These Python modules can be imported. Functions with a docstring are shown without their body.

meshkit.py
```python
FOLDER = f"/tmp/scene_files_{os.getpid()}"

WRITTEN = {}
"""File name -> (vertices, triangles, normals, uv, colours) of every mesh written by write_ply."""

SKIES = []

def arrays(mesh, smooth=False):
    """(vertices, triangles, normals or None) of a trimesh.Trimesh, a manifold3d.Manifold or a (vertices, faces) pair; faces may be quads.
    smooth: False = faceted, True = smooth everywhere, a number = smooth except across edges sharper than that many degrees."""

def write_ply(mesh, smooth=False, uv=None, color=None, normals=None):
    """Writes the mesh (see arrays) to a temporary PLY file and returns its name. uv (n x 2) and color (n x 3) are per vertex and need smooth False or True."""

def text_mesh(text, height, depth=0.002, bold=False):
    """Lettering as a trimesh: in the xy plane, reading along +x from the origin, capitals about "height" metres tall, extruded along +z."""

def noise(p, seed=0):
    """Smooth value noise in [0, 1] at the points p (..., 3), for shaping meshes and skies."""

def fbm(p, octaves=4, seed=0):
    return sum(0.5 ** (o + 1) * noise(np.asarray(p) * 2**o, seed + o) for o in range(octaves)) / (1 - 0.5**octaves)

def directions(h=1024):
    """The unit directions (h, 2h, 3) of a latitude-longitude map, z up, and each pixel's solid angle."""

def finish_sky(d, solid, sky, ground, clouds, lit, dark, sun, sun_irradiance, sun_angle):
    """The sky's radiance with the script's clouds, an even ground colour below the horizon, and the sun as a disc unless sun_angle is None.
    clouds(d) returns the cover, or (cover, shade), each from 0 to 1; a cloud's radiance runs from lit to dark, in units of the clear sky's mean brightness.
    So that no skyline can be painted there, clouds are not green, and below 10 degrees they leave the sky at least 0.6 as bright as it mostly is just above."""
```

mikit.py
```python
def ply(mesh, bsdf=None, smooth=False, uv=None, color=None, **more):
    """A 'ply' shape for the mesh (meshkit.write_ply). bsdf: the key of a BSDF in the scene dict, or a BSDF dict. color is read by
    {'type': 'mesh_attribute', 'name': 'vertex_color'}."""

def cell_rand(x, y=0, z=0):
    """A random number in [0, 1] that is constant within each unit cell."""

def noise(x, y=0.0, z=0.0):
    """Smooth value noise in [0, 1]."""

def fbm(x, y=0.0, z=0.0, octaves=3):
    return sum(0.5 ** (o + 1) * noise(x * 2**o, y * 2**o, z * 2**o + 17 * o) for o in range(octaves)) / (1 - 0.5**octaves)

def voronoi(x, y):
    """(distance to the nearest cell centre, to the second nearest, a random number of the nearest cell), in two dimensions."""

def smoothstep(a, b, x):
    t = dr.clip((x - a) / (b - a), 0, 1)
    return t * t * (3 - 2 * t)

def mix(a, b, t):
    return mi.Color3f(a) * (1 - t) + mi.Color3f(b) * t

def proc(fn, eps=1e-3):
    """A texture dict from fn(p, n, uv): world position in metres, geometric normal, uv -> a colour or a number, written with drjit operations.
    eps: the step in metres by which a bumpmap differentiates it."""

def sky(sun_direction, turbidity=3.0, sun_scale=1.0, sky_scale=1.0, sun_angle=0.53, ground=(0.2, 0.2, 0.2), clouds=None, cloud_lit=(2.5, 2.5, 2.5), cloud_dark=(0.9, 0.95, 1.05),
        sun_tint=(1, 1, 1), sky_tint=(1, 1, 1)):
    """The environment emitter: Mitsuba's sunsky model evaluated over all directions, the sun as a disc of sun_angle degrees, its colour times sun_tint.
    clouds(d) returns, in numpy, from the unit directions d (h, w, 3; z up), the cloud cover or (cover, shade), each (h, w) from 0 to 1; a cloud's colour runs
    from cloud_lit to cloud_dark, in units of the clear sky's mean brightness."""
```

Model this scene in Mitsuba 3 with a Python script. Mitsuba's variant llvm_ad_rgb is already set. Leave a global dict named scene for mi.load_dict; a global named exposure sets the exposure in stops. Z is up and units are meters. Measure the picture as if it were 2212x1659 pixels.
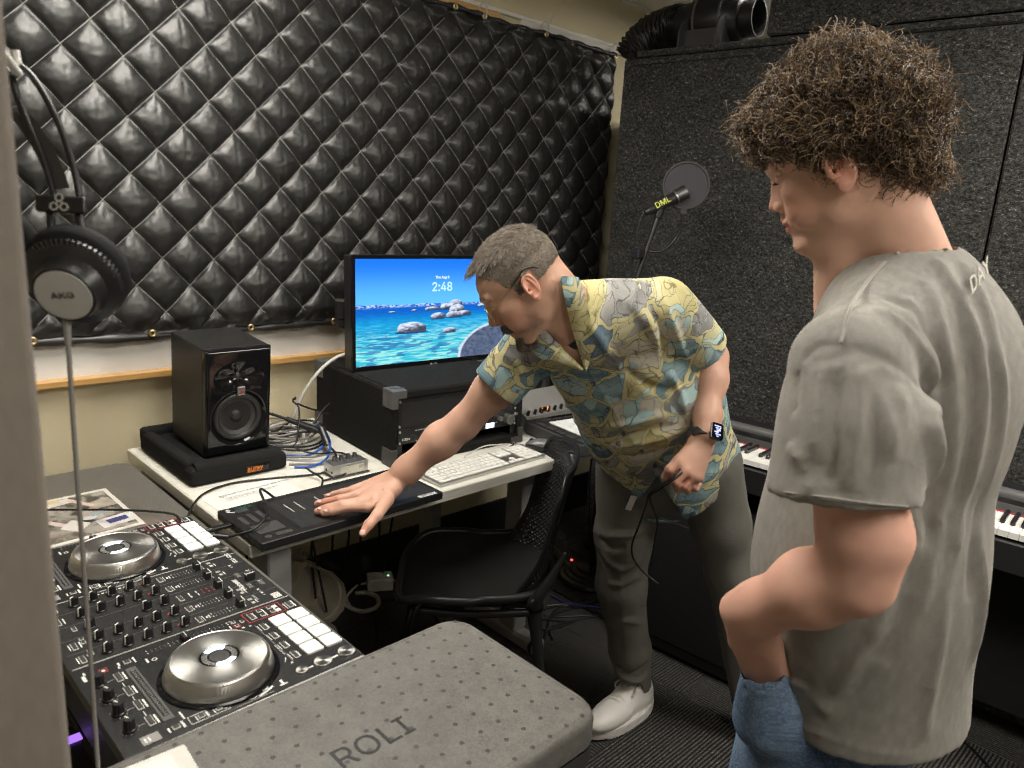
# Music-technology room: two men at a desk with studio gear, quilted acoustic curtain, isolation booth.
import math, os, tempfile
import numpy as np, trimesh, mitsuba as mi, drjit as dr
import manifold3d as m3
from shapely.geometry import Polygon, Point, box as sbox
from shapely.ops import unary_union
import mikit, meshkit
from mikit import proc, noise, fbm, voronoi, cell_rand, smoothstep, mix

T4 = mi.ScalarTransform4f
scene, labels = {'type': 'scene'}, {}
rng = np.random.default_rng(7)
PI = math.pi

# ------------------------------------------------------------------ camera
CAM = np.array([0.0, 0.0, 1.5])
YAW, PITCH, ROLL = 0.784258, 0.233241, 0.060636
fw = np.array([math.sin(YAW) * math.cos(PITCH), math.cos(YAW) * math.cos(PITCH), -math.sin(PITCH)])
rt = np.array([math.cos(YAW), -math.sin(YAW), 0.0])
up = np.cross(rt, fw)
up = -math.sin(ROLL) * rt + math.cos(ROLL) * up
scene['camera'] = {'type': 'thinlens', 'fov': 68.893, 'fov_axis': 'x', 'near_clip': 0.02, 'far_clip': 50.0,
                   'aperture_radius': 0.0022, 'focus_distance': 1.75,
                   'to_world': T4().look_at(origin=CAM.tolist(), target=(CAM + fw).tolist(), up=up.tolist())}
exposure = 0.42

# ------------------------------------------------------------------ lights (ceiling fixtures: centre x, y, half sizes, radiance)
CEIL = 2.42
LIGHTS = [(0.75, 1.36, 0.29, 0.59, 12.0), (0.55, -0.95, 0.29, 0.59, 9.0), (1.95, -0.35, 0.29, 0.59, 14.0), (3.25, 1.51, 0.58, 0.055, 22.0)]
LAMP = (1.0, 0.95, 0.85)

# ------------------------------------------------------------------ helpers
def ply(mesh, mat, smooth=False, **kw): return mikit.ply(mesh, 'm_' + mat, smooth, **kw)
used = {}
def num(k):
    n = used.get(k, 0); used[k] = n + 1
    return k if n == 0 else '%s_%03d' % (k, n)

def lab(key, label=None, cat=None, group=None, kind=None):
    d = {a: b for a, b in (('label', label), ('category', cat), ('group', group), ('kind', kind)) if b}
    if d: labels[key] = {**labels.get(key, {}), **d}

def thing(name, label, cat, group=None):
    k = num(name); lab(k, label, cat, group)
    return k

def raw(key, shape, label=None, kind=None):
    scene[key] = shape; lab(key, label, kind=kind)
    return key

def part(parent, name, mesh, mat, smooth=30, label=None, kind=None, **kw):
    return raw(num(parent + '__' + name), ply(mesh, mat, smooth, **kw), label, kind)

def solo(name, mesh, mat, label, cat=None, smooth=30, group=None, kind=None, **kw):
    k = num(name); scene[k] = ply(mesh, mat, smooth, **kw); lab(k, label, cat, group, kind)
    return k

def copy(parent, name, shape, M, label=None):
    k = num(parent + '__' + name); scene[k] = {**shape, 'to_world': T4(M.tolist())}; lab(k, label)
    return k

def mat4(loc=(0, 0, 0), rz=0.0, sc=(1, 1, 1), rx=0.0, ry=0.0):
    M = trimesh.transformations.euler_matrix(rx, ry, rz) @ np.diag([*np.broadcast_to(sc, 3), 1.0])
    M[:3, 3] = loc
    return M

def mv(mesh, loc=(0, 0, 0), rz=0.0, rx=0.0, ry=0.0, sc=(1, 1, 1)):
    m = mesh.copy(); m.apply_transform(mat4(loc, rz, sc, rx, ry)); return m

def ap(mesh, M):
    m = mesh.copy(); m.apply_transform(M); return m

def cat(*ms):
    ms = [m for a in ms for m in (a if isinstance(a, (list, tuple)) else [a])]
    return trimesh.util.concatenate(ms)

def bx(x0, x1, y0, y1, z0, z1, b=0.0):
    if b <= 0:
        m = trimesh.creation.box((x1 - x0, y1 - y0, z1 - z0)); m.apply_translation(((x0 + x1) / 2, (y0 + y1) / 2, (z0 + z1) / 2)); return m
    P = []
    for sx in (0, 1):
        for sy in (0, 1):
            for sz in (0, 1):
                c = np.array([(x0, x1)[sx], (y0, y1)[sy], (z0, z1)[sz]]); s = np.array([1 - 2 * sx, 1 - 2 * sy, 1 - 2 * sz]) * b
                for k in range(3):
                    q = c + s; q[k] = c[k]; P.append(q)
    return trimesh.convex.convex_hull(np.array(P))

def rbx(x0, x1, y0, y1, z0, z1, r, n=2):
    s = trimesh.creation.icosphere(n, r).vertices
    return trimesh.convex.convex_hull(np.vstack([s + [x, y, z] for x in (x0 + r, x1 - r) for y in (y0 + r, y1 - r) for z in (z0 + r, z1 - r)]))

def frame_of(d):
    d = np.asarray(d, float); d = d / np.linalg.norm(d)
    a = np.cross(d, [0, 0, 1.0] if abs(d[2]) < 0.9 else [1.0, 0, 0]); a /= np.linalg.norm(a)
    return a, np.cross(d, a), d

def rod(p0, p1, r0, r1=None, n=20):
    r1 = r0 if r1 is None else r1
    p0, p1 = np.asarray(p0, float), np.asarray(p1, float); a, b, d = frame_of(p1 - p0)
    t = np.arange(n) * 2 * PI / n; ring = np.cos(t)[:, None] * a + np.sin(t)[:, None] * b
    v = np.vstack([p0 + ring * r0, p1 + ring * r1, [p0], [p1]]); i = np.arange(n); j = (i + 1) % n
    f = np.vstack([np.stack([i, j, j + n], 1), np.stack([i, j + n, i + n], 1), np.stack([j, i, i * 0 + 2 * n], 1), np.stack([i + n, j + n, i * 0 + 2 * n + 1], 1)])
    m = trimesh.Trimesh(v, f, process=False); m.fix_normals(); return m

def lathe(prof, n=32, M=None):
    prof = np.asarray(prof, float); k = len(prof); t = np.arange(n) * 2 * PI / n
    v = np.stack([prof[None, :, 0] * np.cos(t)[:, None], prof[None, :, 0] * np.sin(t)[:, None], np.broadcast_to(prof[None, :, 1], (n, k))], -1).reshape(-1, 3)
    i, j = np.meshgrid(np.arange(n), np.arange(k - 1), indexing='ij'); i2 = (i + 1) % n
    q = np.stack([i * k + j, i2 * k + j, i2 * k + j + 1, i * k + j + 1], -1).reshape(-1, 4)
    m = trimesh.Trimesh(v, np.vstack([q[:, [0, 1, 2]], q[:, [0, 2, 3]]]), process=False)
    return ap(m, M) if M is not None else m

def spline(pts, n=8, closed=False):
    p = np.asarray(pts, float)
    if len(p) < 3: return np.linspace(p[0], p[-1], n)
    q = np.vstack([p[-1], p, p[0], p[1]]) if closed else np.vstack([2 * p[0] - p[1], p, 2 * p[-1] - p[-2]])
    out = []
    for i in range(len(q) - 3):
        a, b, c, d = q[i:i + 4]
        for s in np.arange(n) / n:
            out.append(0.5 * (2 * b + (c - a) * s + (2 * a - 5 * b + 4 * c - d) * s * s + (3 * b - a - 3 * c + d) * s ** 3))
    if not closed: out.append(p[-1])
    return np.array(out)

def tube(pts, r, sides=8, n=8, smooth=True, closed=False):
    p = spline(pts, n, closed) if smooth else np.asarray(pts, float)
    k = len(p); r = np.interp(np.linspace(0, 1, k), np.linspace(0, 1, len(r)), r) if np.ndim(r) else np.full(k, float(r))
    t = (np.roll(p, -1, 0) - np.roll(p, 1, 0)) if closed else np.gradient(p, axis=0)
    t /= np.linalg.norm(t, axis=1, keepdims=True) + 1e-12
    a = np.zeros_like(p); a[0] = frame_of(t[0])[0]
    for i in range(1, k):
        v = a[i - 1] - t[i] * (a[i - 1] @ t[i]); a[i] = v / (np.linalg.norm(v) + 1e-12)
    b = np.cross(t, a); ang = np.arange(sides) * 2 * PI / sides
    v = (p[:, None] + r[:, None, None] * (np.cos(ang)[None, :, None] * a[:, None] + np.sin(ang)[None, :, None] * b[:, None])).reshape(-1, 3)
    i, j = np.meshgrid(np.arange(k if closed else k - 1), np.arange(sides), indexing='ij'); j2, i2 = (j + 1) % sides, (i + 1) % k
    q = np.stack([i * sides + j, i * sides + j2, i2 * sides + j2, i2 * sides + j], -1).reshape(-1, 4)
    f = [q[:, [0, 1, 2]], q[:, [0, 2, 3]]]
    if not closed:
        s = np.arange(sides); v = np.vstack([v, p[:1], p[-1:]])
        f += [np.stack([(s + 1) % sides, s, s * 0 + k * sides], 1), np.stack([(k - 1) * sides + s, (k - 1) * sides + (s + 1) % sides, s * 0 + k * sides + 1], 1)]
    return trimesh.Trimesh(v, np.vstack(f), process=False)

def prism(poly, h, M=None):
    if not hasattr(poly, 'exterior'): poly = Polygon(poly)
    m = trimesh.creation.extrude_polygon(poly, h, engine='earcut')
    return ap(m, M) if M is not None else m

def rrect(x0, x1, y0, y1, r, q=5):
    return sbox(x0 + r, y0 + r, x1 - r, y1 - r).buffer(r, quad_segs=q)

def axes(o, x, y):
    x, y = np.asarray(x, float), np.asarray(y, float); x = x / np.linalg.norm(x); y = y / np.linalg.norm(y)
    M = np.eye(4); M[:3, 0], M[:3, 1], M[:3, 2], M[:3, 3] = x, y, np.cross(x, y), o
    return M

def text(s, h, o, x, y, depth=0.0006, bold=False, center=False, sx=1.0):
    m = meshkit.text_mesh(s, h, depth, bold)
    if center: m.apply_translation((-m.bounds[:, 0].mean(), -h / 2, 0))
    m.apply_transform(np.diag([sx, 1, 1, 1])); return ap(m, axes(o, x, y))

def grid_mesh(P, closed_u=False):
    a, b = P.shape[:2]; i, j = np.meshgrid(np.arange(a if closed_u else a - 1), np.arange(b - 1), indexing='ij'); i2 = (i + 1) % a
    q = np.stack([i * b + j, i2 * b + j, i2 * b + j + 1, i * b + j + 1], -1).reshape(-1, 4)
    return trimesh.Trimesh(P.reshape(-1, 3), np.vstack([q[:, [0, 1, 2]], q[:, [0, 2, 3]]]), process=False)

# ------------------------------------------------------------------ materials
def bs(name, color, rough=0.5, metal=0.0, spec=0.5, bump=None, **kw):
    c = {'type': 'rgb', 'value': list(color)} if isinstance(color, (tuple, list)) else color
    d = {'type': 'principled', 'base_color': c, 'roughness': rough, 'metallic': metal, **kw}
    if metal == 0: d['specular'] = spec
    if bump: d = {'type': 'bumpmap', 'arbitrary': bump[0], 'scale': bump[1], 'bsdf': d}
    scene['m_' + name] = {'type': 'twosided', 'bsdf': d}
    return name

def sp(f, *a):
    return proc(f, *a)

bs('black', (0.012, 0.012, 0.013), 0.5)
bs('black_matte', (0.014, 0.014, 0.015), 0.85, spec=0.2)
bs('black_gloss', (0.006, 0.006, 0.007), 0.05)
bs('black_satin', (0.016, 0.016, 0.017), 0.35)
bs('charcoal', (0.045, 0.044, 0.043), 0.55)
bs('grey_plastic', (0.10, 0.10, 0.10), 0.45)
bs('mid_grey', (0.22, 0.215, 0.205), 0.55)
bs('light_grey', (0.42, 0.41, 0.39), 0.5)
bs('white', (0.78, 0.77, 0.73), 0.45)
bs('white_print', (0.72, 0.71, 0.68), 0.7)
bs('dim_print', (0.30, 0.29, 0.28), 0.7)
bs('red_print', (0.45, 0.035, 0.045), 0.6)
bs('pad_white', (0.80, 0.82, 0.79), 0.5)
bs('steel', (0.62, 0.61, 0.58), 0.3, 1.0)
bs('alu', (0.60, 0.59, 0.57), 0.42, 1.0)
bs('brass', (0.80, 0.66, 0.36), 0.28, 1.0)
bs('dark_metal', (0.18, 0.18, 0.185), 0.4, 1.0)
bs('orange_print', (0.80, 0.24, 0.04), 0.6)
bs('blue_cable', (0.02, 0.10, 0.45), 0.4)
bs('navy_cable', (0.03, 0.04, 0.28), 0.4)
bs('grey_cable', (0.22, 0.21, 0.20), 0.45)
bs('white_cable', (0.55, 0.54, 0.50), 0.45)
bs('black_cable', (0.010, 0.010, 0.011), 0.4)

def emit(shape, color, power, weight=0.05):
    shape['emitter'] = {'type': 'area', 'radiance': {'type': 'rgb', 'value': [power * c for c in color]}, 'sampling_weight': weight}
    return shape
# ------------------------------------------------------------------ the room
XL, XR, YB, D = -1.35, 4.3, -1.9, 2.31
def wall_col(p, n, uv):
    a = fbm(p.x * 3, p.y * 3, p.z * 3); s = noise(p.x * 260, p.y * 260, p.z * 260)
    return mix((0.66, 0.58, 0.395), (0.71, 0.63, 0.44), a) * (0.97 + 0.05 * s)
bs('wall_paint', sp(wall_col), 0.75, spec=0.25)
bs('wall_paint_darkened', (0.34, 0.31, 0.25), 0.8, spec=0.2)  # unseen walls, toned darker than the cream so less light bounces back
def ceil_col(p, n, uv):
    s = smoothstep(0.66, 0.8, noise(p.x * 170, p.y * 170)) * noise(p.x * 23, p.y * 29)
    return mi.Color3f(0.70, 0.68, 0.63) * (1 - 0.35 * s)
bs('ceiling_tile', sp(ceil_col), 0.9, spec=0.1)
bs('grid_white', (0.74, 0.72, 0.68), 0.5)
solo('wall_back', bx(XL, XR, D, D + 0.1, 0, CEIL), 'wall_paint', 'cream painted wall behind the quilted curtain and the desk', kind='structure')
solo('wall_left', bx(XL - 0.1, XL, YB, D, 0, CEIL), 'wall_paint_darkened', 'unseen wall on the left, darkened to cut bounced light', kind='structure')
solo('wall_right', bx(XR, XR + 0.1, YB, D, 0, CEIL), 'wall_paint_darkened', 'unseen wall behind the booth, darkened to cut bounced light', kind='structure')
solo('wall_front', bx(XL, XR, YB - 0.1, YB, 0, CEIL), 'wall_paint_darkened', 'unseen wall behind the camera, darkened to cut bounced light', kind='structure')
solo('baseboard_back', bx(XL, XR, D - 0.014, D, 0, 0.185, 0.004), 'black_satin', 'black rubber baseboard along the cream wall', kind='structure')

# carpet tiles, quarter-turned
def rib(p, n, uv):
    u, v = uv.x * 0.5, uv.y * 0.5
    w = noise(u * 60, v * 14) * 0.9
    r = 0.5 + 0.5 * dr.sin((u * 95 + w * 0.35) * 2 * PI)
    return r, u, v
def carpet_col(p, n, uv):
    r, u, v = rib(p, n, uv)
    s = noise(u * 420, v * 300); q = noise(u * 160, v * 40, 3)
    fleck = smoothstep(0.62, 0.95, s) * smoothstep(0.35, 0.8, q)
    return mix((0.012, 0.012, 0.012), (0.125, 0.121, 0.113), r * (0.35 + 0.65 * s)) + mi.Color3f(0.10, 0.095, 0.085) * fleck * r
def carpet_h(p, n, uv):
    r, u, v = rib(p, n, uv)
    return r * 0.7 + 0.5 * noise(u * 420, v * 300)
bs('carpet', sp(carpet_col), 0.95, spec=0.1, bump=(sp(carpet_h, 6e-4), 0.0018))
TS = 0.5
solo('floor', bx(XL, XR, YB, D, -0.1, -0.008), 'charcoal', 'dark grey carpet tile floor with ribs turned tile by tile', kind='structure')
tile = bx(0.001, TS - 0.001, 0.001, TS - 0.001, -0.008, 0, 0.0015)
tv = tile.vertices; tile.vertices = tv
tp = ply(trimesh.Trimesh(tv[tile.faces].reshape(-1, 3), np.arange(len(tile.faces) * 3).reshape(-1, 3), process=False), 'carpet', False, uv=tv[tile.faces].reshape(-1, 3)[:, :2] / TS)
ox, oy = -0.07, 0.08
for i in range(-1, 7):
    for j in range(-1, 5):
        x, y = ox + i * TS, oy + j * TS
        if y + TS > D + 0.3: continue
        M = mat4((x, y, 0)) if (i + j) % 2 else mat4((x + TS, y, 0), PI / 2)
        copy('floor', 'carpet_tile', tp, M)

# suspended ceiling: tiles with gaps for the light fixtures, white tee bars
solo('ceiling', bx(XL, XR, YB, D, CEIL + 0.05, CEIL + 0.12), 'grid_white', 'white suspended ceiling of mineral tiles', kind='structure')
gx, gy, tw, th = 3.416 - 1.22 * 4, 1.92 - 0.61 * 7, 1.22, 0.61
ct = ply(bx(0.006, tw - 0.006, 0.006, th - 0.006, 0, 0.012, 0.003), 'ceiling_tile', False)
for i in range(5):
    for j in range(8):
        x0, y0 = gx + i * tw, gy + j * th
        if x0 + tw > XR + .4: continue
        copy('ceiling', 'ceiling_tile', ct, mat4((x0, y0, CEIL)))
for i in range(1, 5):
    part('ceiling', 'tee_bar', bx(gx + i * tw - 0.012, gx + i * tw + 0.012, YB, D, CEIL - 0.004, CEIL + 0.004), 'grid_white', False)
for j in range(1, 7 + 1):
    y = gy + j * th
    if y < D: part('ceiling', 'tee_bar', bx(XL, XR, y - 0.012, y + 0.012, CEIL - 0.0035, CEIL + 0.0035), 'grid_white', False)
part('ceiling', 'wall_angle', bx(XL, XR, D - 0.02, D, CEIL - 0.004, CEIL + 0.004), 'grid_white', False)

for (x, y, hx, hy, pw), what in zip(LIGHTS, ('above the desk', 'behind the camera', 'behind the young man', 'over the booth roof')):
    k = thing('ceiling_light', 'white fluorescent ceiling fixture ' + what, 'ceiling light')
    z = CEIL - 0.03
    part(k, 'frame', cat(bx(x - hx - 0.015, x - hx, y - hy - .015, y + hy + .015, z, CEIL - .002), bx(x + hx, x + hx + .015, y - hy - .015, y + hy + .015, z, CEIL - .002),
                         bx(x - hx, x + hx, y - hy - .015, y - hy, z, CEIL - .002), bx(x - hx, x + hx, y + hy, y + hy + .015, z, CEIL - .002)), 'grid_white', False)
    P = np.array([[x - hx, y - hy, z + .004], [x - hx, y + hy, z + .004], [x + hx, y + hy, z + .004], [x + hx, y - hy, z + .004]])
    sh = ply((P, np.array([[0, 1, 2], [0, 2, 3]])), 'white', False)
    raw(num(k + '__diffuser'), emit(sh, LAMP, pw, 1.0))

# whiteboard strip under the curtain with oak edging, and oak rail above it
def oak(p, n, uv):
    g = fbm(p.x * 9, p.y * 200, p.z * 260); l = noise(p.x * 30, p.z * 900)
    return mix((0.50, 0.27, 0.085), (0.66, 0.40, 0.15), g) * (0.88 + 0.18 * l)
bs('oak', sp(oak), 0.4)
bs('board_white', (0.80, 0.79, 0.76), 0.25)
k = thing('whiteboard', 'long whiteboard with oak edging, mostly hidden behind the quilted black curtain', 'whiteboard')
part(k, 'panel', bx(0.1, 2.1, D - 0.012, D - 0.001, 0.962, 2.19), 'board_white', False)
part(k, 'bottom_ledge', bx(0.1, 2.2, D - 0.045, D - 0.002, 0.944, 0.963, 0.002), 'oak', label='oak ledge along the bottom')
part(k, 'top_edging', bx(0.1, 2.105, D - 0.022, D - 0.002, 2.192, 2.216, 0.002), 'oak', label='oak edging along the top')
k = thing('curtain_rail', 'white metal strip rail along the top of the curtain', 'rail')
part(k, 'track', cat(bx(0.1, 3.35, D - 0.014, D - 0.001, 2.218, 2.232, 0.002), bx(2.22, 3.35, D - 0.018, D - 0.001, 2.196, 2.2165, 0.002)), 'grid_white')

# quilted vinyl acoustic curtain
QX0, QX1, QZ0, QZ1 = 0.10, 2.795, 1.085, 2.178
def quilt_h(X, Z):
    Xw = X + 0.004 * (meshkit.noise(np.stack([X * 7, Z * 7, X * 0], -1), 3) - .5); Zw = Z + 0.006 * (meshkit.noise(np.stack([X * 6, Z * 6, X * 0], -1), 5) - .5)
    u = (Xw - 0.506) / 0.148; v = (Zw - 1.908 + 0.03 * (Xw - 0.506)) / 0.151
    s, t = u + v, u - v
    fs, ft = s - np.floor(s), t - np.floor(t)
    cell = np.stack([np.floor(s) * 7.31, np.floor(t) * 5.17, 0 * s], -1)
    r1, r2 = meshkit.noise(cell + .5, 11), meshkit.noise(cell + .5, 12)
    a, b = np.clip(4 * fs * (1 - fs), 0, 1), np.clip(4 * ft * (1 - ft), 0, 1)
    lx, lz = (fs + ft - 1), (fs - ft)
    pil = (a * b) ** 0.42 * (0.85 + 0.3 * r1) * (1 - 0.22 * lz)
    w = 1 - (a * b) ** .5
    P = np.stack([X, Z, 0 * X], -1)
    cre = np.exp(-np.abs(lx - 0.25 * (r2 - .5) - 0.1 * (meshkit.noise(P * [60, 22, 1], 31) - .5)) / 0.045) * (0.25 + 0.75 * (r2 > .35)) * np.clip(a * b, 0, 1) ** .3
    wr = meshkit.fbm(P * [95, 38, 1], 3, 21) - .5
    fine = meshkit.fbm(P * [50, 70, 1], 3, 41) - .5
    h = 0.026 * pil - 0.0022 * cre * (1 - .5 * r1) + wr * 0.0075 * w * (a * b) ** .15 + fine * 0.0028
    return h
qx, qz = np.linspace(QX0, QX1, 560), np.linspace(QZ0, QZ1, 230)
X, Z = np.meshgrid(qx, qz, indexing='ij')
H = quilt_h(X, Z)
sag = 0.008 * np.sin((X - 1.06) * 2 * PI / 0.46)
edge = np.clip(np.minimum(Z - QZ0, QZ1 - Z) / 0.05, 0, 1); edge = edge * edge * (3 - 2 * edge)
crump = meshkit.fbm(np.stack([X * 26, Z * 40, 0 * X], -1), 3, 51) - .5
H = H * edge + (1 - edge) * (0.006 + 0.022 * crump) + 0.012 * (meshkit.noise(np.stack([X * 2.2, Z * 2.2, 0 * X], -1), 61))
H *= np.clip((QX1 - X) / 0.02, 0.1, 1)
Zs = Z - np.where(Z > 2.0, 0, 0) + (Z < 1.25) * 0 - 0.010 * np.clip((1.3 - Z) / .3, 0, 1) * (0.6 + np.sin(X * 9.0) * .5)
QY = D - 0.035
bs('vinyl', (0.016, 0.016, 0.0155), 0.40, spec=0.75)
kq = thing('acoustic_curtain', 'large black quilted vinyl acoustic curtain hanging over the whiteboard', 'curtain')
part(kq, 'quilting', grid_mesh(np.stack([X, QY - H, Zs], -1)), 'vinyl', True)
# stitched thread lines along the seams
bs('thread', (0.36, 0.35, 0.33), 0.8)
from scipy.interpolate import RegularGridInterpolator
Hq, Zq = RegularGridInterpolator((qx, qz), H), RegularGridInterpolator((qx, qz), Zs)
ths = []
for sgn in (1, -1):
    for c in range(-24, 40):
        xs = np.arange(QX0 + .004, QX1 - .012, 0.012)
        v = (c - (xs - .506) / .148) * sgn
        z = v * 0.151 + 1.908 - 0.03 * (xs - .506)
        for it in range(3):   # undo the small warps of the seam lines
            X2, Z2 = xs, z
            xw = X2 + 0.004 * (meshkit.noise(np.stack([X2 * 7, Z2 * 7, X2 * 0], -1), 3) - .5)
            dz = 0.006 * (meshkit.noise(np.stack([X2 * 6, Z2 * 6, X2 * 0], -1), 5) - .5)
            v = (c - (xw - .506) / .148) * sgn
            z = v * 0.151 + 1.908 - 0.03 * (xw - .506) - dz
        ok = (z > QZ0 + .035) & (z < QZ1 - .04)
        if ok.sum() < 3: continue
        p = np.stack([xs[ok], z[ok]], -1)
        ths.append(tube(np.stack([p[:, 0], QY - Hq(p) - 0.0012, Zq(p)], -1), 0.00095, 4, smooth=False))
part(kq, 'stitching', cat(ths), 'thread', False, kind='stuff')
hem = np.arange(QX0, QX1 + .001, 0.02)
part(kq, 'bottom_hem', tube(np.stack([hem, QY - 0.004 - 0.004 * np.sin(hem * 21), QZ0 - 0.014 + 0.004 * np.sin(hem * 5.3)], -1), 0.014 + 0.004 * np.sin(hem * 40) * np.sin(hem * 13), 10, smooth=False), 'vinyl', True)
part(kq, 'top_hem', tube(np.stack([hem, QY - 0.008 - 0.003 * np.sin(hem * 17), QZ1 + 0.001 + 0.003 * np.sin(hem * 11)], -1), 0.011 + 0.003 * np.sin(hem * 55), 10, smooth=False), 'vinyl', True)
gro = ply(lathe([(0.0045, 0.001), (0.0052, 0.0035), (0.008, 0.0045), (0.0108, 0.003), (0.0115, 0.0), (0.0045, 0.0005)], 20), 'brass', True)
for x, z, y in ((0.761, 1.080, -.022), (1.060, 1.077, -.022), (1.36, 1.078, -.022), (0.46, 1.082, -.022), (1.848, 2.180, -.022), (1.989, 2.176, -.022), (2.322, 2.176, -.022), (2.776, 2.168, -.016)):
    copy(kq, 'grommet', gro, mat4((x, QY + y, z), 0, 1, rx=PI / 2))
for x in (1.989, 2.322, 2.776):
    part(kq, 'cable_tie', cat(tube([(x, QY - .024, 2.17), (x + .004, QY - .03, 2.195), (x + .002, QY - .012, 2.226), (x, QY + .008, 2.21), (x, QY - .016, 2.178)], 0.0018, 6, closed=True), rod((x, QY - .03, 2.2), (x + .008, QY - .045, 2.248), .0016, n=6)), 'white_cable')
# ------------------------------------------------------------------ isolation booth, covered in grey carpet felt
BYAW = -0.0723615
bn = np.array([math.cos(BYAW), -math.sin(BYAW), 0.0]); bd = np.array([math.sin(BYAW), math.cos(BYAW), 0.0])
def felt_col(p, n, uv):
    s = noise(p.x * 330 + p.z * 120, p.y * 330, p.z * 330); q = noise(p.x * 130, p.y * 130, p.z * 130); b = fbm(p.x * 9, p.y * 9, p.z * 9)
    v = s * 0.6 + q * 0.4
    return mix((0.018, 0.018, 0.018), (0.075, 0.074, 0.070), smoothstep(0.25, 0.75, v)) * (0.8 + 0.4 * b) + mi.Color3f(0.17, 0.165, 0.155) * smoothstep(0.68, 0.9, v)
def felt_h(p, n, uv):
    return noise(p.x * 300, p.y * 300, p.z * 300) + 0.6 * noise(p.x * 130, p.y * 130, p.z * 130)
bs('felt', sp(felt_col), 0.95, spec=0.1, bump=(sp(felt_h, 5e-4), 0.0014))
BM = np.eye(4); BM[:3, 0], BM[:3, 1], BM[:3, 3] = bn, bd, bn * 2.62      # booth frame: x into the booth, y along its face towards the curtain
yE = 1.79                                                                # end of the face at the curtain side
kb = thing('isolation_booth', 'large sound isolation booth covered in dark grey carpet felt', 'booth')
seam = 0.446
for y0, y1, nm in ((seam + .003, yE, 0), (-1.9, seam - .003, 0)):
    part(kb, 'wall_panel', ap(bx(0, 0.05, y0, y1, 0.02, 2.085, 0.006), BM), 'felt')
part(kb, 'end_panel', ap(bx(0.05, 1.6, yE - .05, yE - .002, 0.02, 2.085, 0.006), BM), 'felt')
part(kb, 'roof', ap(bx(-0.004, 1.6, -1.9, yE - 0.055, 2.088, 2.112, 0.005), BM), 'felt')
part(kb, 'base', ap(bx(0.01, 1.6, -1.9, yE - .01, 0.0, 0.02), BM), 'black_matte', False)
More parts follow.
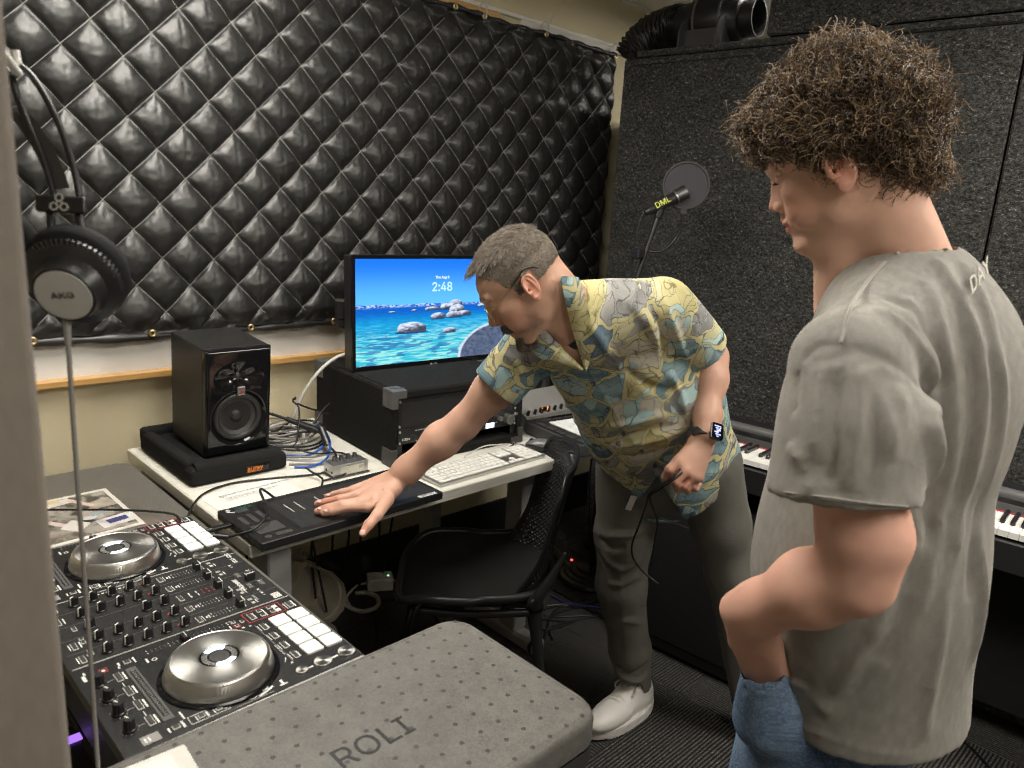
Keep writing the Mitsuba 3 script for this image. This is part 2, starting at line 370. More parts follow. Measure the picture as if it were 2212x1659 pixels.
part(kb, 'upper_section', ap(bx(-0.004, 1.5, -1.9, 1.215, 2.118, 2.405, 0.006), BM), 'felt', label='taller upper section of the booth')
for y, z in ((0.55, 2.085), (1.5, 2.06)):
    part(kb, 'trim_seam', ap(bx(-0.0015, 0.002, y - .25, y + .25, z - 0.0015, z + 0.0015), BM), 'black_matte', False)

# inline duct fan with a flexible hose on the booth roof
kf = thing('duct_fan', 'black inline duct fan with crumpled hose on the booth roof', 'fan')
FM = BM @ mat4((0.17, 1.49, 2.225))
ax = lambda prof: ap(lathe(prof, 40), FM @ trimesh.transformations.rotation_matrix(PI / 2, (1, 0, 0)))
part(kf, 'housing', ax([(0.076, -0.155), (0.080, -0.15), (0.080, -0.11), (0.108, -0.055), (0.108, 0.055), (0.080, 0.105), (0.066, 0.108), (0.066, 0.16), (0.062, 0.16), (0.060, 0.09)]), 'black_satin')
for s in (-0.053, 0.053):
    part(kf, 'clamp_ring', ax([(0.107, s - .004), (0.1125, s - .004), (0.1125, s + .004), (0.107, s + .004)]), 'grey_plastic')
for s in (-0.075, 0.075):
    part(kf, 'bracket', ap(prism(Polygon([(-.075, -.113), (.075, -.113), (.075, -.06), (.055, -.02), (.02, 0.0), (-.02, 0.0), (-.055, -.02), (-.075, -.06)]).difference(Point(.2, .2).buffer(.01)), .006), FM @ axes((-.085, -s, 0), (1, 0, 0), (0, 0, 1)) @ mat4((0, 0, -.003))), 'charcoal')
part(kf, 'mount_plate', ap(bx(-.12, -.114, -.08, .08, -.112, -.045, .002), FM), 'charcoal')
hp = spline([(0, 0.15, 0), (0, .19, 0.0), (0.0, 0.27, -0.015), (0.0, .345, -.06), (0.0, .375, -.105)], 40)
rr = 0.078 + 0.006 * np.sin(np.arange(len(hp)) * 2 * PI / 9)
hose = tube(hp, rr, 36, smooth=False); hose.vertices = hose.vertices + (meshkit.noise(hose.vertices * 45, 5) - .5)[:, None] * 0.014
part(kf, 'hose', ap(hose, FM), 'vinyl', True)

# round-base microphone stand with microphone and pop filter
km = thing('microphone_stand', 'black microphone stand with boom in front of the felt booth', 'microphone stand')
part(km, 'base', lathe([(0, 0.001), (0.135, 0.001), (0.138, 0.010), (0.13, 0.020), (0.112, 0.024), (0.108, 0.030), (0.088, 0.032), (0.084, 0.040), (0.06, 0.042), (0.054, 0.052), (0.024, 0.058), (0, 0.058)], 40, mat4((2.30, 1.77, 0))), 'black_satin')
top, low = np.array([2.145, 1.502, 1.505]), np.array([2.085, 1.520, 1.31])
part(km, 'pole', rod((2.30, 1.77, 0.05), (2.30, 1.77, 0.92), 0.011), 'black_satin', True)
boom0 = np.array([2.01, 1.545, 1.03]); 
part(km, 'boom', cat(rod((2.30, 1.77, 0.92), boom0, 0.009), rod(boom0, top, 0.0085)), 'black_satin')
part(km, 'clip', cat(rod(top - [.004, 0, .014], top + [.006, .0, .03], .013, .017), rod(top + [.0, .0, .02], top + [.016, -.012, .05], .017)), 'black')
kmi = thing('microphone', 'black handheld microphone with yellow-green marking in the stand clip', 'microphone')
m0, m1 = np.array([2.118, 1.521, 1.513]), np.array([2.215, 1.452, 1.582])
part(kmi, 'body', cat(rod(m0, m0 + (m1 - m0) * .72, .014, .019), rod(m0 - (m1 - m0) * .12, m0, .010, .013)), 'black_satin')
part(kmi, 'ring', rod(m0 + (m1 - m0) * .70, m0 + (m1 - m0) * .74, .0225), 'steel')
part(kmi, 'grille', cat(rod(m0 + (m1 - m0) * .74, m1, .023, .024)), 'dark_metal')
bs('yellow_print', (0.55, 0.60, 0.10), 0.6)
dm = (m1 - m0) / np.linalg.norm(m1 - m0); sid = np.cross(dm, fw); sid /= np.linalg.norm(sid)
part(kmi, 'marking', text('DML', .019, m0 + dm * .018 - fw * .0185 - sid * .007, dm, sid, .001, True), 'yellow_print', False)
kp = thing('pop_filter', 'round black mesh pop filter on a gooseneck before the microphone', 'pop filter')
pc = np.array([2.222, 1.458, 1.602]); pn = np.array([-0.80, -0.60, 0.02]); pn /= np.linalg.norm(pn)
PM = axes(pc, np.cross((0, 0, 1), pn), np.cross(pn, np.cross((0, 0, 1), pn)))
part(kp, 'ring', ap(tube([(0.075 * math.cos(a), 0.075 * math.sin(a), 0) for a in np.arange(24) * PI / 12], 0.0052, 10, 3, closed=True), PM), 'charcoal', True)
bs('mesh_fabric', (0.070, 0.066, 0.074), 0.8, spec=0.2)
part(kp, 'mesh', ap(lathe([(0, 0.0015), (0.073, 0.0015), (0.073, -0.0015), (0, -0.0015)], 40), PM), 'mesh_fabric', False)
part(kp, 'tab', ap(bx(-.011, .011, -.094, -.076, -.005, .005, .002), PM), 'charcoal')
g0 = (PM @ [0, -.093, 0, 1])[:3]
part(kp, 'gooseneck', tube([g0, g0 + [0, 0, -.03], g0 + [-.012, .012, -.085], g0 + [-.052, .04, -.128], g0 + [-.11, .08, -.128], (2.075, 1.53, 1.375)], 0.0045, 10), 'black_satin', True)
part(kp, 'clamp', bx(2.062, 2.098, 1.508, 1.544, 1.355, 1.385, .004), 'black')
solo('microphone_cable', tube([m0 - (m1 - m0) * .12, (2.092, 1.535, 1.49), (2.078, 1.538, 1.42), (2.07, 1.54, 1.30), (2.03, 1.55, 1.10), (2.05, 1.58, .9), (2.2, 1.74, .5), (2.24, 1.72, .006), (2.12, 1.66, .006), (1.98, 1.72, .006)], .003, 8), 'black_cable', 'thin black cable running down from the microphone', 'cable')

# digital pianos along the booth
kd = thing('digital_piano', 'black digital piano with white keys standing along the booth', 'piano')
PB = np.eye(4); PB[:3, 0], PB[:3, 1], PB[:3, 3] = bn, bd, bn * 2.209
y0, y1 = -0.09, 1.153
part(kd, 'keybed', ap(bx(-0.010, 0.34, y0 - .07, y1 + .07, 0.655, 0.738, .004), PB), 'black_satin')
part(kd, 'rear_body', ap(bx(0.185, 0.34, y0 - .07, y1 + .07, 0.738, 0.80, .006), PB), 'black_satin')
part(kd, 'control_strip', ap(prism([(.150, .764), (.190, .782), (.190, .77), (.15, .752)], y1 - y0 + .14, axes((0, y1 + .07, 0), (1, 0, 0), (0, 0, 1))), PB), 'charcoal')
part(kd, 'fallboard_roll', ap(rod((.205, y0 - .07, .80), (.205, y1 + .07, .80), .018, n=28), PB), 'grey_plastic')
part(kd, 'red_felt', ap(bx(.146, .150, y0, y1, .745, .7665), PB), 'red_print', False)
for yy in (y0 - .07, y1 + .035):
    part(kd, 'cheek', ap(bx(-0.012, .2, yy, yy + .035, .738, .775, .003), PB), 'black_satin')
wk = ply(ap(cat(bx(0.0, .148, -.0115, .0115, .745, .7635, .0009)), PB), 'white', False)
bs('black_key', (0.012, 0.012, 0.013), 0.2)
bkm = ply(ap(bx(.052, .148, -.0058, .0058, .760, .7765, .0035), PB), 'black_key', False)
for i in range(52):
    y = y1 - 0.012 - i * 0.0239
    M = np.eye(4); M[:3, 3] = bd * y
    copy(kd, 'white_key', wk, M)
    if i % 7 in (0, 1, 3, 4, 5) and i < 51:
        M = np.eye(4); M[:3, 3] = bd * (y - 0.012)
        copy(kd, 'black_key', bkm, M)
for j in range(9):
    part(kd, 'button', ap(rod((.168, .60 + j * .035, .7715), (.167, .60 + j * .035, .776), .003, n=8), PB), 'light_grey')
for yy in (y0 - .06, y1 + .03):
    part(kd, 'stand_leg', ap(cat(bx(.03, .33, yy, yy + .04, 0.03, .655), bx(-.05, .36, yy - .01, yy + .05, 0.0, .03, .005)), PB), 'black_matte')
part(kd, 'back_panel', ap(bx(.28, .30, y0 - .03, y1 + .03, .12, .655), PB), 'black_matte', False)

# black amplifier standing on the floor under the piano
ka = thing('floor_amplifier', 'black amplifier cabinet on the carpet under the piano', 'amplifier')
AM = PB @ mat4((-0.06, 1.04, 0))
part(ka, 'cabinet', ap(bx(0, .30, -.26, .22, .012, .56, .01), AM), 'black_matte')
part(ka, 'grille', ap(bx(-.006, .002, -.22, .18, .06, .50, .003), AM), 'black_matte')
for a, b in ((.03, -.22), (.03, .18), (.27, -.22), (.27, .18)):
    part(ka, 'foot', ap(rod((a, b, 0), (a, b, .014), .015), AM), 'black')

# ------------------------------------------------------------------ the white desk and what stands on it
def lam(p, n, uv):
    g = fbm(p.x * 4, p.y * 160, p.z * 200); return mix((0.70, 0.68, 0.61), (0.80, 0.78, 0.71), g)
bs('laminate', sp(lam), 0.4, spec=0.4)
bs('leg_grey', (0.30, 0.30, 0.295), 0.4)
k = thing('white_desk', 'white laminate desk with grey metal legs under the quilted curtain', 'desk')
part(k, 'top', bx(.675, 2.16, 1.462, 2.262, .706, .740, .003), 'laminate')
for x in (.735, 1.70):
    part(k, 'leg', bx(x, x + .06, 1.62 if x > 1 else 1.50, 1.70 if x > 1 else 1.58, .05, .706, .004), 'leg_grey')
    part(k, 'leg', bx(x, x + .05, 2.10, 2.18, .05, .706, .004), 'leg_grey')
    part(k, 'foot', bx(x, x + .06, 1.52, 2.24, 0, .05, .01), 'leg_grey')
    part(k, 'bracket', bx(x - .01, x + .05, 1.62, 2.21, .680, .706, .003), 'leg_grey')
part(k, 'side_box', bx(.69, .78, 2.02, 2.20, .60, .7055, .004), 'mid_grey', label='dark grey box under the back corner')

# studio monitor speaker on a foam isolation pad
def foam(p, n, uv):
    return mi.Color3f(0.020, 0.020, 0.020) * (0.6 + 0.8 * noise(p.x * 700, p.y * 700, p.z * 700))
bs('foam', sp(foam), 0.95, spec=0.08)
k = thing('isolation_pad', 'black foam isolation pad under the speaker with orange lettering', 'speaker pad')
fm = rbx(.700, .972, 1.852, 2.232, .7405, .790, .014)
part(k, 'base', fm, 'foam', 40)
part(k, 'front_lip', cat(rod((.716, 1.872, .782), (.956, 1.872, .782), .019, n=24)), 'foam')
part(k, 'side_lip', cat(rbx(.700, .735, 1.885, 2.232, .77, .803, .012), rbx(.70, .972, 2.19, 2.232, .77, .812, .012)), 'foam', 40)
part(k, 'badge', bx(.846, .915, 1.8495, 1.853, .752, .772, .0015), 'black_gloss')
part(k, 'badge_lettering', cat(text('auray', .0125, (.8505, 1.8495, .7565), (1, 0, 0.03), (0, 0, 1), .0008, True), bx(.8505, .889, 1.8488, 1.8497, .7535, .7548)), 'orange_print', False)

k = thing('studio_speaker', 'black two-way studio speaker with glossy front on foam pad', 'speaker')
SM = mat4((0.7635, 1.910, 0.793), 0.003, 1, rx=math.radians(4.3))
W, Dp, Hh = .185, .231, .298
bs('cabinet_vinyl', (0.016, 0.0155, 0.015), 0.48, spec=0.4)
part(k, 'cabinet', ap(bx(0, W, .018, Dp, 0, Hh, .003), SM), 'cabinet_vinyl')
def front_plate():
    # baffle with rounded top edge, tweeter waveguide dish and woofer recess
    nx, nz = 110, 170
    x = np.linspace(0, W, nx); z = np.linspace(0, Hh, nz); Xf, Zf = np.meshgrid(x, z, indexing='ij')
    dep = np.zeros_like(Xf)
    cx_ = W / 2
    tx, tz = (Xf - cx_), (Zf - .218)
    flare = 0.35 + 0.65 * np.abs(np.cos(2 * np.arctan2(tz, tx) + 0))
    rr_ = np.sqrt((tx / .070) ** 2 + (tz / .045) ** 2)
    dish = np.clip(1 - rr_, 0, 1)
    dep -= 0.020 * (dish ** 1.1) * (.55 + .45 * np.cos(2 * np.arctan2(tz, tx)) ** 2)
    r2 = np.hypot(tx, Zf - .103)
    dep -= 0.010 * (1 - smooth(.066, .080, r2)) + .026 * (1 - smooth(.060, .066, r2))
    e = np.minimum(np.minimum(Xf, W - Xf), np.minimum(Zf, Hh - Zf))
    dep -= 0.012 * (1 - np.sqrt(1 - (1 - np.clip(e / .012, 0, 1)) ** 2))
    dep[:, 0] = dep[:, -1] = -.018; dep[0] = dep[-1] = -.018
    return grid_mesh(np.stack([Xf, -dep, Zf], -1))
def smooth(a, b, x):
    t = np.clip((x - a) / (b - a), 0, 1); return t * t * (3 - 2 * t)
part(k, 'front_baffle', ap(front_plate(), SM), 'black_gloss', True)
WM = SM @ mat4((W / 2, .010, .103), 0, 1, rx=PI / 2)
bs('rubber', (0.020, 0.020, 0.020), 0.5)
part(k, 'woofer_surround', ap(lathe([(.069, -.001), (.067, .005), (.062, .007), (.056, .006), (.052, .001), (.050, -.004)], 48), WM), 'rubber', True)
part(k, 'woofer_cone', ap(lathe([(.0525, .000), (.045, -.006), (.03, -.016), (.021, -.021)], 48), WM), 'charcoal', True)
part(k, 'dust_cap', ap(lathe([(.0225, -.020), (.021, -.012), (.016, -.005), (.008, -.0015), (0.0, -.0005)], 40), WM), 'rubber', True)
TM = SM @ mat4((W / 2, .016, .218), 0, 1, rx=PI / 2)
part(k, 'tweeter', ap(lathe([(.016, .000), (.0145, .003), (.0125, .001), (.011, .004), (.006, .0075), (0, .0085)], 32), TM), 'rubber', True)
part(k, 'badge', ap(rbx(W / 2 + .004 - .011, W / 2 + .004 + .011, -.004, 0.002, .168, .192, .0018), SM), 'steel')
part(k, 'badge_lettering', text('JBL', .006, (SM @ [W / 2 - .002, -.0042, .174, 1])[:3], SM[:3, 0], SM[:3, 2], .0006, True), 'red_print', False)

# carpet-covered rack case with audio interface
k = thing('rack_case', 'black carpet-covered rack case with plastic corners on the white desk', 'rack case')
def rug(p, n, uv):
    s = noise(p.x * 420, p.y * 420, p.z * 420); return mi.Color3f(0.016, 0.0155, 0.015) * (0.45 + 1.1 * s)
bs('rug', sp(rug), 0.95, spec=0.1, bump=(sp(felt_h, 5e-4), 0.0012))
RM = mat4((1.212, 1.690, .7405), math.radians(-4.2))
RW, RD, RH = .498, .49, .226
for nm, b in (('side_panel', (0, .020, 0, RD, 0, RH)), ('side_panel', (RW - .020, RW, 0, RD, 0, RH)), ('top_panel', (.018, RW - .018, 0, RD, RH - .026, RH)), ('bottom_panel', (.018, RW - .018, 0, RD, 0, .030)), ('back_panel', (.02, RW - .02, RD - .02, RD, .03, RH - .026))):
    part(k, nm, ap(bx(*b, .006), RM), 'rug')
for sx in (0, 1):
    for sy in (0, 1):
        for sz in (0, 1):
            x, y, z = sx * RW, sy * RD, sz * RH; a, b, c = 1 - 2 * sx, 1 - 2 * sy, 1 - 2 * sz
            lo = lambda o, s, l: (min(o - s * .004, o + s * l), max(o - s * .004, o + s * l))
            cm = cat(rbx(*lo(x, a, .046), *lo(y, b, .012), *lo(z, c, .022), .003), rbx(*lo(x, a, .018), *lo(y, b, .052), *lo(z, c, .052), .003), rbx(*lo(x, a, .046), *lo(y, b, .052), *lo(z, c, .012), .003))
            if sz == 1 and sy == 0:
                cm = cat(cm, *[ap(bx(-.0012, .0012, -.018, .018, -.0008, .0012), mat4((x + a * (.012 + q * .011), y + b * .026, z + .0045), a * .7)) for q in range(3)],
                         *[ap(bx(-.0008, .0012, -.0012, .0012, -.018, .018), mat4((x - a * .0045, y + b * (.014 + q * .012), z - .027), 0, 1, rx=-.5)) for q in range(3)])
            part(k, 'corner', ap(cm, RM), 'grey_plastic' if sz else 'charcoal')
for x in (.022, RW - .042):
    part(k, 'rack_rail', ap(bx(x, x + .020, .012, .016, .03, RH - .026), RM), 'black_satin', False)
k = thing('vent_panel', 'black perforated vent panel at the top of the rack case', 'panel')
def mesh_col(p, n, uv):
    a, b = uv.x * 200, uv.y * 44; s = a + b; t = a - b
    h = (dr.abs(s - dr.floor(s) - .5) < .3) & (dr.abs(t - dr.floor(t) - .5) < .3)
    return dr.select(h, mi.Color3f(0.003), mi.Color3f(0.030, 0.029, 0.028))
bs('perforated', sp(mesh_col), 0.5)
q = np.array([[.024, .009, .112], [RW - .024, .009, .112], [RW - .024, .009, .196], [.024, .009, .196]])
part(k, 'sheet', (ap(trimesh.Trimesh(q, [[0, 1, 2], [0, 2, 3]], process=False), RM)), 'perforated', False, uv=np.array([[0, 0], [1, 0], [1, 1], [0, 1]]))
part(k, 'frame', ap(cat(bx(.022, RW - .022, .0075, .012, .190, .199), bx(.022, RW - .022, .0075, .012, .109, .1135), bx(.022, .034, .0075, .012, .109, .199), bx(RW - .034, RW - .022, .0075, .012, .109, .199)), RM), 'black_satin', False)
scr = ply(ap(lathe([(0, .003), (.0035, .0025), (.0045, 0), (0, 0)], 12), RM @ mat4((0, 0, 0), 0, 1, rx=PI / 2)), 'steel', True)
for x, z in ((.029, .192), (RW - .029, .192), (.029, .117), (RW - .029, .117)):
    copy(k, 'screw', scr, mat4((RM[:3, :3] @ [x, .0075, z]))) 
k = thing('audio_interface', 'black rack audio interface with silver knobs in the rack case', 'audio interface')
part(k, 'faceplate', ap(bx(.022, RW - .022, .005, .010, .062, .108, .0015), RM), 'black_satin')
part(k, 'chassis', ap(bx(.03, RW - .03, .010, .25, .064, .106), RM), 'black_matte', False)
def rk(x, z, r, l, m='steel', nm='knob'):
    M = RM @ mat4((x, .005, z), 0, 1, rx=PI / 2)
    part(k, nm, ap(lathe([(r, 0), (r, l - .0012), (r - .0012, l), (0, l)], 28), M), m, 40)
for x, z in ((.133, .096), (.165, .097)): rk(x, z, .0078, .016)
for x, z in ((.128, .074), (.160, .076)): rk(x, z, .0075, .012, 'black')
rk(RW - .063, .089, .0165, .022); rk(RW - .098, .095, .0075, .018)
for x in (.075, .108):
    part(k, 'combo_jack', ap(lathe([(.0115, 0), (.0115, .002), (.0095, .002), (.008, -.004), (0, -.006)], 24), RM @ mat4((x, .005, .077), 0, 1, rx=PI / 2)), 'charcoal', 30)
    part(k, 'status_light', ap(rod((x + .012, .005, .067), (x + .012, .0035, .067), .0022, n=10), RM), 'white_print')
rx_, rz_ = RM[:3, 0], RM[:3, 2]
pt = lambda x, z, y=.0049: (RM @ [x, y, z, 1])[:3]
part(k, 'lettering', cat(text('10pre', .0072, pt(.036, .074), rx_, rz_, .0004, True), text('MOTU', .0065, pt(RW - .036, .094), rx_, rz_, .0004, True, sx=.8), text('MIC / LINE / INSTRUMENT', .0028, pt(.082, .0985), rx_, rz_, .0004), text('PHONES', .0024, pt(RW - .115, .080), rx_, rz_, .0004)), 'white_print', False)
sh = ply(ap(bx(RW - .150, RW - .117, .0035, .0052, .066, .082), RM), 'white', False)
raw(num(k + '__display'), emit(sh, (0.65, 0.8, 1.0), 1.6, .03))
for x, z in ((.029, .101), (RW - .029, .101), (.029, .067), (RW - .029, .067)):
    copy(k, 'screw', scr, mat4((RM[:3, :3] @ [x, .0055, z])))

# computer screen showing a lake
k = thing('computer_monitor', 'black widescreen monitor showing a blue lake with boulders', 'monitor')
SW, SH = .597, .336
MM = mat4((1.262, 1.960, .981), math.radians(-3.7), 1, rx=math.radians(-2.2))
part(k, 'housing', ap(bx(-.013, SW + .013, .004, .050, -.026, SH + .012, .004), MM), 'black_satin')
part(k, 'bezel', ap(cat(bx(-.013, 0, -.003, .006, -.026, SH + .012, .002), bx(SW, SW + .013, -.003, .006, -.026, SH + .012, .002), bx(0, SW, -.003, .006, SH, SH + .012, .002), bx(0, SW, -.003, .006, -.026, 0, .002)), MM), 'black_gloss')
part(k, 'logo_lettering', cat(text('LG', .008, (MM @ [SW / 2 - .006, -.0032, -.018, 1])[:3], MM[:3, 0], MM[:3, 2], .0004, True), ap(lathe([(.0042, 0), (.0042, .0006), (0, .0006)], 20), MM @ mat4((SW / 2 - .016, -.0032, -.0138), 0, 1, rx=PI / 2))), 'light_grey', False)
part(k, 'control_bar', ap(rbx(SW * .60, SW * .86, -.006, .004, -.0245, -.0185, .0022), MM), 'grey_plastic')
def lake(p, n, uv):
    u, v = uv.x, uv.y
    hor = 0.535
    sky = mix((0.10, 0.45, 1.0), (0.005, 0.16, 0.80), smoothstep(hor, 1.0, v))
    m1 = hor + .018 + .038 * fbm(u * 9, 1.3, 0, 4) - .004
    snow = noise(u * 90, v * 130) + .6 * noise(u * 220, v * 240)
    mount = mix((0.03, 0.12, 0.45), (0.42, 0.55, 0.85), smoothstep(.75, 1.0, snow) * smoothstep(hor, hor + .02, v))
    d = (hor - v) / hor
    wv = fbm(u * 14 / (.2 + d), d * 70, 2, 3)
    deep = mix((0.0, 0.10, 0.50), (0.005, 0.32, 0.62), smoothstep(0.02, 0.35, d))
    shal = mix((0.02, 0.45, 0.62), (0.28, 0.66, 0.62), smoothstep(.35, .7, wv))
    water = mix(deep, shal, smoothstep(.22, .75, d + .25 * (wv - .5) + .10 * (u - .4)))
    water = water * (0.72 + .5 * wv)
    spots = smoothstep(.60, .68, fbm(u * 11, d * 17, 7, 3)) * smoothstep(.3, .55, d)
    water = mix(water, (0.015, 0.14, 0.38), spots * .8)
    c = dr.select(v > m1, sky, dr.select(v > hor, mount, water))
    def rock(c, x, y, a, b, tone=1.0):
        w = noise(u * 40, v * 40, x * 50) - .5
        e = dr.square((u - x) / a) + dr.square((v - y) / b) + w * .35
        inside = (e < 1) & (v > y - b * .55)
        tex = fbm(u * 70, v * 70, 5, 3)
        lit = smoothstep(-.3, .8, (v - y) / b - .5 * (u - x) / a + .7 * (tex - .5))
        col = mix((0.05, 0.06, 0.10), (0.52, 0.58, 0.70), lit) * tone * (.6 + .8 * tex)
        sh_ = (dr.square((u - x) / (a * 1.1)) + dr.square((v - y + b * .55) / (b * .22)) < 1)
        c = dr.select(sh_, mi.Color3f(0.01, 0.05, 0.16), c)
        return dr.select(inside, col, c)
    for x, y, a, b in ((.22, hor - .035, .025, .010), (.36, hor - .030, .018, .013), (.48, hor - .022, .05, .022), (.58, hor - .01, .045, .040), (.64, hor + .01, .05, .055), (.98, hor, .09, .05), (.85, hor - .01, .05, .02)):
        c = rock(c, x, y, a, b)
    for x, y, a, b in ((.65, hor - .055, .055, .07), (.52, hor - .10, .05, .040), (.63, hor - .095, .055, .040), (.70, hor - .085, .05, .035), (.88, hor - .06, .03, .03), (.94, hor - .09, .035, .02), (.345, hor - .205, .098, .065), (.60, hor - .25, .045, .033)):
        c = rock(c, x, y, a, b)
    w = noise(u * 30, v * 30, 9) - .5
    e = dr.square((u - 1.02) / .36) + dr.square((v - .0) / .36) + w * .03
    tex = fbm(u * 60, v * 60, 3, 4)
    big = mix((0.02, 0.035, 0.085), (0.13, 0.17, 0.26), tex)
    big = mix(big, (0.55, 0.60, 0.70), smoothstep(.86, .93, e) * smoothstep(.25, .6, tex + .25))
    c = dr.select(e < 1, big, c)
    return c
q = np.array([[0, 0, 0], [SW, 0, 0], [SW, 0, SH], [0, 0, SH]], float)
sh = ply(ap(trimesh.Trimesh(q, [[0, 1, 2], [0, 2, 3]], process=False), MM), 'black_gloss', False, uv=np.array([[0, 0], [1, 0], [1, 1], [0, 1]], float))
SCREEN = 1.0
scene['screen_picture'] = sp(lake)
sh['emitter'] = {'type': 'area', 'radiance': sp(lambda p, n, uv: lake(p, n, uv) * SCREEN), 'sampling_weight': 0.5}
del scene['screen_picture']
raw(num(k + '__screen'), sh, 'bright screen with a lake picture')
for s, h, z in (('Thu Aug 8', .0085, .272), ('2:48', .0285, .231)):
    t = meshkit.text_mesh(s, h, .0006, True); t.apply_translation((-t.bounds[:, 0].mean(), 0, 0))
    sh = ply(ap(t, axes((MM @ [SW * .545, -.0004, z, 1])[:3], MM[:3, 0], MM[:3, 2])), 'black_gloss', False)
    raw(num(k + '__clock_text'), emit(sh, (0.55, 0.88, 1.0) if s == '2:48' else (.85, .95, 1.0), 0.85, .02))
k = thing('monitor_arm', 'black jointed monitor arm at the left of the monitor', 'monitor arm')
part(k, 'joint', cat(rod((1.30, 2.10, 1.115), (1.30, 2.10, 1.170), .024, n=28), rod((1.30, 2.10, 1.092), (1.30, 2.10, 1.112), .025, n=28)), 'black_satin')
part(k, 'cap', rod((1.30, 2.10, 1.170), (1.30, 2.10, 1.175), .0245, n=28), 'steel', True)
part(k, 'arm', cat(rod((1.30, 2.10, 1.145), (1.55, 2.03, 1.15), .020, n=16), tube([(1.30, 2.10, 1.10), (1.36, 2.14, 1.075), (1.48, 2.20, 1.06)], .018, 14)), 'black_satin', True)
part(k, 'wall_plate', bx(1.44, 1.54, 2.195, 2.215, 1.0, 1.12, .004), 'black_satin')
part(k, 'post', rod((1.49, 2.20, .7405), (1.49, 2.20, 1.06), .017), 'black_satin')
# second speaker right of the monitor
def shift_copy(src, dst, M):
    for kk in [q for q in list(scene) if q.startswith(src + '__')]:
        d = scene[kk]; B = np.array(T4(d['to_world']).matrix) if 'to_world' in d else np.eye(4)
        scene[dst + kk[len(src):]] = {**d, 'to_world': T4((M @ B).tolist())}
        if kk in labels: labels[dst + kk[len(src):]] = dict(labels[kk])
k = thing('studio_speaker', 'second black studio speaker, half hidden behind the man in the patterned shirt', 'speaker')
shift_copy('studio_speaker', k, mat4((1.925, 1.925, .745)) @ mat4((0, 0, 0), -.30) @ mat4((-.7635, -1.91, -.793)))

# black controller console with lit pads and a grey mixer panel behind it
k = thing('pad_controller', 'black pad controller with bright white pads right of the mouse', 'controller')
CM = mat4((1.782, 1.715, .7405), math.radians(-8.0))
part(k, 'body', ap(bx(0, .36, -.30, 0, .004, .046, .004), CM), 'charcoal')
part(k, 'top_plate', ap(bx(.004, .356, -.296, -.004, .046, .0475), CM), 'black_satin', False)
for i in range(5): part(k, 'button', ap(bx(.012, .032, -.05 - .05 * i - .040, -.05 - .05 * i, .0475, .0495, .001), CM), 'charcoal')
for i in range(6): part(k, 'button', ap(bx(.05 + .05 * i, .09 + .05 * i, -.040, -.028, .0475, .0495, .001), CM), 'charcoal')
pdl = ply(bx(0, .0285, -.0285, 0, .0475, .0515, .0015), 'pad_white', False)
for i in range(8):
    for j in range(8): copy(k, 'pad', pdl, CM @ mat4((.055 + .032 * i, -.065 - .028 * j, 0), 0, (1, .88, 1)))
part(k, 'display', ap(bx(.10, .30, -.024, -.006, .0475, .049), CM), 'black_gloss', False)
k = thing('mixer_panel', 'sloped grey mixer panel with small black knobs and orange digits', 'mixer')
part(k, 'body', ap(prism([(0.008, 0), (.125, 0), (.125, .108), (.008, .05)], .30, axes((1.80, 1.715, .7405), (0, 1, 0), (0, 0, 1)) @ mat4((0, 0, 0))), np.eye(4)), 'mid_grey')
for i in range(7):
    part(k, 'knob', rod((1.815 + .034 * i, 1.732, .796), (1.815 + .034 * i, 1.727, .812), .006, .0055, 12), 'black')
part(k, 'display', bx(1.868, 1.925, 1.7275, 1.729, .800, .816), 'black_gloss', False)
sh = ply(cat(text('2', .0115, (1.876, 1.7270, .8025), (1, 0, 0), (0, 0, 1), .0003, True), text('7', .0115, (1.904, 1.7270, .8025), (1, 0, 0), (0, 0, 1), .0003, True)), 'orange_print', False)
raw(num(k + '__digit'), emit(sh, (1, .28, .06), 2.2, .02), 'orange lit digits')

# slim black keyboard controller under the man's hand
k = thing('soft_keyboard', 'flat black keyboard controller with soft grey touch surface at the front of the white desk', 'keyboard controller')
KX, KY, KW, KD = .676, 1.411, .506, .222
KM = mat4((KX, KY, .7405), math.radians(.4))
part(k, 'body', ap(rbx(0, KW, 0, KD, 0.001, .0225, .004), KM), 'black_satin', 40)
bs('soft_key', (0.030, 0.030, 0.031), 0.42, spec=0.35)
bs('soft_pad', (0.060, 0.060, 0.060), 0.4, spec=0.35)
nx, ny = 190, 60
x = np.linspace(.108, KW - .012, nx); y = np.linspace(.018, .198, ny); Xk, Yk = np.meshgrid(x, y, indexing='ij')
ph = (Xk - .108) / ((KW - .12) / 14); wave = np.abs(np.sin(ph * PI)) ** 1.5 * smooth(.05, .075, Yk) * (1 - smooth(.165, .185, Yk))
part(k, 'touch_surface', ap(grid_mesh(np.stack([Xk, Yk, .0228 + .0032 * wave], -1)), KM), 'soft_key', True)
q = ply(bx(-.0007, .0007, 0, .052, .0242, .0262), 'white_print', False)
for i in (1, 2, 4, 5, 6, 8, 9, 11, 12, 13):
    copy(k, 'key_line', q, KM @ mat4((.108 + (KW - .12) / 14 * i, .105, 0)))
for a in ((.016, .028, .105, .155), (.040, .052, .105, .160), (.064, .076, .105, .165)): part(k, 'touch_slider', ap(prism(rrect(*a, .004), .001), KM @ mat4((0, 0, .0226))), 'soft_pad')
part(k, 'touch_pad', ap(prism(rrect(.018, .082, .042, .092, .004), .001), KM @ mat4((0, 0, .0226))), 'soft_pad')
part(k, 'touch_bar', ap(prism(rrect(.046, .086, .014, .030, .005), .001), KM @ mat4((0, 0, .0226))), 'soft_pad')
part(k, 'touch_button', ap(prism(Point(.028, .022).buffer(.008), .001), KM @ mat4((0, 0, .0226))), 'soft_pad')
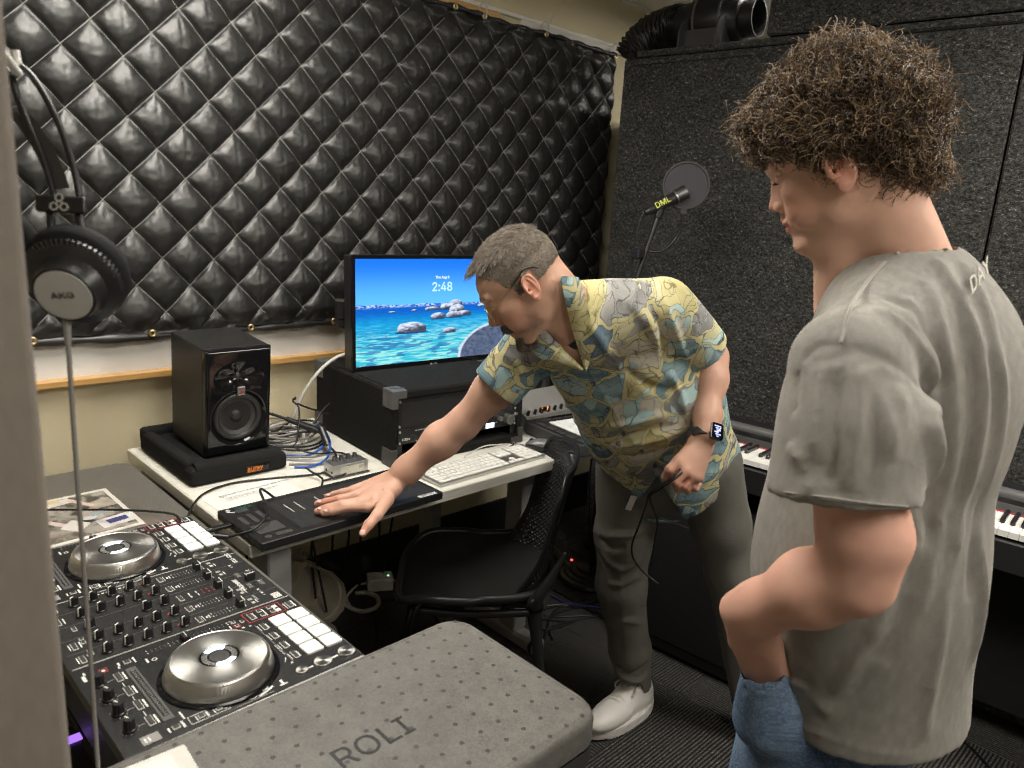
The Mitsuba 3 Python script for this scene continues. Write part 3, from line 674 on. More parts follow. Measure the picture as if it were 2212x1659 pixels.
part(k, 'touch_button', ap(prism(rrect(.030, .060, .178, .196, .004), .001), KM @ mat4((0, 0, .0226))), 'soft_pad')
part(k, 'logo', tube([(KX + .011, KY + .204, .7638), (KX + .018, KY + .208, .7638), (KX + .020, KY + .200, .7638), (KX + .011, KY + .197, .7638), (KX + .019, KY + .190, .7638), (KX + .026, KY + .186, .7638)], .0013, 6), 'white_print')
bs('green_print', (0.02, 0.12, 0.09), 0.7)
part(k, 'lettering', text('RMX', .014, (KX + .034, KY + .196, .7633), (1, 0.03, 0), (-.05, 1, 0), .0004), 'green_print', False)
part(k, 'sticker', bx(KX + KW - .075, KX + KW - .020, KY + .004, KY + .017, .7632, .7636), 'white_print', label='white barcode sticker')
part(k, 'barcode', cat(*[bx(KX + KW - .067 + i * .0024, KX + KW - .067 + i * .0024 + (.0006, .0013, .0009)[i % 3], KY + .0075, KY + .0155, .7636, .7639) for i in range(17)]), 'black', False)
for i in range(4): part(k, 'port', bx(KX - .0008, KX + .002, KY + .06 + i * .03, KY + .074 + i * .03, .748, .755), 'black_gloss', False)

# white full-size keyboard
k = thing('computer_keyboard', 'white full-size computer keyboard on a silver plate before the rack case', 'keyboard')
GM = mat4((1.228, 1.484, .7405), math.radians(1.2), 1, rx=math.radians(2.2))
part(k, 'plate', ap(prism(rrect(0, .43, 0, .116, .006), .008), GM @ mat4((0, 0, .001))), 'alu')
part(k, 'rear_foot', ap(rod((.01, .108, .000), (.42, .108, .000), .0045, n=14), GM), 'white')
kc = ply(bx(0, 1, 0, 1, 0, 1), 'white', False)
unit = .019
def key(x, y, w=1.0, h=1.0):
    m = bx(.0014, w * unit - .0014, .0014, h * unit - .0014, .009, .0118, .0012)
    kk_ = ('k', round(w, 2), round(h, 2))
    if kk_ not in keydict: keydict[kk_] = ply(m, 'white', False)
    copy(k, 'key', keydict[kk_], GM @ mat4((.007 + x * unit, .005 + y * unit, 0)))
keydict = {}
rows = [(0, [1.25, 1, 1.25, 1.25, 6.0, 1.25, 1, 1.25]), (1, [2.25] + [1] * 10 + [1.75]), (2, [1.75] + [1] * 11 + [1.25]), (3, [1.5] + [1] * 12 + [.5 + 0]), (4, [1] * 13 + [1.0]), (5, [1] * 14)]
for r, ws in rows:
    x = 0.0; tot = sum(ws)
    for w_ in ws:
        w2 = w_ * 14.25 / tot
        key(x, r * 1.0 if r < 5 else 5.0, w2, 1.0 if r < 5 else .62); x += w2
for c in range(3):
    key(14.6 + c, 0); key(14.6 + c, 3); key(14.6 + c, 4); key(14.6 + c, 5, 1, .62)
key(15.6, 1)
for c in range(4):
    for r in range(1, 5):
        if c == 3 and r == 1: continue
        key(17.9 + c, r)
    key(17.9 + c, 5, 1, .62)
key(17.9, 0, 2); key(19.9, 0); key(20.9, 0, 1, 2)

# mouse
k = thing('computer_mouse', 'grey and black computer mouse right of the white keyboard', 'mouse')
XM = mat4((1.700, 1.548, .7405), math.radians(-58))
def mouse_shell():
    U, V = np.meshgrid(np.linspace(0, 1, 26), np.linspace(-1, 1, 25), indexing='ij')
    wd = .030 * np.sqrt(np.clip(1 - (2 * U - 1) ** 4, 0, 1)) * (0.92 + .1 * np.cos(U * 5)); ht = .036 * (np.clip(1 - (2 * (U * .92 + .06) - 1) ** 2, 0, 1)) ** .62
    ang = V * PI / 2
    return grid_mesh(np.stack([(U - .5) * .114, np.sin(ang) * wd, .003 + np.cos(ang) ** .7 * ht], -1))
bs('mouse_grey', (0.13, 0.135, 0.14), 0.3, spec=0.6)
part(k, 'shell', ap(mouse_shell(), XM), 'mouse_grey', True)
part(k, 'base', ap(prism(Polygon([(math.cos(a) * .054, math.sin(a) * .0285) for a in np.arange(28) * PI / 14]), .005), XM), 'black')
part(k, 'side_band', ap(tube([(-.050, -.018, .016), (-.02, -.0305, .022), (.02, -.0305, .018), (.05, -.016, .010)], .0035, 8), XM), 'black_gloss', True)
part(k, 'side_band', ap(tube([(-.050, .018, .016), (-.02, .0305, .022), (.02, .0305, .018), (.05, .016, .010)], .0035, 8), XM), 'black_gloss', True)
part(k, 'wheel', ap(rod((-.036, -.004, .026), (-.036, .004, .026), .010, n=16), XM), 'black')

# small silver box with four knobs
k = thing('headphone_amplifier', 'small silver box with four knobs between the cables and the black keyboard controller', 'headphone amplifier')
HM = mat4((1.030, 1.702, .7405), math.radians(-1.5))
part(k, 'base_plate', ap(bx(-.004, .112, -.004, .062, .001, .005, .001), HM), 'dark_metal')
part(k, 'box', ap(bx(0, .108, 0, .058, .005, .038, .0015), HM), 'alu')
for i in range(4):
    part(k, 'knob', ap(lathe([(.0062, .038), (.0062, .050), (.0052, .052), (0, .052)], 20, mat4((.022 + .0215 * i, .038, 0))), HM), 'dark_metal', 35)
bs('cream_label', (0.66, 0.64, 0.52), 0.7)
part(k, 'front_label', ap(bx(.022, .094, -.0006, .0002, .010, .030), HM), 'cream_label', False)
part(k, 'label_print', ap(cat(*[bx(.026 + .0 * i, .026 + (.030, .045, .038, .05)[i], -.0009, -.0005, .013 + i * .0042, .0142 + i * .0042) for i in range(4)], bx(.078, .091, -.0009, -.0005, .02, .028)), HM), 'light_grey', False)
for y in (.012, .042): part(k, 'jack', ap(rod((-.0012, y, .016), (.001, y, .016), .0036, n=14), HM), 'black')

# instruction sheet in a plastic sleeve
bs('paper', (0.80, 0.79, 0.74), 0.7)
bs('sleeve', (0.70, 0.69, 0.64), 0.12, spec=0.6)
k = thing('instruction_sheet', 'printed white instruction sheet lying before the isolation pad', 'paper')
PM2 = mat4((.700, 1.655, .7408), math.radians(4))
part(k, 'sheet', ap(bx(0, .225, 0, .135, 0, .0008), PM2), 'paper', False)
tl = [('Working with Music Studio Equipment: What to Know', .0058, .098), ('Guide', .0052, .089), ('1. Start with the power strip, then check that each cable is', .0042, .078), ('    connected before turning on any of the monitors', .0042, .071), ('2. Keep liquids away from the desk', .0042, .062)]
part(k, 'print', ap(cat(*[text(s, h, (.038, y, .0008), (1, 0, 0), (0, 1, 0), .0002, i == 0) for i, (s, h, y) in enumerate(tl)]), PM2), 'charcoal', False)

# ------------------------------------------------------------------ cables on the desk
def cable(name, pts, r, m, label, group=None, sides=7, n=8):
    return solo(name, tube(pts, r, sides, n), m, label, 'cable', True, group)
ck = thing('cable_coil', 'coil of grey cables behind the small silver box, beside the rack case', 'cable coil')
for i in range(11):
    r0 = .055 + .035 * rng.random(); ph = rng.random() * 6.28; z0 = .752 + .0045 * i
    c0 = np.array([1.085 + .02 * rng.normal(), 2.04 + .03 * rng.normal()])
    pts = [(c0[0] + (r0 * 1.25) * math.cos(a + ph), c0[1] + r0 * math.sin(a + ph), z0 + .008 * math.sin(2 * a + i) + .006) for a in np.arange(10) * 2 * PI / 10]
    part(ck, 'loop', tube(pts, .0032, 7, 5, closed=True), 'grey_cable' if i % 4 else 'black_cable', True)
part(ck, 'tie', bx(1.075, 1.085, 1.955, 1.975, .765, .80, .003), 'white_cable')
cable('blue_cable', [(.99, 2.0, .745), (.995, 1.93, .752), (1.05, 1.88, .756), (1.12, 1.915, .762), (1.16, 1.98, .78), (1.17, 2.06, .79)], .0034, 'blue_cable', 'blue network cable curving in front of the grey cable coil')
cable('blue_cable', [(.985, 1.84, .744), (1.03, 1.815, .746), (1.09, 1.84, .752), (1.135, 1.90, .775), (1.15, 1.96, .80)], .0034, 'blue_cable', 'blue network cable nearest to the isolation pad')
cable('grey_cable', [(.98, 1.93, .750), (1.05, 1.86, .757), (1.12, 1.86, .752), (1.17, 1.80, .748), (1.145, 1.765, .757), (1.10, 1.768, .760)], .0034, 'grey_cable', 'grey cable sweeping from the coil to the silver box')
cable('grey_cable', [(.985, 1.87, .744), (1.05, 1.83, .744), (1.10, 1.80, .745), (1.13, 1.78, .752), (1.08, 1.766, .760), (1.06, 1.762, .76)], .0034, 'grey_cable', 'lower grey cable lying flat before the coil')
cable('white_cable', [(1.262, 2.02, 1.015), (1.215, 2.02, 1.0), (1.165, 2.02, .965), (1.125, 2.03, .91), (1.10, 2.04, .85), (1.085, 2.05, .80)], .0055, 'white_cable', 'light grey cable arching from behind the monitor down to the coil')
xk = thing('microphone_plug', 'black cable with two joined plugs hanging over the cable coil', 'plug')
part(xk, 'cable', tube([(.955, 2.02, .875), (1.0, 2.0, .86), (1.04, 1.98, .842)], .0042, 8), 'black_cable', True)
part(xk, 'plug', cat(rod((1.035, 1.982, .845), (1.095, 1.955, .815), .0075, .010), rod((1.095, 1.955, .815), (1.118, 1.945, .802), .0115)), 'black_satin')
part(xk, 'plug', cat(rod((1.125, 1.935, .812), (1.128, 1.90, .768), .0105), *[rod((1.125 + .003 * t, 1.935 - .035 * t, .812 - .044 * t), (1.125 + .003 * (t + .06), 1.935 - .035 * (t + .06), .812 - .044 * (t + .06)), .0118) for t in (.2, .5, .8)]), 'dark_metal')
cable('black_cable', [(1.075, 2.00, .895), (1.068, 1.985, .905), (1.063, 1.99, .893), (1.073, 1.975, .875), (1.06, 1.95, .83), (1.03, 1.91, .795), (1.02, 1.90, .78), (1.06, 1.86, .765), (1.11, 1.80, .775), (1.108, 1.74, .768), (1.06, 1.70, .750), (1.0, 1.705, .7435)], .0028, 'black_cable', 'thin black cable looping from the plugs down to the desk')
cable('black_cable', [(1.075, 1.985, .885), (1.12, 1.985, .862), (1.19, 1.99, .835)], .0028, 'black_cable', 'thin black cable crossing the wall to the rack case')
cable('black_cable', [(1.19, 1.99, .87), (1.15, 1.975, .85), (1.12, 1.96, .825)], .0035, 'black_cable', 'short black cable rising to the rack case')
cable('black_cable', [(1.135, 1.90, .76), (1.128, 1.86, .755), (1.10, 1.80, .745), (1.085, 1.768, .744)], .0035, 'black_cable', 'black cable running from the plugs to the silver box')
cable('black_cable', [(1.028, 1.755, .7445), (.98, 1.765, .7445), (.90, 1.795, .7445), (.80, 1.822, .7445), (.72, 1.80, .7450), (.662, 1.742, .7440), (.62, 1.68, .732)], .0028, 'black_cable', 'black cable running along the isolation pad over the desk edge')
cable('black_cable', [(.975, 1.760, .770), (.985, 1.745, .760), (.992, 1.70, .752), (.97, 1.665, .7455), (.955, 1.625, .7450), (.95, 1.60, .744)], .0028, 'black_cable', 'black cable hooking down to the back of the keyboard controller')
cable('mouse_cable', [(1.665, 1.595, .752), (1.665, 1.64, .746), (1.69, 1.70, .7445), (1.69, 1.76, .745), (1.73, 1.80, .80), (1.70, 1.86, .83)], .0022, 'grey_cable', 'grey mouse cable running behind the mouse to the rack case')
cable('black_cable', [(1.62, 1.625, .7435), (1.66, 1.64, .7435), (1.685, 1.685, .7435), (1.66, 1.74, .7435), (1.72, 1.78, .7435)], .0024, 'black_cable', 'thin dark cable between the keyboard and the mouse')
cable('white_cable', [(1.43, 1.618, .749), (1.45, 1.628, .752), (1.53, 1.642, .760), (1.60, 1.645, .752), (1.645, 1.650, .744)], .0022, 'white_cable', 'white keyboard cable along the rack case')
uk = thing('usb_cable', 'black cable with plug looped over the left end of the keyboard controller', 'cable')
part(uk, 'plug', cat(bx(.628, .676, 1.552, 1.566, .749, .758, .002), rod((.612, 1.559, .753), (.63, 1.559, .753), .005, .0065)), 'black_satin')
part(uk, 'cord', tube([(.614, 1.559, .753), (.585, 1.563, .75), (.56, 1.575, .76), (.56, 1.585, .775)], .003, 8), 'black_cable', True)
part(uk, 'plug', cat(rod((.600, 1.515, .765), (.640, 1.495, .757), .005, .006)), 'black_satin')
part(uk, 'cord', tube([(.640, 1.495, .757), (.69, 1.475, .770), (.735, 1.50, .785), (.757, 1.56, .790), (.767, 1.60, .80), (.785, 1.625, .793), (.82, 1.635, .76), (.835, 1.64, .745)], .003, 8), 'black_cable', True)

# ------------------------------------------------------------------ grey side table, paper, cards
def gt(p, n, uv):
    s = noise(p.x * 500, p.y * 500); return mi.Color3f(0.135, 0.128, 0.115) * (0.86 + 0.28 * s)
bs('grey_top', sp(gt), 0.55, spec=0.35)
GZ = .726
k = thing('grey_table', 'dark grey side table beside the white desk, carrying the turntable controller', 'table')
part(k, 'top', prism(rrect(.285, .652, .36, 2.19, .035), .026, mat4((0, 0, GZ - .026))), 'grey_top')
for x, y in ((.33, .45), (.60, .45), (.33, 2.1), (.60, 2.1)): part(k, 'leg', bx(x - .02, x + .02, y - .02, y + .02, 0, GZ - .026, .003), 'charcoal')
part(k, 'apron', bx(.31, .63, .40, 2.15, GZ - .07, GZ - .026), 'charcoal', False)
k = thing('printed_sheet', 'collage print in a clear plastic sleeve on the grey table', 'print')
def collage(p, n, uv):
    u, v = uv.x, uv.y
    q = fbm(u * 9, v * 9, 4, 4); d, e, r = voronoi(u * 5, v * 4)
    c = mix((0.03, 0.032, 0.034), (0.42, 0.40, 0.37), smoothstep(.32, .7, q) * .9)
    c = dr.select((r > .86), mix((0.25, 0.2, .16), (.65, .6, .55), q), c)
    def strip(c, x, y, w, h, a, col):
        X, Y = (u - x) * math.cos(a) + (v - y) * math.sin(a), -(u - x) * math.sin(a) + (v - y) * math.cos(a)
        return dr.select((dr.abs(X) < w) & (dr.abs(Y) < h), mi.Color3f(*col), c)
    c = strip(c, .30, .86, .30, .06, .1, (.72, .68, .66)); c = strip(c, .25, .93, .25, .04, .0, (.70, .55, .30))
    c = strip(c, .66, .78, .15, .03, -1.0, (.70, .55, .52)); c = strip(c, .30, .45, .17, .035, -.9, (.70, .57, .54))
    c = strip(c, .45, .30, .10, .10, .7, (.78, .74, .70)); c = strip(c, .80, .22, .16, .10, .1, (.76, .76, .78)); c = strip(c, .82, .23, .10, .045, .1, (.05, .06, .22))
    c = dr.select(dr.square((u - .62) / .07) + dr.square((v - .40) / .045) < 1, mi.Color3f(.66, .67, .68), c); c = strip(c, .72, .46, .08, .03, .2, (.30, .42, .50))
    edge_ = dr.maximum(dr.abs(u - .5), dr.abs(v - .5))
    return dr.select(edge_ > .455, mi.Color3f(.78, .76, .72), c)
scene['m_print_mat'] = {'type': 'twosided', 'bsdf': {'type': 'principled', 'base_color': sp(collage), 'roughness': .25, 'specular': .5}}
q = np.array([[.32, 1.72, GZ + .0022], [.548, 1.735, GZ + .0022], [.542, 2.010, GZ + .0022], [.315, 2.0, GZ + .0022]])
part(k, 'print', trimesh.Trimesh(np.vstack([q, q - [0, 0, .0014]]), [[0, 1, 2], [0, 2, 3], [0, 4, 5], [0, 5, 1], [1, 5, 6], [1, 6, 2], [2, 6, 7], [2, 7, 3], [3, 7, 4], [3, 4, 0]], process=False), 'print_mat', False, uv=np.array([[0, 0], [1, 0], [1, 1], [0, 1]] * 2, float))
scene['m_clear_film'] = {'type': 'thindielectric', 'int_ior': 1.3}
q = np.array([[.312, 1.655, GZ + .004], [.577, 1.66, GZ + .004], [.570, 2.018, GZ + .004], [.312, 2.01, GZ + .004]])
part(k, 'sleeve', trimesh.Trimesh(q, [[0, 1, 2], [0, 2, 3]], process=False), 'clear_film', False)
cable('black_cable', [(.555, 1.535, .80), (.56, 1.58, .80), (.55, 1.66, .782), (.50, 1.76, .765), (.43, 1.85, .752), (.36, 1.93, .742), (.31, 1.99, .735)], .0026, 'black_cable', 'black cable crossing above the collage print to the turntable controller')

# hard carrying case lying in front
def case_col(p, n, uv):
    s = noise(p.x * 420, p.y * 420, p.z * 420); q = fbm(p.x * 60, p.y * 60, p.z * 60); b = fbm(p.x * 14, p.y * 14, 2)
    return mi.Color3f(0.150, 0.144, 0.134) * (0.62 + 0.34 * s + 0.4 * q) * (0.9 + .2 * b)
def case_h(p, n, uv): return noise(p.x * 380, p.y * 380, p.z * 380) + .5 * noise(p.x * 900, p.y * 900, p.z * 900)
bs('case_shell', sp(case_col), 0.5, spec=0.4, bump=(sp(case_h, 4e-4), 0.0006))
bs('case_dot', (0.060, 0.057, 0.053), 0.6)
k = thing('carrying_case', 'large dark grey hard case with dotted lid on the near end of the grey table', 'case')
cx0, cx1, cy0, cy1, cz = .02, .762, .535, .862, .822
def case_half(z0, z1, top, r=.045):
    rings = []
    prof = [(0, z0), (0, z1 - .014), (.002, z1 - .007), (.006, z1 - .002), (.014, z1)] if top else [(.010, z0), (.004, z0 + .006), (0, z0 + .018), (0, z1)]
    for off, z in prof:
        pts = np.array(rrect(cx0 + off, cx1 - off, cy0 + off, cy1 - off, r - off * .5, 8).exterior.coords)[:-1]
        rings.append(np.column_stack([pts, np.full(len(pts), z)]))
    P = np.array(rings); m = grid_mesh(P.transpose(1, 0, 2), True)
    cap = prism(Polygon(rings[-1 if top else 0][:, :2]), .0004, mat4((0, 0, prof[-1][1] - .0004 if top else z0)))
    return cat(m, cap)
part(k, 'lid', case_half(.778, cz, True), 'case_shell', 50)
part(k, 'base', case_half(GZ + .001, .775, False), 'charcoal', 50)
part(k, 'gasket', prism(rrect(cx0 + .004, cx1 - .004, cy0 + .004, cy1 - .004, .04), .005, mat4((0, 0, .774))), 'black_matte')
part(k, 'latch', bx(cx1 - .002, cx1 + .004, .60, .76, .752, .790, .002), 'black_satin')
part(k, 'latch', bx(cx1 - .002, cx1 + .0055, .63, .73, .770, .7725, .001), 'mid_grey')
dot = ply(lathe([(0.0035, .0004), (0.0031, .0006), (0, .0007)], 10), 'case_dot', False)
for i in range(23):
    for j in range(10):
        x, y = .740 - i * .0325 - (.01625 if j % 2 else 0), .842 - j * .0325
        if .40 < x < .56 and .662 < y < .715 and False: continue
        if x > .05: copy(k, 'dot', dot, mat4((x, y, cz - .0003)))
lm = text('ROLI', .035, (0, 0, 0), (1, 0, 0), (0, 1, 0), .0005)
part(k, 'lettering', ap(lm, mat4((.418, .672, cz + .0001))), 'black', False)
k = thing('label_card', 'white paper label in a plastic pocket on the carrying case, at the lower edge', 'label')
LM = mat4((.215, .775, cz + .0006), -.06)
part(k, 'pocket', ap(prism(rrect(-.005, .075, -.03, .064, .004), .0008), LM), 'sleeve')
part(k, 'card', ap(bx(0, .056, -.03, .056, .0008, .0016), LM), 'paper', False)
part(k, 'print', ap(text('EN', .006, (.018, .028, .0016), (.9, .3, 0), (-.3, .9, 0), .0002), LM), 'charcoal', False)
bs('brushed', (0.66, 0.65, 0.62), 0.30, 1.0, anisotropic=0.85)
bs('brushed_small', (0.66, 0.65, 0.60), 0.3, 1.0, anisotropic=0.8)
bs('rim_metal', (0.50, 0.49, 0.46), 0.35, 1.0)
# ------------------------------------------------------------------ two-deck turntable controller (local u to the player's right, v away from the player, mm)
kd2 = thing('turntable_controller', 'black two-deck turntable controller with silver jog wheels on the grey table', 'turntable controller')
DM = np.eye(4); DM[:3, 0] = (-.012, 1, 0); DM[:3, 1] = (-1, -.012, 0); DM[:3, 2] = (0, 0, 1); DM[:3, 3] = (.592, .885, .800); DM[:3, :3] *= .001
def dp(name, m, mtl, smooth=30, label=None, kind=None): return part(kd2, name, ap(m, DMf), mtl, smooth, label, kind)
DMf = DM.copy()
# the frame is left-handed (u right, v away, z up is right-handed when v points to -x): rebuild as a proper rotation
DMf[:3, 0] = np.array([-.012, 1, 0]) * .001; DMf[:3, 1] = np.array([-1, -.012, 0]) * .001; DMf[:3, 2] = np.array([0, 0, 1]) * .001
DW, DL = 677, 357
def panel_col(p, n, uv):
    s = noise(p.x * 300, p.y * 300); return mi.Color3f(0.013, 0.013, 0.0135) * (.75 + .5 * s)
bs('deck_panel', sp(panel_col), 0.38, spec=0.5)
bs('deck_mixer', (0.020, 0.020, 0.020), 0.42)
dp('body', bx(0, DW, 0, DL, -66, -4, 5), 'black_satin')
dp('top_panel', bx(2, DW - 2, 2, DL - 2, -4, 0, 1.5), 'deck_panel')
dp('mixer_panel', bx(236, 446, 4, DL - 4, 0, .8), 'deck_mixer', False)
dp('side_trim', bx(-1.5, 3, 0, DL, -9, -1.5, 1), 'alu', label='silver trim along the side')
dp('side_trim', bx(DW - 3, DW + 1.5, 0, DL, -9, -1.5, 1), 'alu')
for u, a, b in ((234, 5, 350), (447, 5, 350)): dp('divider', bx(u - 1, u + 1, a, b, 0, 1.6, .4), 'light_grey', False)
for a, b in ((30, 40), (30, 317), (617, 40), (617, 317)): dp('foot', rod((a, b, -74.5), (a, b, -66), 14), 'black')
W_, D_, R_ = [], [], []           # flat print: white, dim, red
def pr_(L_, u0, u1, v0, v1, h=.35, z=0): L_.append(bx(min(u0, u1), max(u0, u1), min(v0, v1), max(v0, v1), z, z + h))
def ln(L_, p, q, w=.8, z=0):
    p, q = np.array(p, float), np.array(q, float); d = (q - p) / np.linalg.norm(q - p); n_ = np.array([-d[1], d[0]]) * w / 2
    L_.append(prism(Polygon([p + n_, q + n_, q - n_, p - n_]), .35, mat4((0, 0, z))))
def boxln(L_, u0, u1, v0, v1, w=.9):
    for p, q in (((u0, v0), (u1, v0)), ((u1, v0), (u1, v1)), ((u1, v1), (u0, v1)), ((u0, v1), (u0, v0))): ln(L_, p, q, w)
bs('button_silver', (0.50, 0.49, 0.46), 0.45)
BT = {}
def shared(parent, name, key, make, mtl, M, smooth=30, label=None):
    if key not in BT: BT[key] = ply(ap(make(), np.diag([.001, .001, .001, 1])), mtl, smooth)
    Mm = DMf @ M; Mm = Mm @ np.diag([1000, 1000, 1000, 1.0])
    return copy(parent, name, BT[key], Mm, label)
def btn(u, v, w, h, kind='framed'):
    bb = shared(kd2, 'button', ('f', w, h), lambda: bx(-w / 2, w / 2, -h / 2, h / 2, 0, 1.6, .5), 'button_silver', mat4((u, v, 0)), False)
    if kind == 'framed': shared(kd2, 'button_cap', ('c', w, h), lambda: bx(-w / 2 + 1.3, w / 2 - 1.3, -h / 2 + 1.3, h / 2 - 1.3, 0, 2.6, .5), 'charcoal', mat4((u, v, 0)), False)
# knobs: skirt, ribbed body and white pointer
def knob_body():
    a = np.arange(40) * 2 * PI / 40; rr = 1 + .05 * np.sign(np.sin(a * 9)); rings = []
    for r, z in ((8.6, 0), (8.6, 2.2), (7.2, 3.0), (6.6, 16.0), (5.9, 17.2), (0.01, 17.2)):
        q = rr if 2.5 < z < 17 else 1; rings.append(np.stack([r * q * np.cos(a), r * q * np.sin(a), np.full(40, z)], -1))
    return grid_mesh(np.array(rings).transpose(1, 0, 2), True)
def knob_mark(): return cat(bx(-1.0, 1.0, 0.8, 6.9, 17.0, 17.8), bx(-1.0, 1.0, 6.0, 7.9, 3.5, 17.7))
def knob(u, v, ang, mark=True, sc=1.0):
    kk_ = shared(kd2, 'knob', ('knob',), knob_body, 'black_satin', mat4((u, v, .3), ang, sc), 35)
    if mark: shared(kk_, 'pointer', ('kmark',), knob_mark, 'white_print', mat4((u, v, .3), ang, sc), False)
    for t in range(11):
        a_ = ang + math.radians(-150 + 30 * t); c = np.array([u - math.sin(a_) * 11.2, v + math.cos(a_) * 11.2]); pr_(D_ if t % 5 else W_, c[0] - .5, c[0] + .5, c[1] - .5, c[1] + .5)
    return kk_
# --- decks
for o, nm in ((0, 'near'), (452, 'far')):
    cu, cv = o + 97, 190
    j = num(kd2 + '__jog_wheel'); JM = DMf @ mat4((cu, cv, 0))
    raw(j, ply(ap(lathe([(78, 1), (79, 5), (76.5, 12), (73, 24), (70.5, 27.5), (69, 28.6), (67.6, 27.8), (67.0, 28.4), (28.6, 29.3), (28.4, 28.2), (27.9, 28.0)], 96), JM), 'brushed', 35), 'silver jog wheel')
    raw(num(j + '__notched_rim'), ply(ap(cat(*[ap(prism([(-4.2, 0), (4.2, 0), (3.0, 15), (-3.0, 15)], 3.4), JMn) for JMn in [mat4((0, 0, 0), a_) @ axes((0, -74.2, 4.5), (1, 0, 0), (0, .23, 1)) for a_ in np.arange(24) * PI / 12 + .07]]), JM), 'rim_metal', 30))
    raw(num(j + '__base_ring'), ply(ap(lathe([(86, 0), (85, 3.2), (80, 4.2), (78, 1.0)], 96), JM), 'black_gloss', 40))
    raw(num(j + '__hub'), ply(ap(lathe([(28.2, 28.2), (27, 28.0), (0, 28.0)], 64), JM), 'black_gloss', 30))
    raw(num(j + '__hub_disc'), ply(ap(lathe([(14.4, 28.1), (12.0, 28.5), (0, 28.7)], 48), JM), 'charcoal', 30))
    def ticks(a0, a1, n_, r0=17, r1=25, w=.5):
        out = []
        for a_ in np.linspace(a0, a1, n_):
            out.append(ap(bx(r0, r1, -w, w, 28.1, 28.5), mat4((0, 0, 0), a_)))
        return cat(*out)
    raw(num(j + '__hub_ticks'), ply(ap(ticks(0, 2 * PI * 59 / 60, 60), JM), 'dim_print', False))
    for a0 in (2.55, -.75):
        sh = ply(ap(prism(Polygon([(r * math.cos(t), r * math.sin(t)) for r, ts in ((25.5, np.linspace(a0, a0 + 1.35, 14)), (17, np.linspace(a0 + 1.35, a0, 14))) for t in ts]), .6), JM @ mat4((0, 0, 28.2))), 'white', False)
        raw(num(j + '__lit_segment'), emit(sh, (.62, .80, 1.0), 3.2, .05), 'lit white-blue segments')
    for q, u in enumerate((67.5, 101.3, 135, 168.7)):
        for v in (21.5, 55): shared(kd2, 'performance_pad', ('pad',), lambda: ap(prism(rrect(-15.4, 15.4, -14.6, 14.6, 3.2), 3.0), mat4((0, 0, 0))), 'pad_white', mat4((o + u, v, .2)), 30)
        btn(o + u, 84, 21, 8); pr_(W_, o + u - 8, o + u + 8, 77, 78.8); pr_(W_, o + u - 9, o + u + 9, 91, 92)
    ln(D_, (o + 55, 93.5), (o + 182, 93.5), .8); ln(W_, (o + 78, 95.5), (o + 110, 95.5), .8)
    for v, r in ((18, 13.6), (60, 13.6), (96, 8.8)):
        shared(kd2, 'round_button', ('rb', r), lambda: lathe([(r + .8, 0), (r + .8, 1.6), (r, 2.8), (r - 1, 3.0), (0, 2.7)], 40), 'brushed_small', mat4((o + 24, v, 0)), 35)
    pr_(W_, o + 22, o + 26, 34, 46); pr_(W_, o + 22.5, o + 25.5, 77, 85)
    # row by the player's left
    pr_(W_, o + 11, o + 14, 126, 138); pr_(W_, o + 14, o + 24, 130, 134)
    for v in (159, 199): shared(kd2, 'round_button', ('rs',), lambda: lathe([(5.6, 0), (5.6, 2.0), (4.9, 2.6), (4.2, 2.2), (3.0, 1.6), (0, 1.5)], 24), 'button_silver', mat4((o + 19, v, 0)), 35)
    W_.append(ap(lathe([(8, .1), (8, .5), (7.2, .5), (7.2, .1)], 24), mat4((o + 17, 180, 0)))); pr_(D_, o + 13, o + 21, 178.5, 181.5); pr_(D_, o + 6, o + 7, 150, 206)
    boxln(W_, o + 11, o + 28, 213, 266, .8)
    for v in (226, 250): btn(o + 19.5, v, 8.5, 9); pr_(W_, o + 14, o + 25, v - 9.5, v - 6.5); pr_(W_, o + 14, o + 25, v + 6, v + 7.5)
    btn(o + 19, 284, 9, 10); pr_(W_, o + 12, o + 27, 273, 276); pr_(W_, o + 14, o + 24, 292, 294.5)
    pr_(D_, o + 10, o + 28, 305, 328, .25); pr_(W_, o + 14, o + 24, 317, 319.5); pr_(W_, o + 14, o + 24, 322, 324.5)
    # effects: four knobs, four buttons, needle strip
    for q, u in enumerate((176, 134.5, 95, 53)):
        knob(o + u, 331, (-.6, -1.2, -1.2, -1.2)[q], q > 0)
        btn(o + u + 1, 305, 24, 9); pr_(W_, o + u - 10, o + u + 11, 295.5, 298.0); ln(D_, (o + u, 311), (o + u, 320), 1.0)
        if q: ln(W_, (o + u + 14, 305), (o + u + 26, 305), 1.0)
    dp('needle_strip', cat(bx(o + 40, o + 190, 277.5, 292.5, 0, 1.2, .4)), 'grey_plastic', False)
    dp('needle_pad', bx(o + 50, o + 180, 281, 289, 1.2, 1.6), 'black_satin', False)
    D_ += [bx(o + 52 + 4.2 * i, o + 53 + 4.2 * i, 283, 287, 1.6, 1.8) for i in range(31)]
    # tempo slider
    dp('tempo_slot', bx(o + 213, o + 216, 112, 258, 0, .5), 'black', False)
    for i in range(21):
        v = 120 + i * 6.6; L = 11 if i % 5 == 0 else 7
        pr_(W_ if i % 5 == 0 else D_, o + 214.5 - L / 2, o + 214.5 + L / 2, v - .5, v + .5)
    dp('slider_cap', cat(bx(o + 206, o + 223, 188, 200, .5, 9, 1.2)), 'black_satin', 30); pr_(W_, o + 207, o + 222, 193.4, 194.6, .3, 9)
    # mode buttons in the red frame
    boxln(R_, o + 194, o + 226.5, 30, 96, 1.3)
    btn(o + 210, 86, 22, 8); pr_(W_, o + 200, o + 220, 79, 80.5)
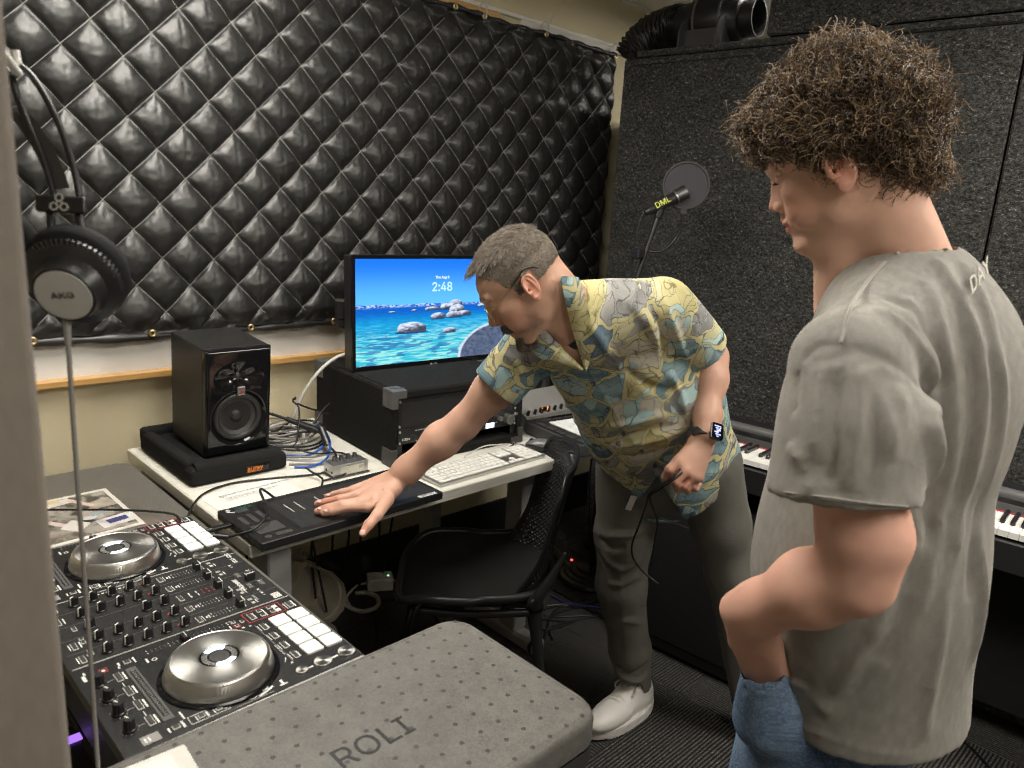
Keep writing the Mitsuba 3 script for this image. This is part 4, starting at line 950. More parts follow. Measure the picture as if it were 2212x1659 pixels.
    for v in (68, 50): btn(o + 203, v, 9, 8); btn(o + 218, v, 9, 8); pr_(W_, o + 198, o + 222, v - 7.5, v - 5.5)
    pr_(W_, o + 199, o + 208, 36, 43); pr_(W_, o + 213, o + 222, 36, 43)
    btn(o + 206, 18, 20, 8); pr_(W_, o + 196, o + 218, 9, 11.5); pr_(W_, o + 196, o + 216, 24.5, 26)
    for a, b in ((199, 116), (212, 116), (206, 104)): btn(o + a, b, 9, 6)
    boxln(R_, o + 194, o + 203, 110.5, 121.5, .9); pr_(W_, o + 196, o + 206, 125, 127); pr_(W_, o + 211, o + 219, 124, 126); pr_(W_, o + 186, o + 190, 108, 112); pr_(W_, o + 184, o + 187, 98, 101)
    # row behind the jog wheel
    boxln(R_, o + 202, o + 213, 311, 321, 1.2); pr_(W_, o + 205, o + 210, 313.5, 318.5)
    btn(o + 208, 283, 10, 10); pr_(W_, o + 200, o + 216, 272, 274.5); pr_(W_, o + 205, o + 214, 293, 296); pr_(W_, o + 198, o + 204, 295, 298); pr_(W_, o + 195, o + 211, 340, 345); pr_(W_, o + 212, o + 219, 338, 341)
    pr_(W_, o + 187, o + 199, 258, 261); W_.append(ap(lathe([(4, .1), (4, .5), (2.6, .5), (2.6, .1)], 16), mat4((o + 190, 250, 0)))); pr_(W_, o + 29, o + 47, 268, 270.5)
    W_.append(ap(prism(Polygon([(88 * math.cos(t), 88 * math.sin(t)) for t in np.linspace(3.35, 3.65, 8)] + [(91.5 * math.cos(t), 91.5 * math.sin(t)) for t in np.linspace(3.65, 3.35, 8)]), .3), mat4((cu, cv, 0))))
    ln(W_, (o + 60, 104), (o + 70, 98), 1.2); pr_(D_, o + 35, o + 38, 150, 153); pr_(W_, o + 50, o + 54, 96, 99)
# --- mixer
rows_ = (426, 383, 340, 297, 254)
for r, u in enumerate(rows_):
    for v in (295, 265.5, 236, 207, 178):
        if r == 2 and v in (265.5, 236): continue
        knob(u, v, rng.normal(0, .04) + (.55 if r != 2 else .2))
        if v == 178 and r != 2: R_.append(ap(prism(Polygon([(9.4 * math.cos(t), 9.4 * math.sin(t)) for t in np.linspace(-2.9, -.2, 16)] + [(11.2 * math.cos(t), 11.2 * math.sin(t)) for t in np.linspace(-.2, -2.9, 16)]), .4), mat4((u, v, .8), PI / 2)))
    if r != 2:
        btn(u, 155, 20, 8); pr_(W_, u - 9, u + 9, 147.5, 148.5, .35, .8); pr_(W_, u - 3, u + 3, 141, 143.5, .35, .8)
        for i in range(11): pr_(W_ if i % 5 == 0 else D_, u - (7.5 if i % 5 == 0 else 6), u + (7.5 if i % 5 == 0 else 6), 133 - 5.6 * i - .45, 133 - 5.6 * i + .45, .35, .8)
        pr_(W_, u - 5, u + 5, 137.2, 139, .35, .8)
        btn(u - 4, 62, 7, 6, 'plain'); pr_(W_, u - 8, u + 4, 54.5, 56, .35, .8); pr_(D_, u + 6, u + 13, 58, 66, .35, .8)
    else:
        btn(u, 152, 22, 8); pr_(W_, u - 9, u + 9, 134, 136.5, .35, .8); pr_(W_, u - 9, u + 9, 122, 123.5, .35, .8)
        for v in (113, 104, 95): pr_(R_, u - 9, u + 9, v - .6, v + .6, .35, .8)
        pr_(R_, u - .5, u + .5, 84, 116, .35, .8)
    dp('fader_slot', bx(u - 1.6, u + 1.6, 72, 136, .8, 1.2), 'black', False)
    v = 86 + rng.normal(0, 1.0)
    f_ = dp('fader_cap', cat(prism([(-5.5, 0), (5.5, 0), (4.6, 13), (-4.6, 13)], 15, mat4((u, v, .9)) @ axes((-7.5, 0, 0), (0, 1, 0), (0, 0, 1)))), 'black_satin', 30)
    part(f_, 'fader_line', ap(cat(bx(u - 7.6, u + 7.6, v - 5.1 - .3, v - 4.0, 13.4, 14.4), bx(u - 7.9, u - 7.0, v - 5.6, v + 4.2, 13.4, 14.4), ap(bx(-7.7, 7.7, -.35, .35, 0, 13.5), mat4((u, v - 5.4, .9), 0, 1, rx=-.07))), DMf), 'white_print', False)
for u in (404.5, 361.5, 318.5, 275.5):
    for a, b in ((8, 68), (96, 345)): dp('divider', bx(u - .5, u + .5, a, b, .8, 1.3), 'grey_plastic', False)
dp('crossfader_slot', bx(296, 372, 27, 31, .8, 1.2), 'black', False)
f_ = dp('crossfader_cap', prism([(-6, 0), (6, 0), (5, 12), (-5, 12)], 16, mat4((331, 29, .9)) @ axes((0, 8, 0), (1, 0, 0), (0, 0, 1))), 'black_satin', 30)
part(f_, 'fader_line', ap(cat(bx(330.2, 331.8, 20.5, 37.5, 12.7, 13.5), bx(326, 336, 36.6, 37.5, 12.7, 13.5)), DMf), 'white_print', False)
for i in range(6):
    for c0 in (300, 350): pr_(W_ if i == 5 else D_, c0 + i * 3, c0 + i * 3 + .9, 14, 22, .35, .8); pr_(D_, c0 + i * 3, c0 + i * 3 + .9, 36, 44, .35, .8)
for u in (270, 285, 400): pr_(W_, u, u + 4, 33, 37, .35, .8); pr_(D_, u - 8, u - 5, 33, 37, .35, .8)
for i in range(6): pr_(W_, 240.5 + i * 3.2, 242.5 + i * 3.2, 12, 27, .35, .8)
for u in (436, 432): pr_(W_, u - 1, u + 1, 320, 340, .35, .8)
for u, v in ((425, 318), (383, 318), (297, 318), (254, 318)): btn(u, v + 12, 22, 8); pr_(W_, u - 9, u + 9, v + 2.5, v + 4.5, .35, .8); pr_(W_, u - 9, u + 9, v + 18, v + 19.5, .35, .8)
for u in (272, 262, 300, 312, 345, 352): btn(u, 316, 8, 7)
for i in range(7):
    u0 = 455 + 0; pr_(W_, 440 - 3, 440, 210 + i * 7, 214 + i * 7, .35, .8)
dp('lettering', cat(text('Pioneer', 9.5, (0, 0, 0), (1, 0, 0), (0, 1, 0), .4, True)).apply_transform(mat4((299, 50, .8))), 'white_print', False)
dp('lettering', cat(text('DDJ-SX2', 7.5, (0, 0, 0), (1, 0, 0), (0, 1, 0), .4, True)).apply_transform(mat4((406, 16, .8), 0)), 'white_print', False)
dp('lettering', cat(text('serato', 5.5, (0, 0, 0), (1, 0, 0), (0, 1, 0), .4, True)).apply_transform(mat4((252, 50, .8), 0)), 'dim_print', False)
dp('print_white', cat(*W_), 'white_print', False, kind='stuff')
dp('print_dim', cat(*D_), 'dim_print', False, kind='stuff')
dp('print_red', cat(*R_), 'red_print', False, kind='stuff')
# ------------------------------------------------------------------ post with headphones at the left, close to the camera
def post_col(p, n, uv): return mi.Color3f(0.235, 0.205, 0.175) * (.94 + .1 * noise(p.x * 200, p.y * 200, p.z * 60))
bs('post_paint', sp(post_col), .4, spec=.4)
k = thing('steel_post', 'grey-brown painted steel post at the left edge, close to the camera', 'post')
part(k, 'column', rbx(-.16, .130, .63, .76, .0, 2.415, .008), 'post_paint', 40)
part(k, 'hook', tube([(.128, .70, 1.60), (.16, .80, 1.602), (.195, .915, 1.600), (.197, .925, 1.612), (.196, .925, 1.622)], .004, 10), 'white', True, label='white hook')
kh = thing('headphones', 'black studio headphones with silver caps hanging on the white hook of the steel post', 'headphones')
hn = -fw * .80 - up * .56 + rt * .06; hn /= np.linalg.norm(hn); hx_ = rt - hn * (rt @ hn); hx_ /= np.linalg.norm(hx_)
HC = axes(np.array([.2150, .839, 1.410]), hx_, np.cross(hn, hx_))
part(kh, 'ear_pad', ap(lathe([(.026, -.014), (.040, -.016), (.0475, -.010), (.0495, .000), (.0475, .008), (.043, .011), (.036, .012)], 48), HC), 'black_matte', True)
part(kh, 'cup', ap(lathe([(.046, .009), (.044, .014), (.040, .017), (.034, .020), (.031, .026), (.0295, .034), (.0285, .0365), (.0255, .0365)], 48), HC @ mat4((0, -.006, 0))), 'black_satin', 30)
part(kh, 'vent_ring', ap(cat(*[mv(bx(.0405, .0465, -.0012, .0012, .0085, .0155), (0, -.004, 0), a) for a in np.linspace(.2, 2.94, 26)]), HC), 'dark_metal', False, kind='stuff')
bs('cap_silver', (.46, .455, .44), .35, spec=.6)
part(kh, 'cap', ap(lathe([(.0262, .0362), (.0258, .0375), (0, .0380)], 48), HC @ mat4((0, -.006, 0))), 'cap_silver', 30, label='silver cap')
part(kh, 'cap_lettering', ap(text('AKG', .0062, (-.0115, -.009, .0379), (1, .05, 0), (-.05, 1, 0), .0006, True, sx=1.25), HC), 'charcoal', False)
part(kh, 'yoke', cat(tube([(.202, .868, 1.470), (.200, .858, 1.45), (.1985, .852, 1.420), (.201, .842, 1.406)], .0042, 8), tube([(.222, .850, 1.472), (.223, .842, 1.45), (.2225, .832, 1.42), (.222, .826, 1.406)], .0042, 8)), 'black_satin', True)
bo = axes(np.array([.2135, .8585, 1.474]) - fw * .006, rt, up)
part(kh, 'slider_block', ap(rbx(-.025, .025, -.0085, .0085, -.004, .004, .003), bo), 'black_satin', 40)
em = unary_union([Point(.0058 * math.cos(a), .0058 * math.sin(a)).buffer(.0042) for a in (PI / 2, PI / 2 + 2.094, PI / 2 - 2.094)]); em = em.difference(em.buffer(-.0014)).union(Point(0, 0).buffer(.0034).difference(Point(0, 0).buffer(.0020)))
part(kh, 'emblem', ap(cat(*[prism(g, .0008, mat4((0, 0, .004))) for g in getattr(em, 'geoms', [em])]), bo), 'light_grey', False)
for nm, pts in (('headband_tube', [(.207, .866, 1.48), (.204, .883, 1.515), (.198, .900, 1.546), (.193, .914, 1.574), (.190, .922, 1.596), (.186, .945, 1.607), (.180, .975, 1.60), (.176, 1.0, 1.575), (.174, 1.01, 1.52), (.174, 1.01, 1.47)]),
                ('headband_tube', [(.225, .850, 1.482), (.224, .864, 1.517), (.219, .880, 1.552), (.212, .896, 1.580), (.204, .912, 1.600), (.197, .938, 1.610), (.19, .968, 1.603), (.185, .992, 1.575), (.182, 1.0, 1.52), (.182, 1.0, 1.47)])):
    part(kh, nm, tube(pts, .0035, 8), 'black_satin', True)
part(kh, 'head_strap', grid_mesh(np.stack([np.array(spline([(.212, .866, 1.49), (.208, .882, 1.518), (.201, .897, 1.541), (.193, .915, 1.560), (.188, .94, 1.568), (.184, .965, 1.555), (.182, .98, 1.52), (.182, .99, 1.48)], 5)) + o * (rt * .010 + np.array([0, 0, .002])) for o in np.linspace(-1, 1, 5)], 1)), 'charcoal', True)
HC2 = axes(np.array([.178, 1.008, 1.425]), hx_, np.cross(hn, hx_))
part(kh, 'ear_pad', ap(lathe([(.026, .014), (.040, .016), (.0475, .010), (.0495, .000), (.0475, -.008), (.036, -.012), (0, -.012)], 40), HC2), 'black_matte', True)
part(kh, 'cup', ap(lathe([(.046, -.009), (.040, -.017), (.031, -.026), (.028, -.036), (0, -.037)], 40), HC2), 'black_satin', 30)
part(kh, 'yoke', tube([(.174, 1.01, 1.48), (.17, 1.015, 1.45), (.165, 1.02, 1.42)], .004, 8), 'black_satin', True)
part(kh, 'cable', cat(rod((.2005, .833, 1.366), (.1995, .830, 1.340), .0042, .003), tube([(.1995, .830, 1.34), (.197, .826, 1.2), (.195, .822, 1.0), (.192, .816, .8), (.19, .81, .5), (.18, .80, .2), (.15, .77, .004)], .0024, 8)), 'grey_cable', True)

# computer tower with a purple light left of the grey table
k = thing('computer_tower', 'black computer tower with a purple light strip beside the grey table', 'computer')
part(k, 'case', bx(-.06, .272, .86, 1.40, .012, .600, .006), 'black_satin')
part(k, 'panel_seam', cat(bx(-.05, .268, 1.27, 1.274, .5995, .602), bx(-.05, .268, 1.06, 1.063, .5995, .602)), 'charcoal', False)
sh = ply(bx(.12, .270, 1.225, 1.243, .600, .604, .001), 'black', False); raw(num(k + '__light_strip'), emit(sh, (.36, .16, .85), 1.1, .03), 'purple light strip')
part(k, 'lettering', text('BASS AMP', .011, (.195, 1.105, .6006), (.94, .34, 0), (-.34, .94, 0), .0003, True), 'dim_print', False)
for x, y in ((0, .9), (.22, .9), (0, 1.36), (.22, 1.36)): part(k, 'foot', rod((x, y, 0), (x, y, .014), .018), 'black')

# ------------------------------------------------------------------ chair
kc_ = thing('mesh_chair', 'black chair with dished mesh seat and perforated plastic back at the white desk', 'chair')
ch = math.radians(139); cM = np.eye(4); cM[:3, 0] = (math.cos(ch), math.sin(ch), 0); cM[:3, 1] = (-math.sin(ch), math.cos(ch), 0); cM[:3, 3] = (1.395, 1.505, 0)
def seatmesh():
    U, V = np.meshgrid(np.linspace(-1, 1, 40), np.linspace(-1, 1, 40), indexing='ij')
    R_ = np.maximum(np.abs(U), np.abs(V)) + 1e-9; th = np.arctan2(V, U); sq_ = (np.abs(np.cos(th)) ** 4.2 + np.abs(np.sin(th)) ** 4.2) ** (-1 / 4.2)
    X = R_ * sq_ * np.cos(th) * .222; Y = R_ * sq_ * np.sin(th) * (.222 - .012 * (X < 0)); Z_ = .455 - .018 * (1 - R_ ** 2) - .045 * np.clip((X - .12) / .10, 0, 1) ** 2 + .02 * np.clip(-X / .2, 0, 1) ** 2
    return X, Y, Z_
X_, Y_, Z_ = seatmesh()
def seat_weave(p, n, uv):
    a, b = uv.x * 170, uv.y * 170; s = (a + b) - dr.floor(a + b); t = (a - b) - dr.floor(a - b)
    return mix((.006, .006, .006), (.030, .029, .028), smoothstep(.25, .5, dr.abs(s - .5) * dr.abs(t - .5) * 4 + .2))
bs('seat_mesh', sp(seat_weave), .7, spec=.2)
part(kc_, 'seat', ap(grid_mesh(np.stack([X_, Y_, Z_], -1)), cM), 'seat_mesh', True, uv=np.stack([X_ + .3, Y_ + .3], -1).reshape(-1, 2))
ring = np.vstack([np.stack([X_, Y_, Z_], -1)[0, :], np.stack([X_, Y_, Z_], -1)[1:, -1], np.stack([X_, Y_, Z_], -1)[-1, ::-1][1:], np.stack([X_, Y_, Z_], -1)[::-1, 0][1:-1]])
part(kc_, 'seat_rim', ap(tube(ring[::3], .013, 10, 3, closed=True), cM), 'black_satin', True)
part(kc_, 'seat_pan', ap(mv(rbx(-.18, .17, -.17, .17, .405, .425, .009), (0, 0, 0)), cM), 'black_satin', 40)
def chair_back():
    nu, nv = 24, 27; V_, F_ = [], []
    def P(u, v, off=0.0):      # u across -1..1, v up 0..1
        w = .165 + .045 * np.sin(np.clip(v * 1.25, 0, 1) * PI / 2) - .03 * np.clip((v - .85) / .15, 0, 1) ** 2
        x = -.205 - .04 * v - .03 * v * v + .055 * u * u + .075 * u * u * np.clip(1 - v * 2.2, 0, 1) ** 1.5; z = .40 + .43 * v - .03 * u * u * np.clip((v - .75) / .25, 0, 1)
        return np.array([x - off, u * w, z])
    a8 = np.arange(8) * PI / 4 + PI / 8; sqr = np.array([[1, .4142], [.4142, 1], [-.4142, 1], [-1, .4142], [-1, -.4142], [-.4142, -1], [.4142, -1], [1, -.4142]])
    for i in range(nu):
        for j in range(nv):
            u0, v0 = -1 + 2 * (i + .5) / nu, (j + .5) / nv; du, dv = 1 / nu, .5 / nv
            hand = ((u0 / .30) ** 2 + ((v0 - .915) / .040) ** 2) < 1
            if hand: continue
            hole = abs(u0) < .84 and .13 < v0 < .84
            out = [(u0 + s[0] * du, v0 + s[1] * dv) for s in sqr]
            if hole:
                inn = [(u0 + .56 * du * math.cos(t), v0 + .56 * dv * math.sin(t) * 1.0) for t in a8 - 0 * PI]
            n0 = len(V_)
            if not hole:
                V_ += [P(*q) for q in out] + [P(*q, .005) for q in out]
                for m_ in range(1, 7): F_.append((n0, n0 + m_, n0 + m_ + 1)); F_.append((n0 + 8, n0 + 8 + m_ + 1, n0 + 8 + m_))
                if i in (0, nu - 1) or j in (0, nv - 1) or True:
                    for m_ in range(8): a, b = n0 + m_, n0 + (m_ + 1) % 8; F_ += [(a, a + 8, b), (b, a + 8, b + 8)]
            else:
                V_ += [P(*q) for q in out] + [P(*q) for q in inn] + [P(*q, .005) for q in out] + [P(*q, .005) for q in inn]
                for m_ in range(8):
                    b_ = (m_ + 1) % 8; F_ += [(n0 + m_, n0 + b_, n0 + 8 + m_), (n0 + b_, n0 + 8 + b_, n0 + 8 + m_), (n0 + 16 + m_, n0 + 24 + m_, n0 + 16 + b_), (n0 + 16 + b_, n0 + 24 + m_, n0 + 24 + b_), (n0 + 8 + m_, n0 + 8 + b_, n0 + 24 + m_), (n0 + 8 + b_, n0 + 24 + b_, n0 + 24 + m_)]
    m = trimesh.Trimesh(np.array(V_), np.array(F_), process=True); m.merge_vertices(digits_vertex=5)
    rim = [P(u, 0) for u in np.linspace(-1, 1, 8)] + [P(1, v) for v in np.linspace(.12, 1, 8)] + [P(u, 1) for u in np.linspace(.8, -.8, 9)] + [P(-1, v) for v in np.linspace(1, .12, 8)]
    return m, tube(np.array(rim) - [.0025, 0, 0], .0065, 8, 3, closed=True), tube([P(.33 * math.cos(t), .915 + .046 * math.sin(t), .0025) for t in np.arange(20) * PI / 10], .006, 8, 2, closed=True), P
cb, crim, chole, CP = chair_back()
part(kc_, 'back', ap(cb, cM), 'black_satin', 40); part(kc_, 'back_rim', ap(crim, cM), 'black_satin', True); part(kc_, 'hand_hole_rim', ap(chole, cM), 'black_satin', True)
bs('black_chrome', (.05, .05, .052), .12, 1.0)
for s_ in (1, -1):
    part(kc_, 'back_bracket', ap(cat(tube([(-.16, .215 * s_, .43), (-.165, .225 * s_, .47), (-.20, .215 * s_, .53), (-.235, .205 * s_, .60)], [.019, .017, .012, .006], 10), rod((-.16, .205 * s_, .452), (-.16, .236 * s_, .452), .022, n=20)), cM), 'black_satin', True)
    part(kc_, 'leg', ap(tube([(.13, .15 * s_, .415), (.17, .19 * s_, .40), (.20, .215 * s_, .20), (.215, .225 * s_, .045)], .0125, 12), cM), 'black_chrome', True)
    part(kc_, 'leg', ap(tube([(-.16, .215 * s_, .45), (-.17, .222 * s_, .35), (-.20, .232 * s_, .16), (-.225, .24 * s_, .05)], [.018, .016, .0125, .0115], 12), cM), 'black_satin', True)
    part(kc_, 'side_rail', ap(tube([(.16, .185 * s_, .405), (.02, .19 * s_, .398), (-.155, .212 * s_, .42)], .011, 10), cM), 'black_satin', True)
    for x in (.215, -.227): part(kc_, 'caster', ap(cat(rod((x, .222 * s_, .028), (x, .236 * s_, .028), .0275, n=24), rod((x, .244 * s_, .028), (x, .258 * s_, .028), .0275, n=24), rod((x, .24 * s_, .028), (x, .24 * s_, .058), .010, n=14)), cM), 'black')
    part(kc_, 'glide', ap(rbx(-.02 + .05, .03 + .05, .155 * s_ - .012, .155 * s_ + .012, .383, .395, .004), cM), 'mid_grey', 40)

# ------------------------------------------------------------------ under and around the desk
k = thing('plastic_bin', 'off-white pointed plastic bin with handwritten letters under the white desk', 'bin')
bs('bin_plastic', (.46, .42, .345), .5)
BN = axes(np.array([1.185, 2.14, .20]), (.80, .05, -.60), (.0, 1, .08)) @ np.diag([.72, .72, .72, 1])
def bin_shape(s=1.0, top=.16):
    prof = [(-.17, .10), (-.16, .125), (0, .13), (.09, .105), (.145, .055), (.165, 0)]; pl = Polygon([(x * s, y * s) for x, y in prof] + [(x * s, -y * s) for x, y in prof[::-1]])
    rings = []
    for z, k_ in ((0, .80), (.01, .86), (.12, .97), (.125, 1.03), (.155, 1.05), (.16, 1.04)): q = np.array(pl.exterior.coords)[:-1] * k_; rings.append(np.column_stack([q, np.full(len(q), z)]))
    m = grid_mesh(np.array(rings).transpose(1, 0, 2), True); return cat(m, prism(Polygon(rings[0][:, :2]), .002))
part(k, 'shell', ap(bin_shape(), BN @ mat4((0, 0, -.05), 0, 1, rx=PI / 2 * .9)), 'bin_plastic', 40)
part(k, 'rim', ap(bin_shape(1.0), BN @ mat4((0, .0, -.05), 0, (1.02, 1.02, .2), rx=PI / 2 * .9)), 'bin_plastic', 40)
part(k, 'handwriting', text("Lewis's Library", .020, (1.080, 2.005, .385), (.80, .05, -.58), (.5, .0, .8), .0006), 'charcoal', False)
k = thing('power_adapter', 'white power adapter block with a tiny green light on the carpet under the desk', 'power adapter')
part(k, 'block', mv(rbx(-.05, .05, -.035, .035, .002, .055, .008), (1.56, 2.235, 0), -.5), 'white', 40)
sh = ply(rod((1.585, 2.215, .055), (1.585, 2.215, .057), .003, n=10), 'white', False); raw(num(k + '__status_light'), emit(sh, (.3, 1, .5), 2.0, .01))
cable('white_cable', [(1.60, 2.21, .03), (1.66, 2.19, .02), (1.73, 2.17, .006), (1.80, 2.15, .006)], .003, 'white_cable', 'white cable leaving the power adapter to the right')
cable('white_cable', [(1.515, 2.255, .03), (1.48, 2.26, .03), (1.44, 2.235, .04), (1.40, 2.22, .02), (1.385, 2.16, .006)], .0042, 'white_cable', 'white cable between the bin and the power adapter')
cable('white_hose', [(1.365, 2.225, .05), (1.37, 2.18, .02), (1.40, 2.12, .010), (1.46, 2.11, .010), (1.50, 2.16, .010), (1.49, 2.215, .012), (1.45, 2.24, .012)], .0085, 'white_cable', 'thick off-white hose looping beside the bin')
cable('white_hose', [(1.02, 2.11, .02), (1.10, 2.14, .010), (1.20, 2.16, .010), (1.26, 2.12, .010), (1.25, 2.05, .010), (1.18, 1.98, .010), (1.12, 1.95, .010)], .007, 'white_cable', 'thick off-white hose curling on the carpet in front of the bin')
for i, (x0, y0, x1, y1, z1) in enumerate(((1.02, 2.20, .98, 2.16, .24), (1.10, 2.22, 1.09, 2.10, .30), (1.20, 2.20, 1.22, 2.06, .10), (1.36, 2.24, 1.33, 2.22, .02), (1.46, 2.25, 1.47, 2.24, .02), (1.50, 2.25, 1.58, 2.26, .02), (1.62, 2.20, 1.58, 2.25, .02), (1.70, 2.20, 1.76, 2.24, .02))):
    cable('black_cable', [(x0, y0, .705), ((x0 + x1) / 2 + .01, y0, .45), (x1, y1, max(z1, .004))], .0042, 'black_cable', 'black cable hanging under the white desk, number %s from its left end' % ('one', 'two', 'three', 'four', 'five', 'six', 'seven', 'eight')[i], 'cables hanging under the desk')
cable('black_cable', [(1.20, 2.10, .14), (1.22, 2.16, .32), (1.32, 2.21, .37), (1.40, 2.22, .33), (1.40, 2.22, .22), (1.36, 2.22, .06)], .0045, 'black_cable', 'black cable arching over the bin under the desk')
cable('black_cable', [(1.44, 2.10, .005), (1.36, 1.96, .005), (1.30, 1.86, .005), (1.38, 1.76, .005), (1.52, 1.80, .005), (1.60, 1.94, .005), (1.58, 2.08, .005), (1.50, 2.16, .006)], .0045, 'black_cable', 'black cable lying in a wide loop on the carpet left of the chair')
cable('grey_cable', [(1.90, 2.22, .56), (1.80, 2.21, .42), (1.74, 2.20, .33), (1.78, 2.20, .30), (1.72, 2.18, .20), (1.68, 2.19, .10)], .002, 'grey_cable', 'thin grey cable sagging under the desk beside its right leg')
cable('black_cable', [(2.02, 1.80, .70), (2.00, 1.82, .50), (2.04, 1.86, .30), (2.10, 1.90, .05), (2.16, 1.86, .006)], .003, 'black_cable', 'pair of thin black cables at the right end of the desk')
ks = thing('power_strip', 'grey power strip with a small red light on the carpet behind the chair', 'power strip')
part(ks, 'body', mv(bx(-.13, .13, -.025, .025, .001, .045, .006), (2.33, 1.95, 0), 1.1), 'mid_grey')
part(ks, 'face', mv(bx(-.125, .125, -.022, .022, .0445, .0465), (2.33, 1.95, 0), 1.1), 'black_satin', False)
sh = ply(rod((2.285, 1.865, .0465), (2.285, 1.865, .049), .006, n=12), 'red_print', False); raw(num(ks + '__red_light'), emit(sh, (1, .05, .06), 3.5, .01))
cable('black_cable', [(2.27, 1.83, .02), (2.18, 1.86, .012), (2.13, 1.95, .02), (2.14, 2.05, .08), (2.18, 2.15, .2)], .004, 'black_cable', 'black cable leading to the power strip')
for i in range(5):
    pts = [(1.72 + .12 * i + .05 * rng.normal(), 1.50 + .03 * i + .05 * rng.normal(), .005), (1.90 + .06 * rng.normal(), 1.62 + .08 * rng.normal(), .005), (2.08, 1.66 + .10 * rng.normal(), .005), (2.18 + .1 * rng.normal(), 1.50 + .1 * rng.normal(), .005), (2.30 + .1 * rng.normal(), 1.36 + .06 * rng.normal(), .006)]
    cable('floor_cable', pts, .0035, 'black_cable', 'black cable lying on the carpet between the chair and the piano', 'black cables on the carpet')
cable('blue_floor_cable', [(2.05, 1.76, .006), (2.06, 1.68, .006), (2.13, 1.58, .006), (2.20, 1.46, .006), (2.26, 1.36, .006), (2.36, 1.33, .006), (2.46, 1.25, .006), (2.50, 1.12, .006)], .0035, 'navy_cable', 'dark blue cable lying on the carpet behind the legs of the leaning man')
cable('floor_cable', [(2.20, .22, .005), (2.34, .30, .005), (2.42, .42, .005), (2.38, .52, .005), (2.28, .50, .005)], .0035, 'black_cable', 'black cable on the carpet behind the young man at the right edge')
from concurrent.futures import ThreadPoolExecutor
# ------------------------------------------------------------------ implicit-surface modelling for bodies and cloth
def ln_(v): return np.sqrt(np.einsum('...i,...i->...', v, v))
def rc(P, a, b, ra, rb):
    a, b = np.asarray(a, float), np.asarray(b, float); d = b - a; L2 = d @ d
    h = np.clip(((P - a) @ d) / L2, 0, 1)
    return ln_(P - a - h[:, None] * d) - (ra + (rb - ra) * h)
def el(P, c, r, R=None):
    q = P - np.asarray(c, float)
    if R is not None: q = q @ R
    r = np.asarray(r, float); k0 = ln_(q / r); k1 = ln_(q / (r * r)); return k0 * (k0 - 1) / np.maximum(k1, 1e-9)
def su(a, b, k):
    h = np.clip(.5 + .5 * (b - a) / k, 0, 1); return b + (a - b) * h - k * h * (1 - h)
def ss(a, b, k):      # a minus b
    h = np.clip(.5 - .5 * (a + b) / k, 0, 1); return a + (-b - a) * h + k * h * (1 - h)
def chain(P, pts, rs, k=0.012):
    d = None
    for i in range(len(pts) - 1):
        e = rc(P, pts[i], pts[i + 1], rs[i], rs[i + 1]); d = e if d is None else su(d, e, k)
    return d
def ecap(P, a, b, ra, rb, lat, ratio):
    """capsule from a to b with an elliptic section: half width r along lat, r * ratio across it"""
    a, b = np.asarray(a, float), np.asarray(b, float); w = (b - a) / np.linalg.norm(b - a)
    l = np.asarray(lat, float); l = l - w * (l @ w); l /= np.linalg.norm(l); n = np.cross(w, l)
    q = np.stack([(P - a) @ l, ((P - a) @ n) / ratio, (P - a) @ w], -1)
    return rc(q, (0, 0, 0), (0, 0, np.linalg.norm(b - a)), ra, rb) * (ratio if ratio < 1 else 1)
def seg_d(P, pts):
    """distance to a polyline and position along it (0 to 1)"""
    pts = np.asarray(pts, float); best, s = np.full(len(P), 9.0), np.zeros(len(P)); L = np.r_[0, np.cumsum(np.linalg.norm(np.diff(pts, axis=0), axis=1))]
    for i in range(len(pts) - 1):
        d = pts[i + 1] - pts[i]; h = np.clip(((P - pts[i]) @ d) / (d @ d), 0, 1); e = ln_(P - pts[i] - h[:, None] * d)
        m = e < best; best = np.where(m, e, best); s = np.where(m, (L[i] + h * (L[i + 1] - L[i])) / L[-1], s)
    return best, s
EDG = [((0, 0, 0), (1, 0, 0)), ((0, 1, 0), (1, 1, 0)), ((0, 0, 1), (1, 0, 1)), ((0, 1, 1), (1, 1, 1)), ((0, 0, 0), (0, 1, 0)), ((1, 0, 0), (1, 1, 0)), ((0, 0, 1), (0, 1, 1)), ((1, 0, 1), (1, 1, 1)),
       ((0, 0, 0), (0, 0, 1)), ((1, 0, 0), (1, 0, 1)), ((0, 1, 0), (0, 1, 1)), ((1, 1, 0), (1, 1, 1))]
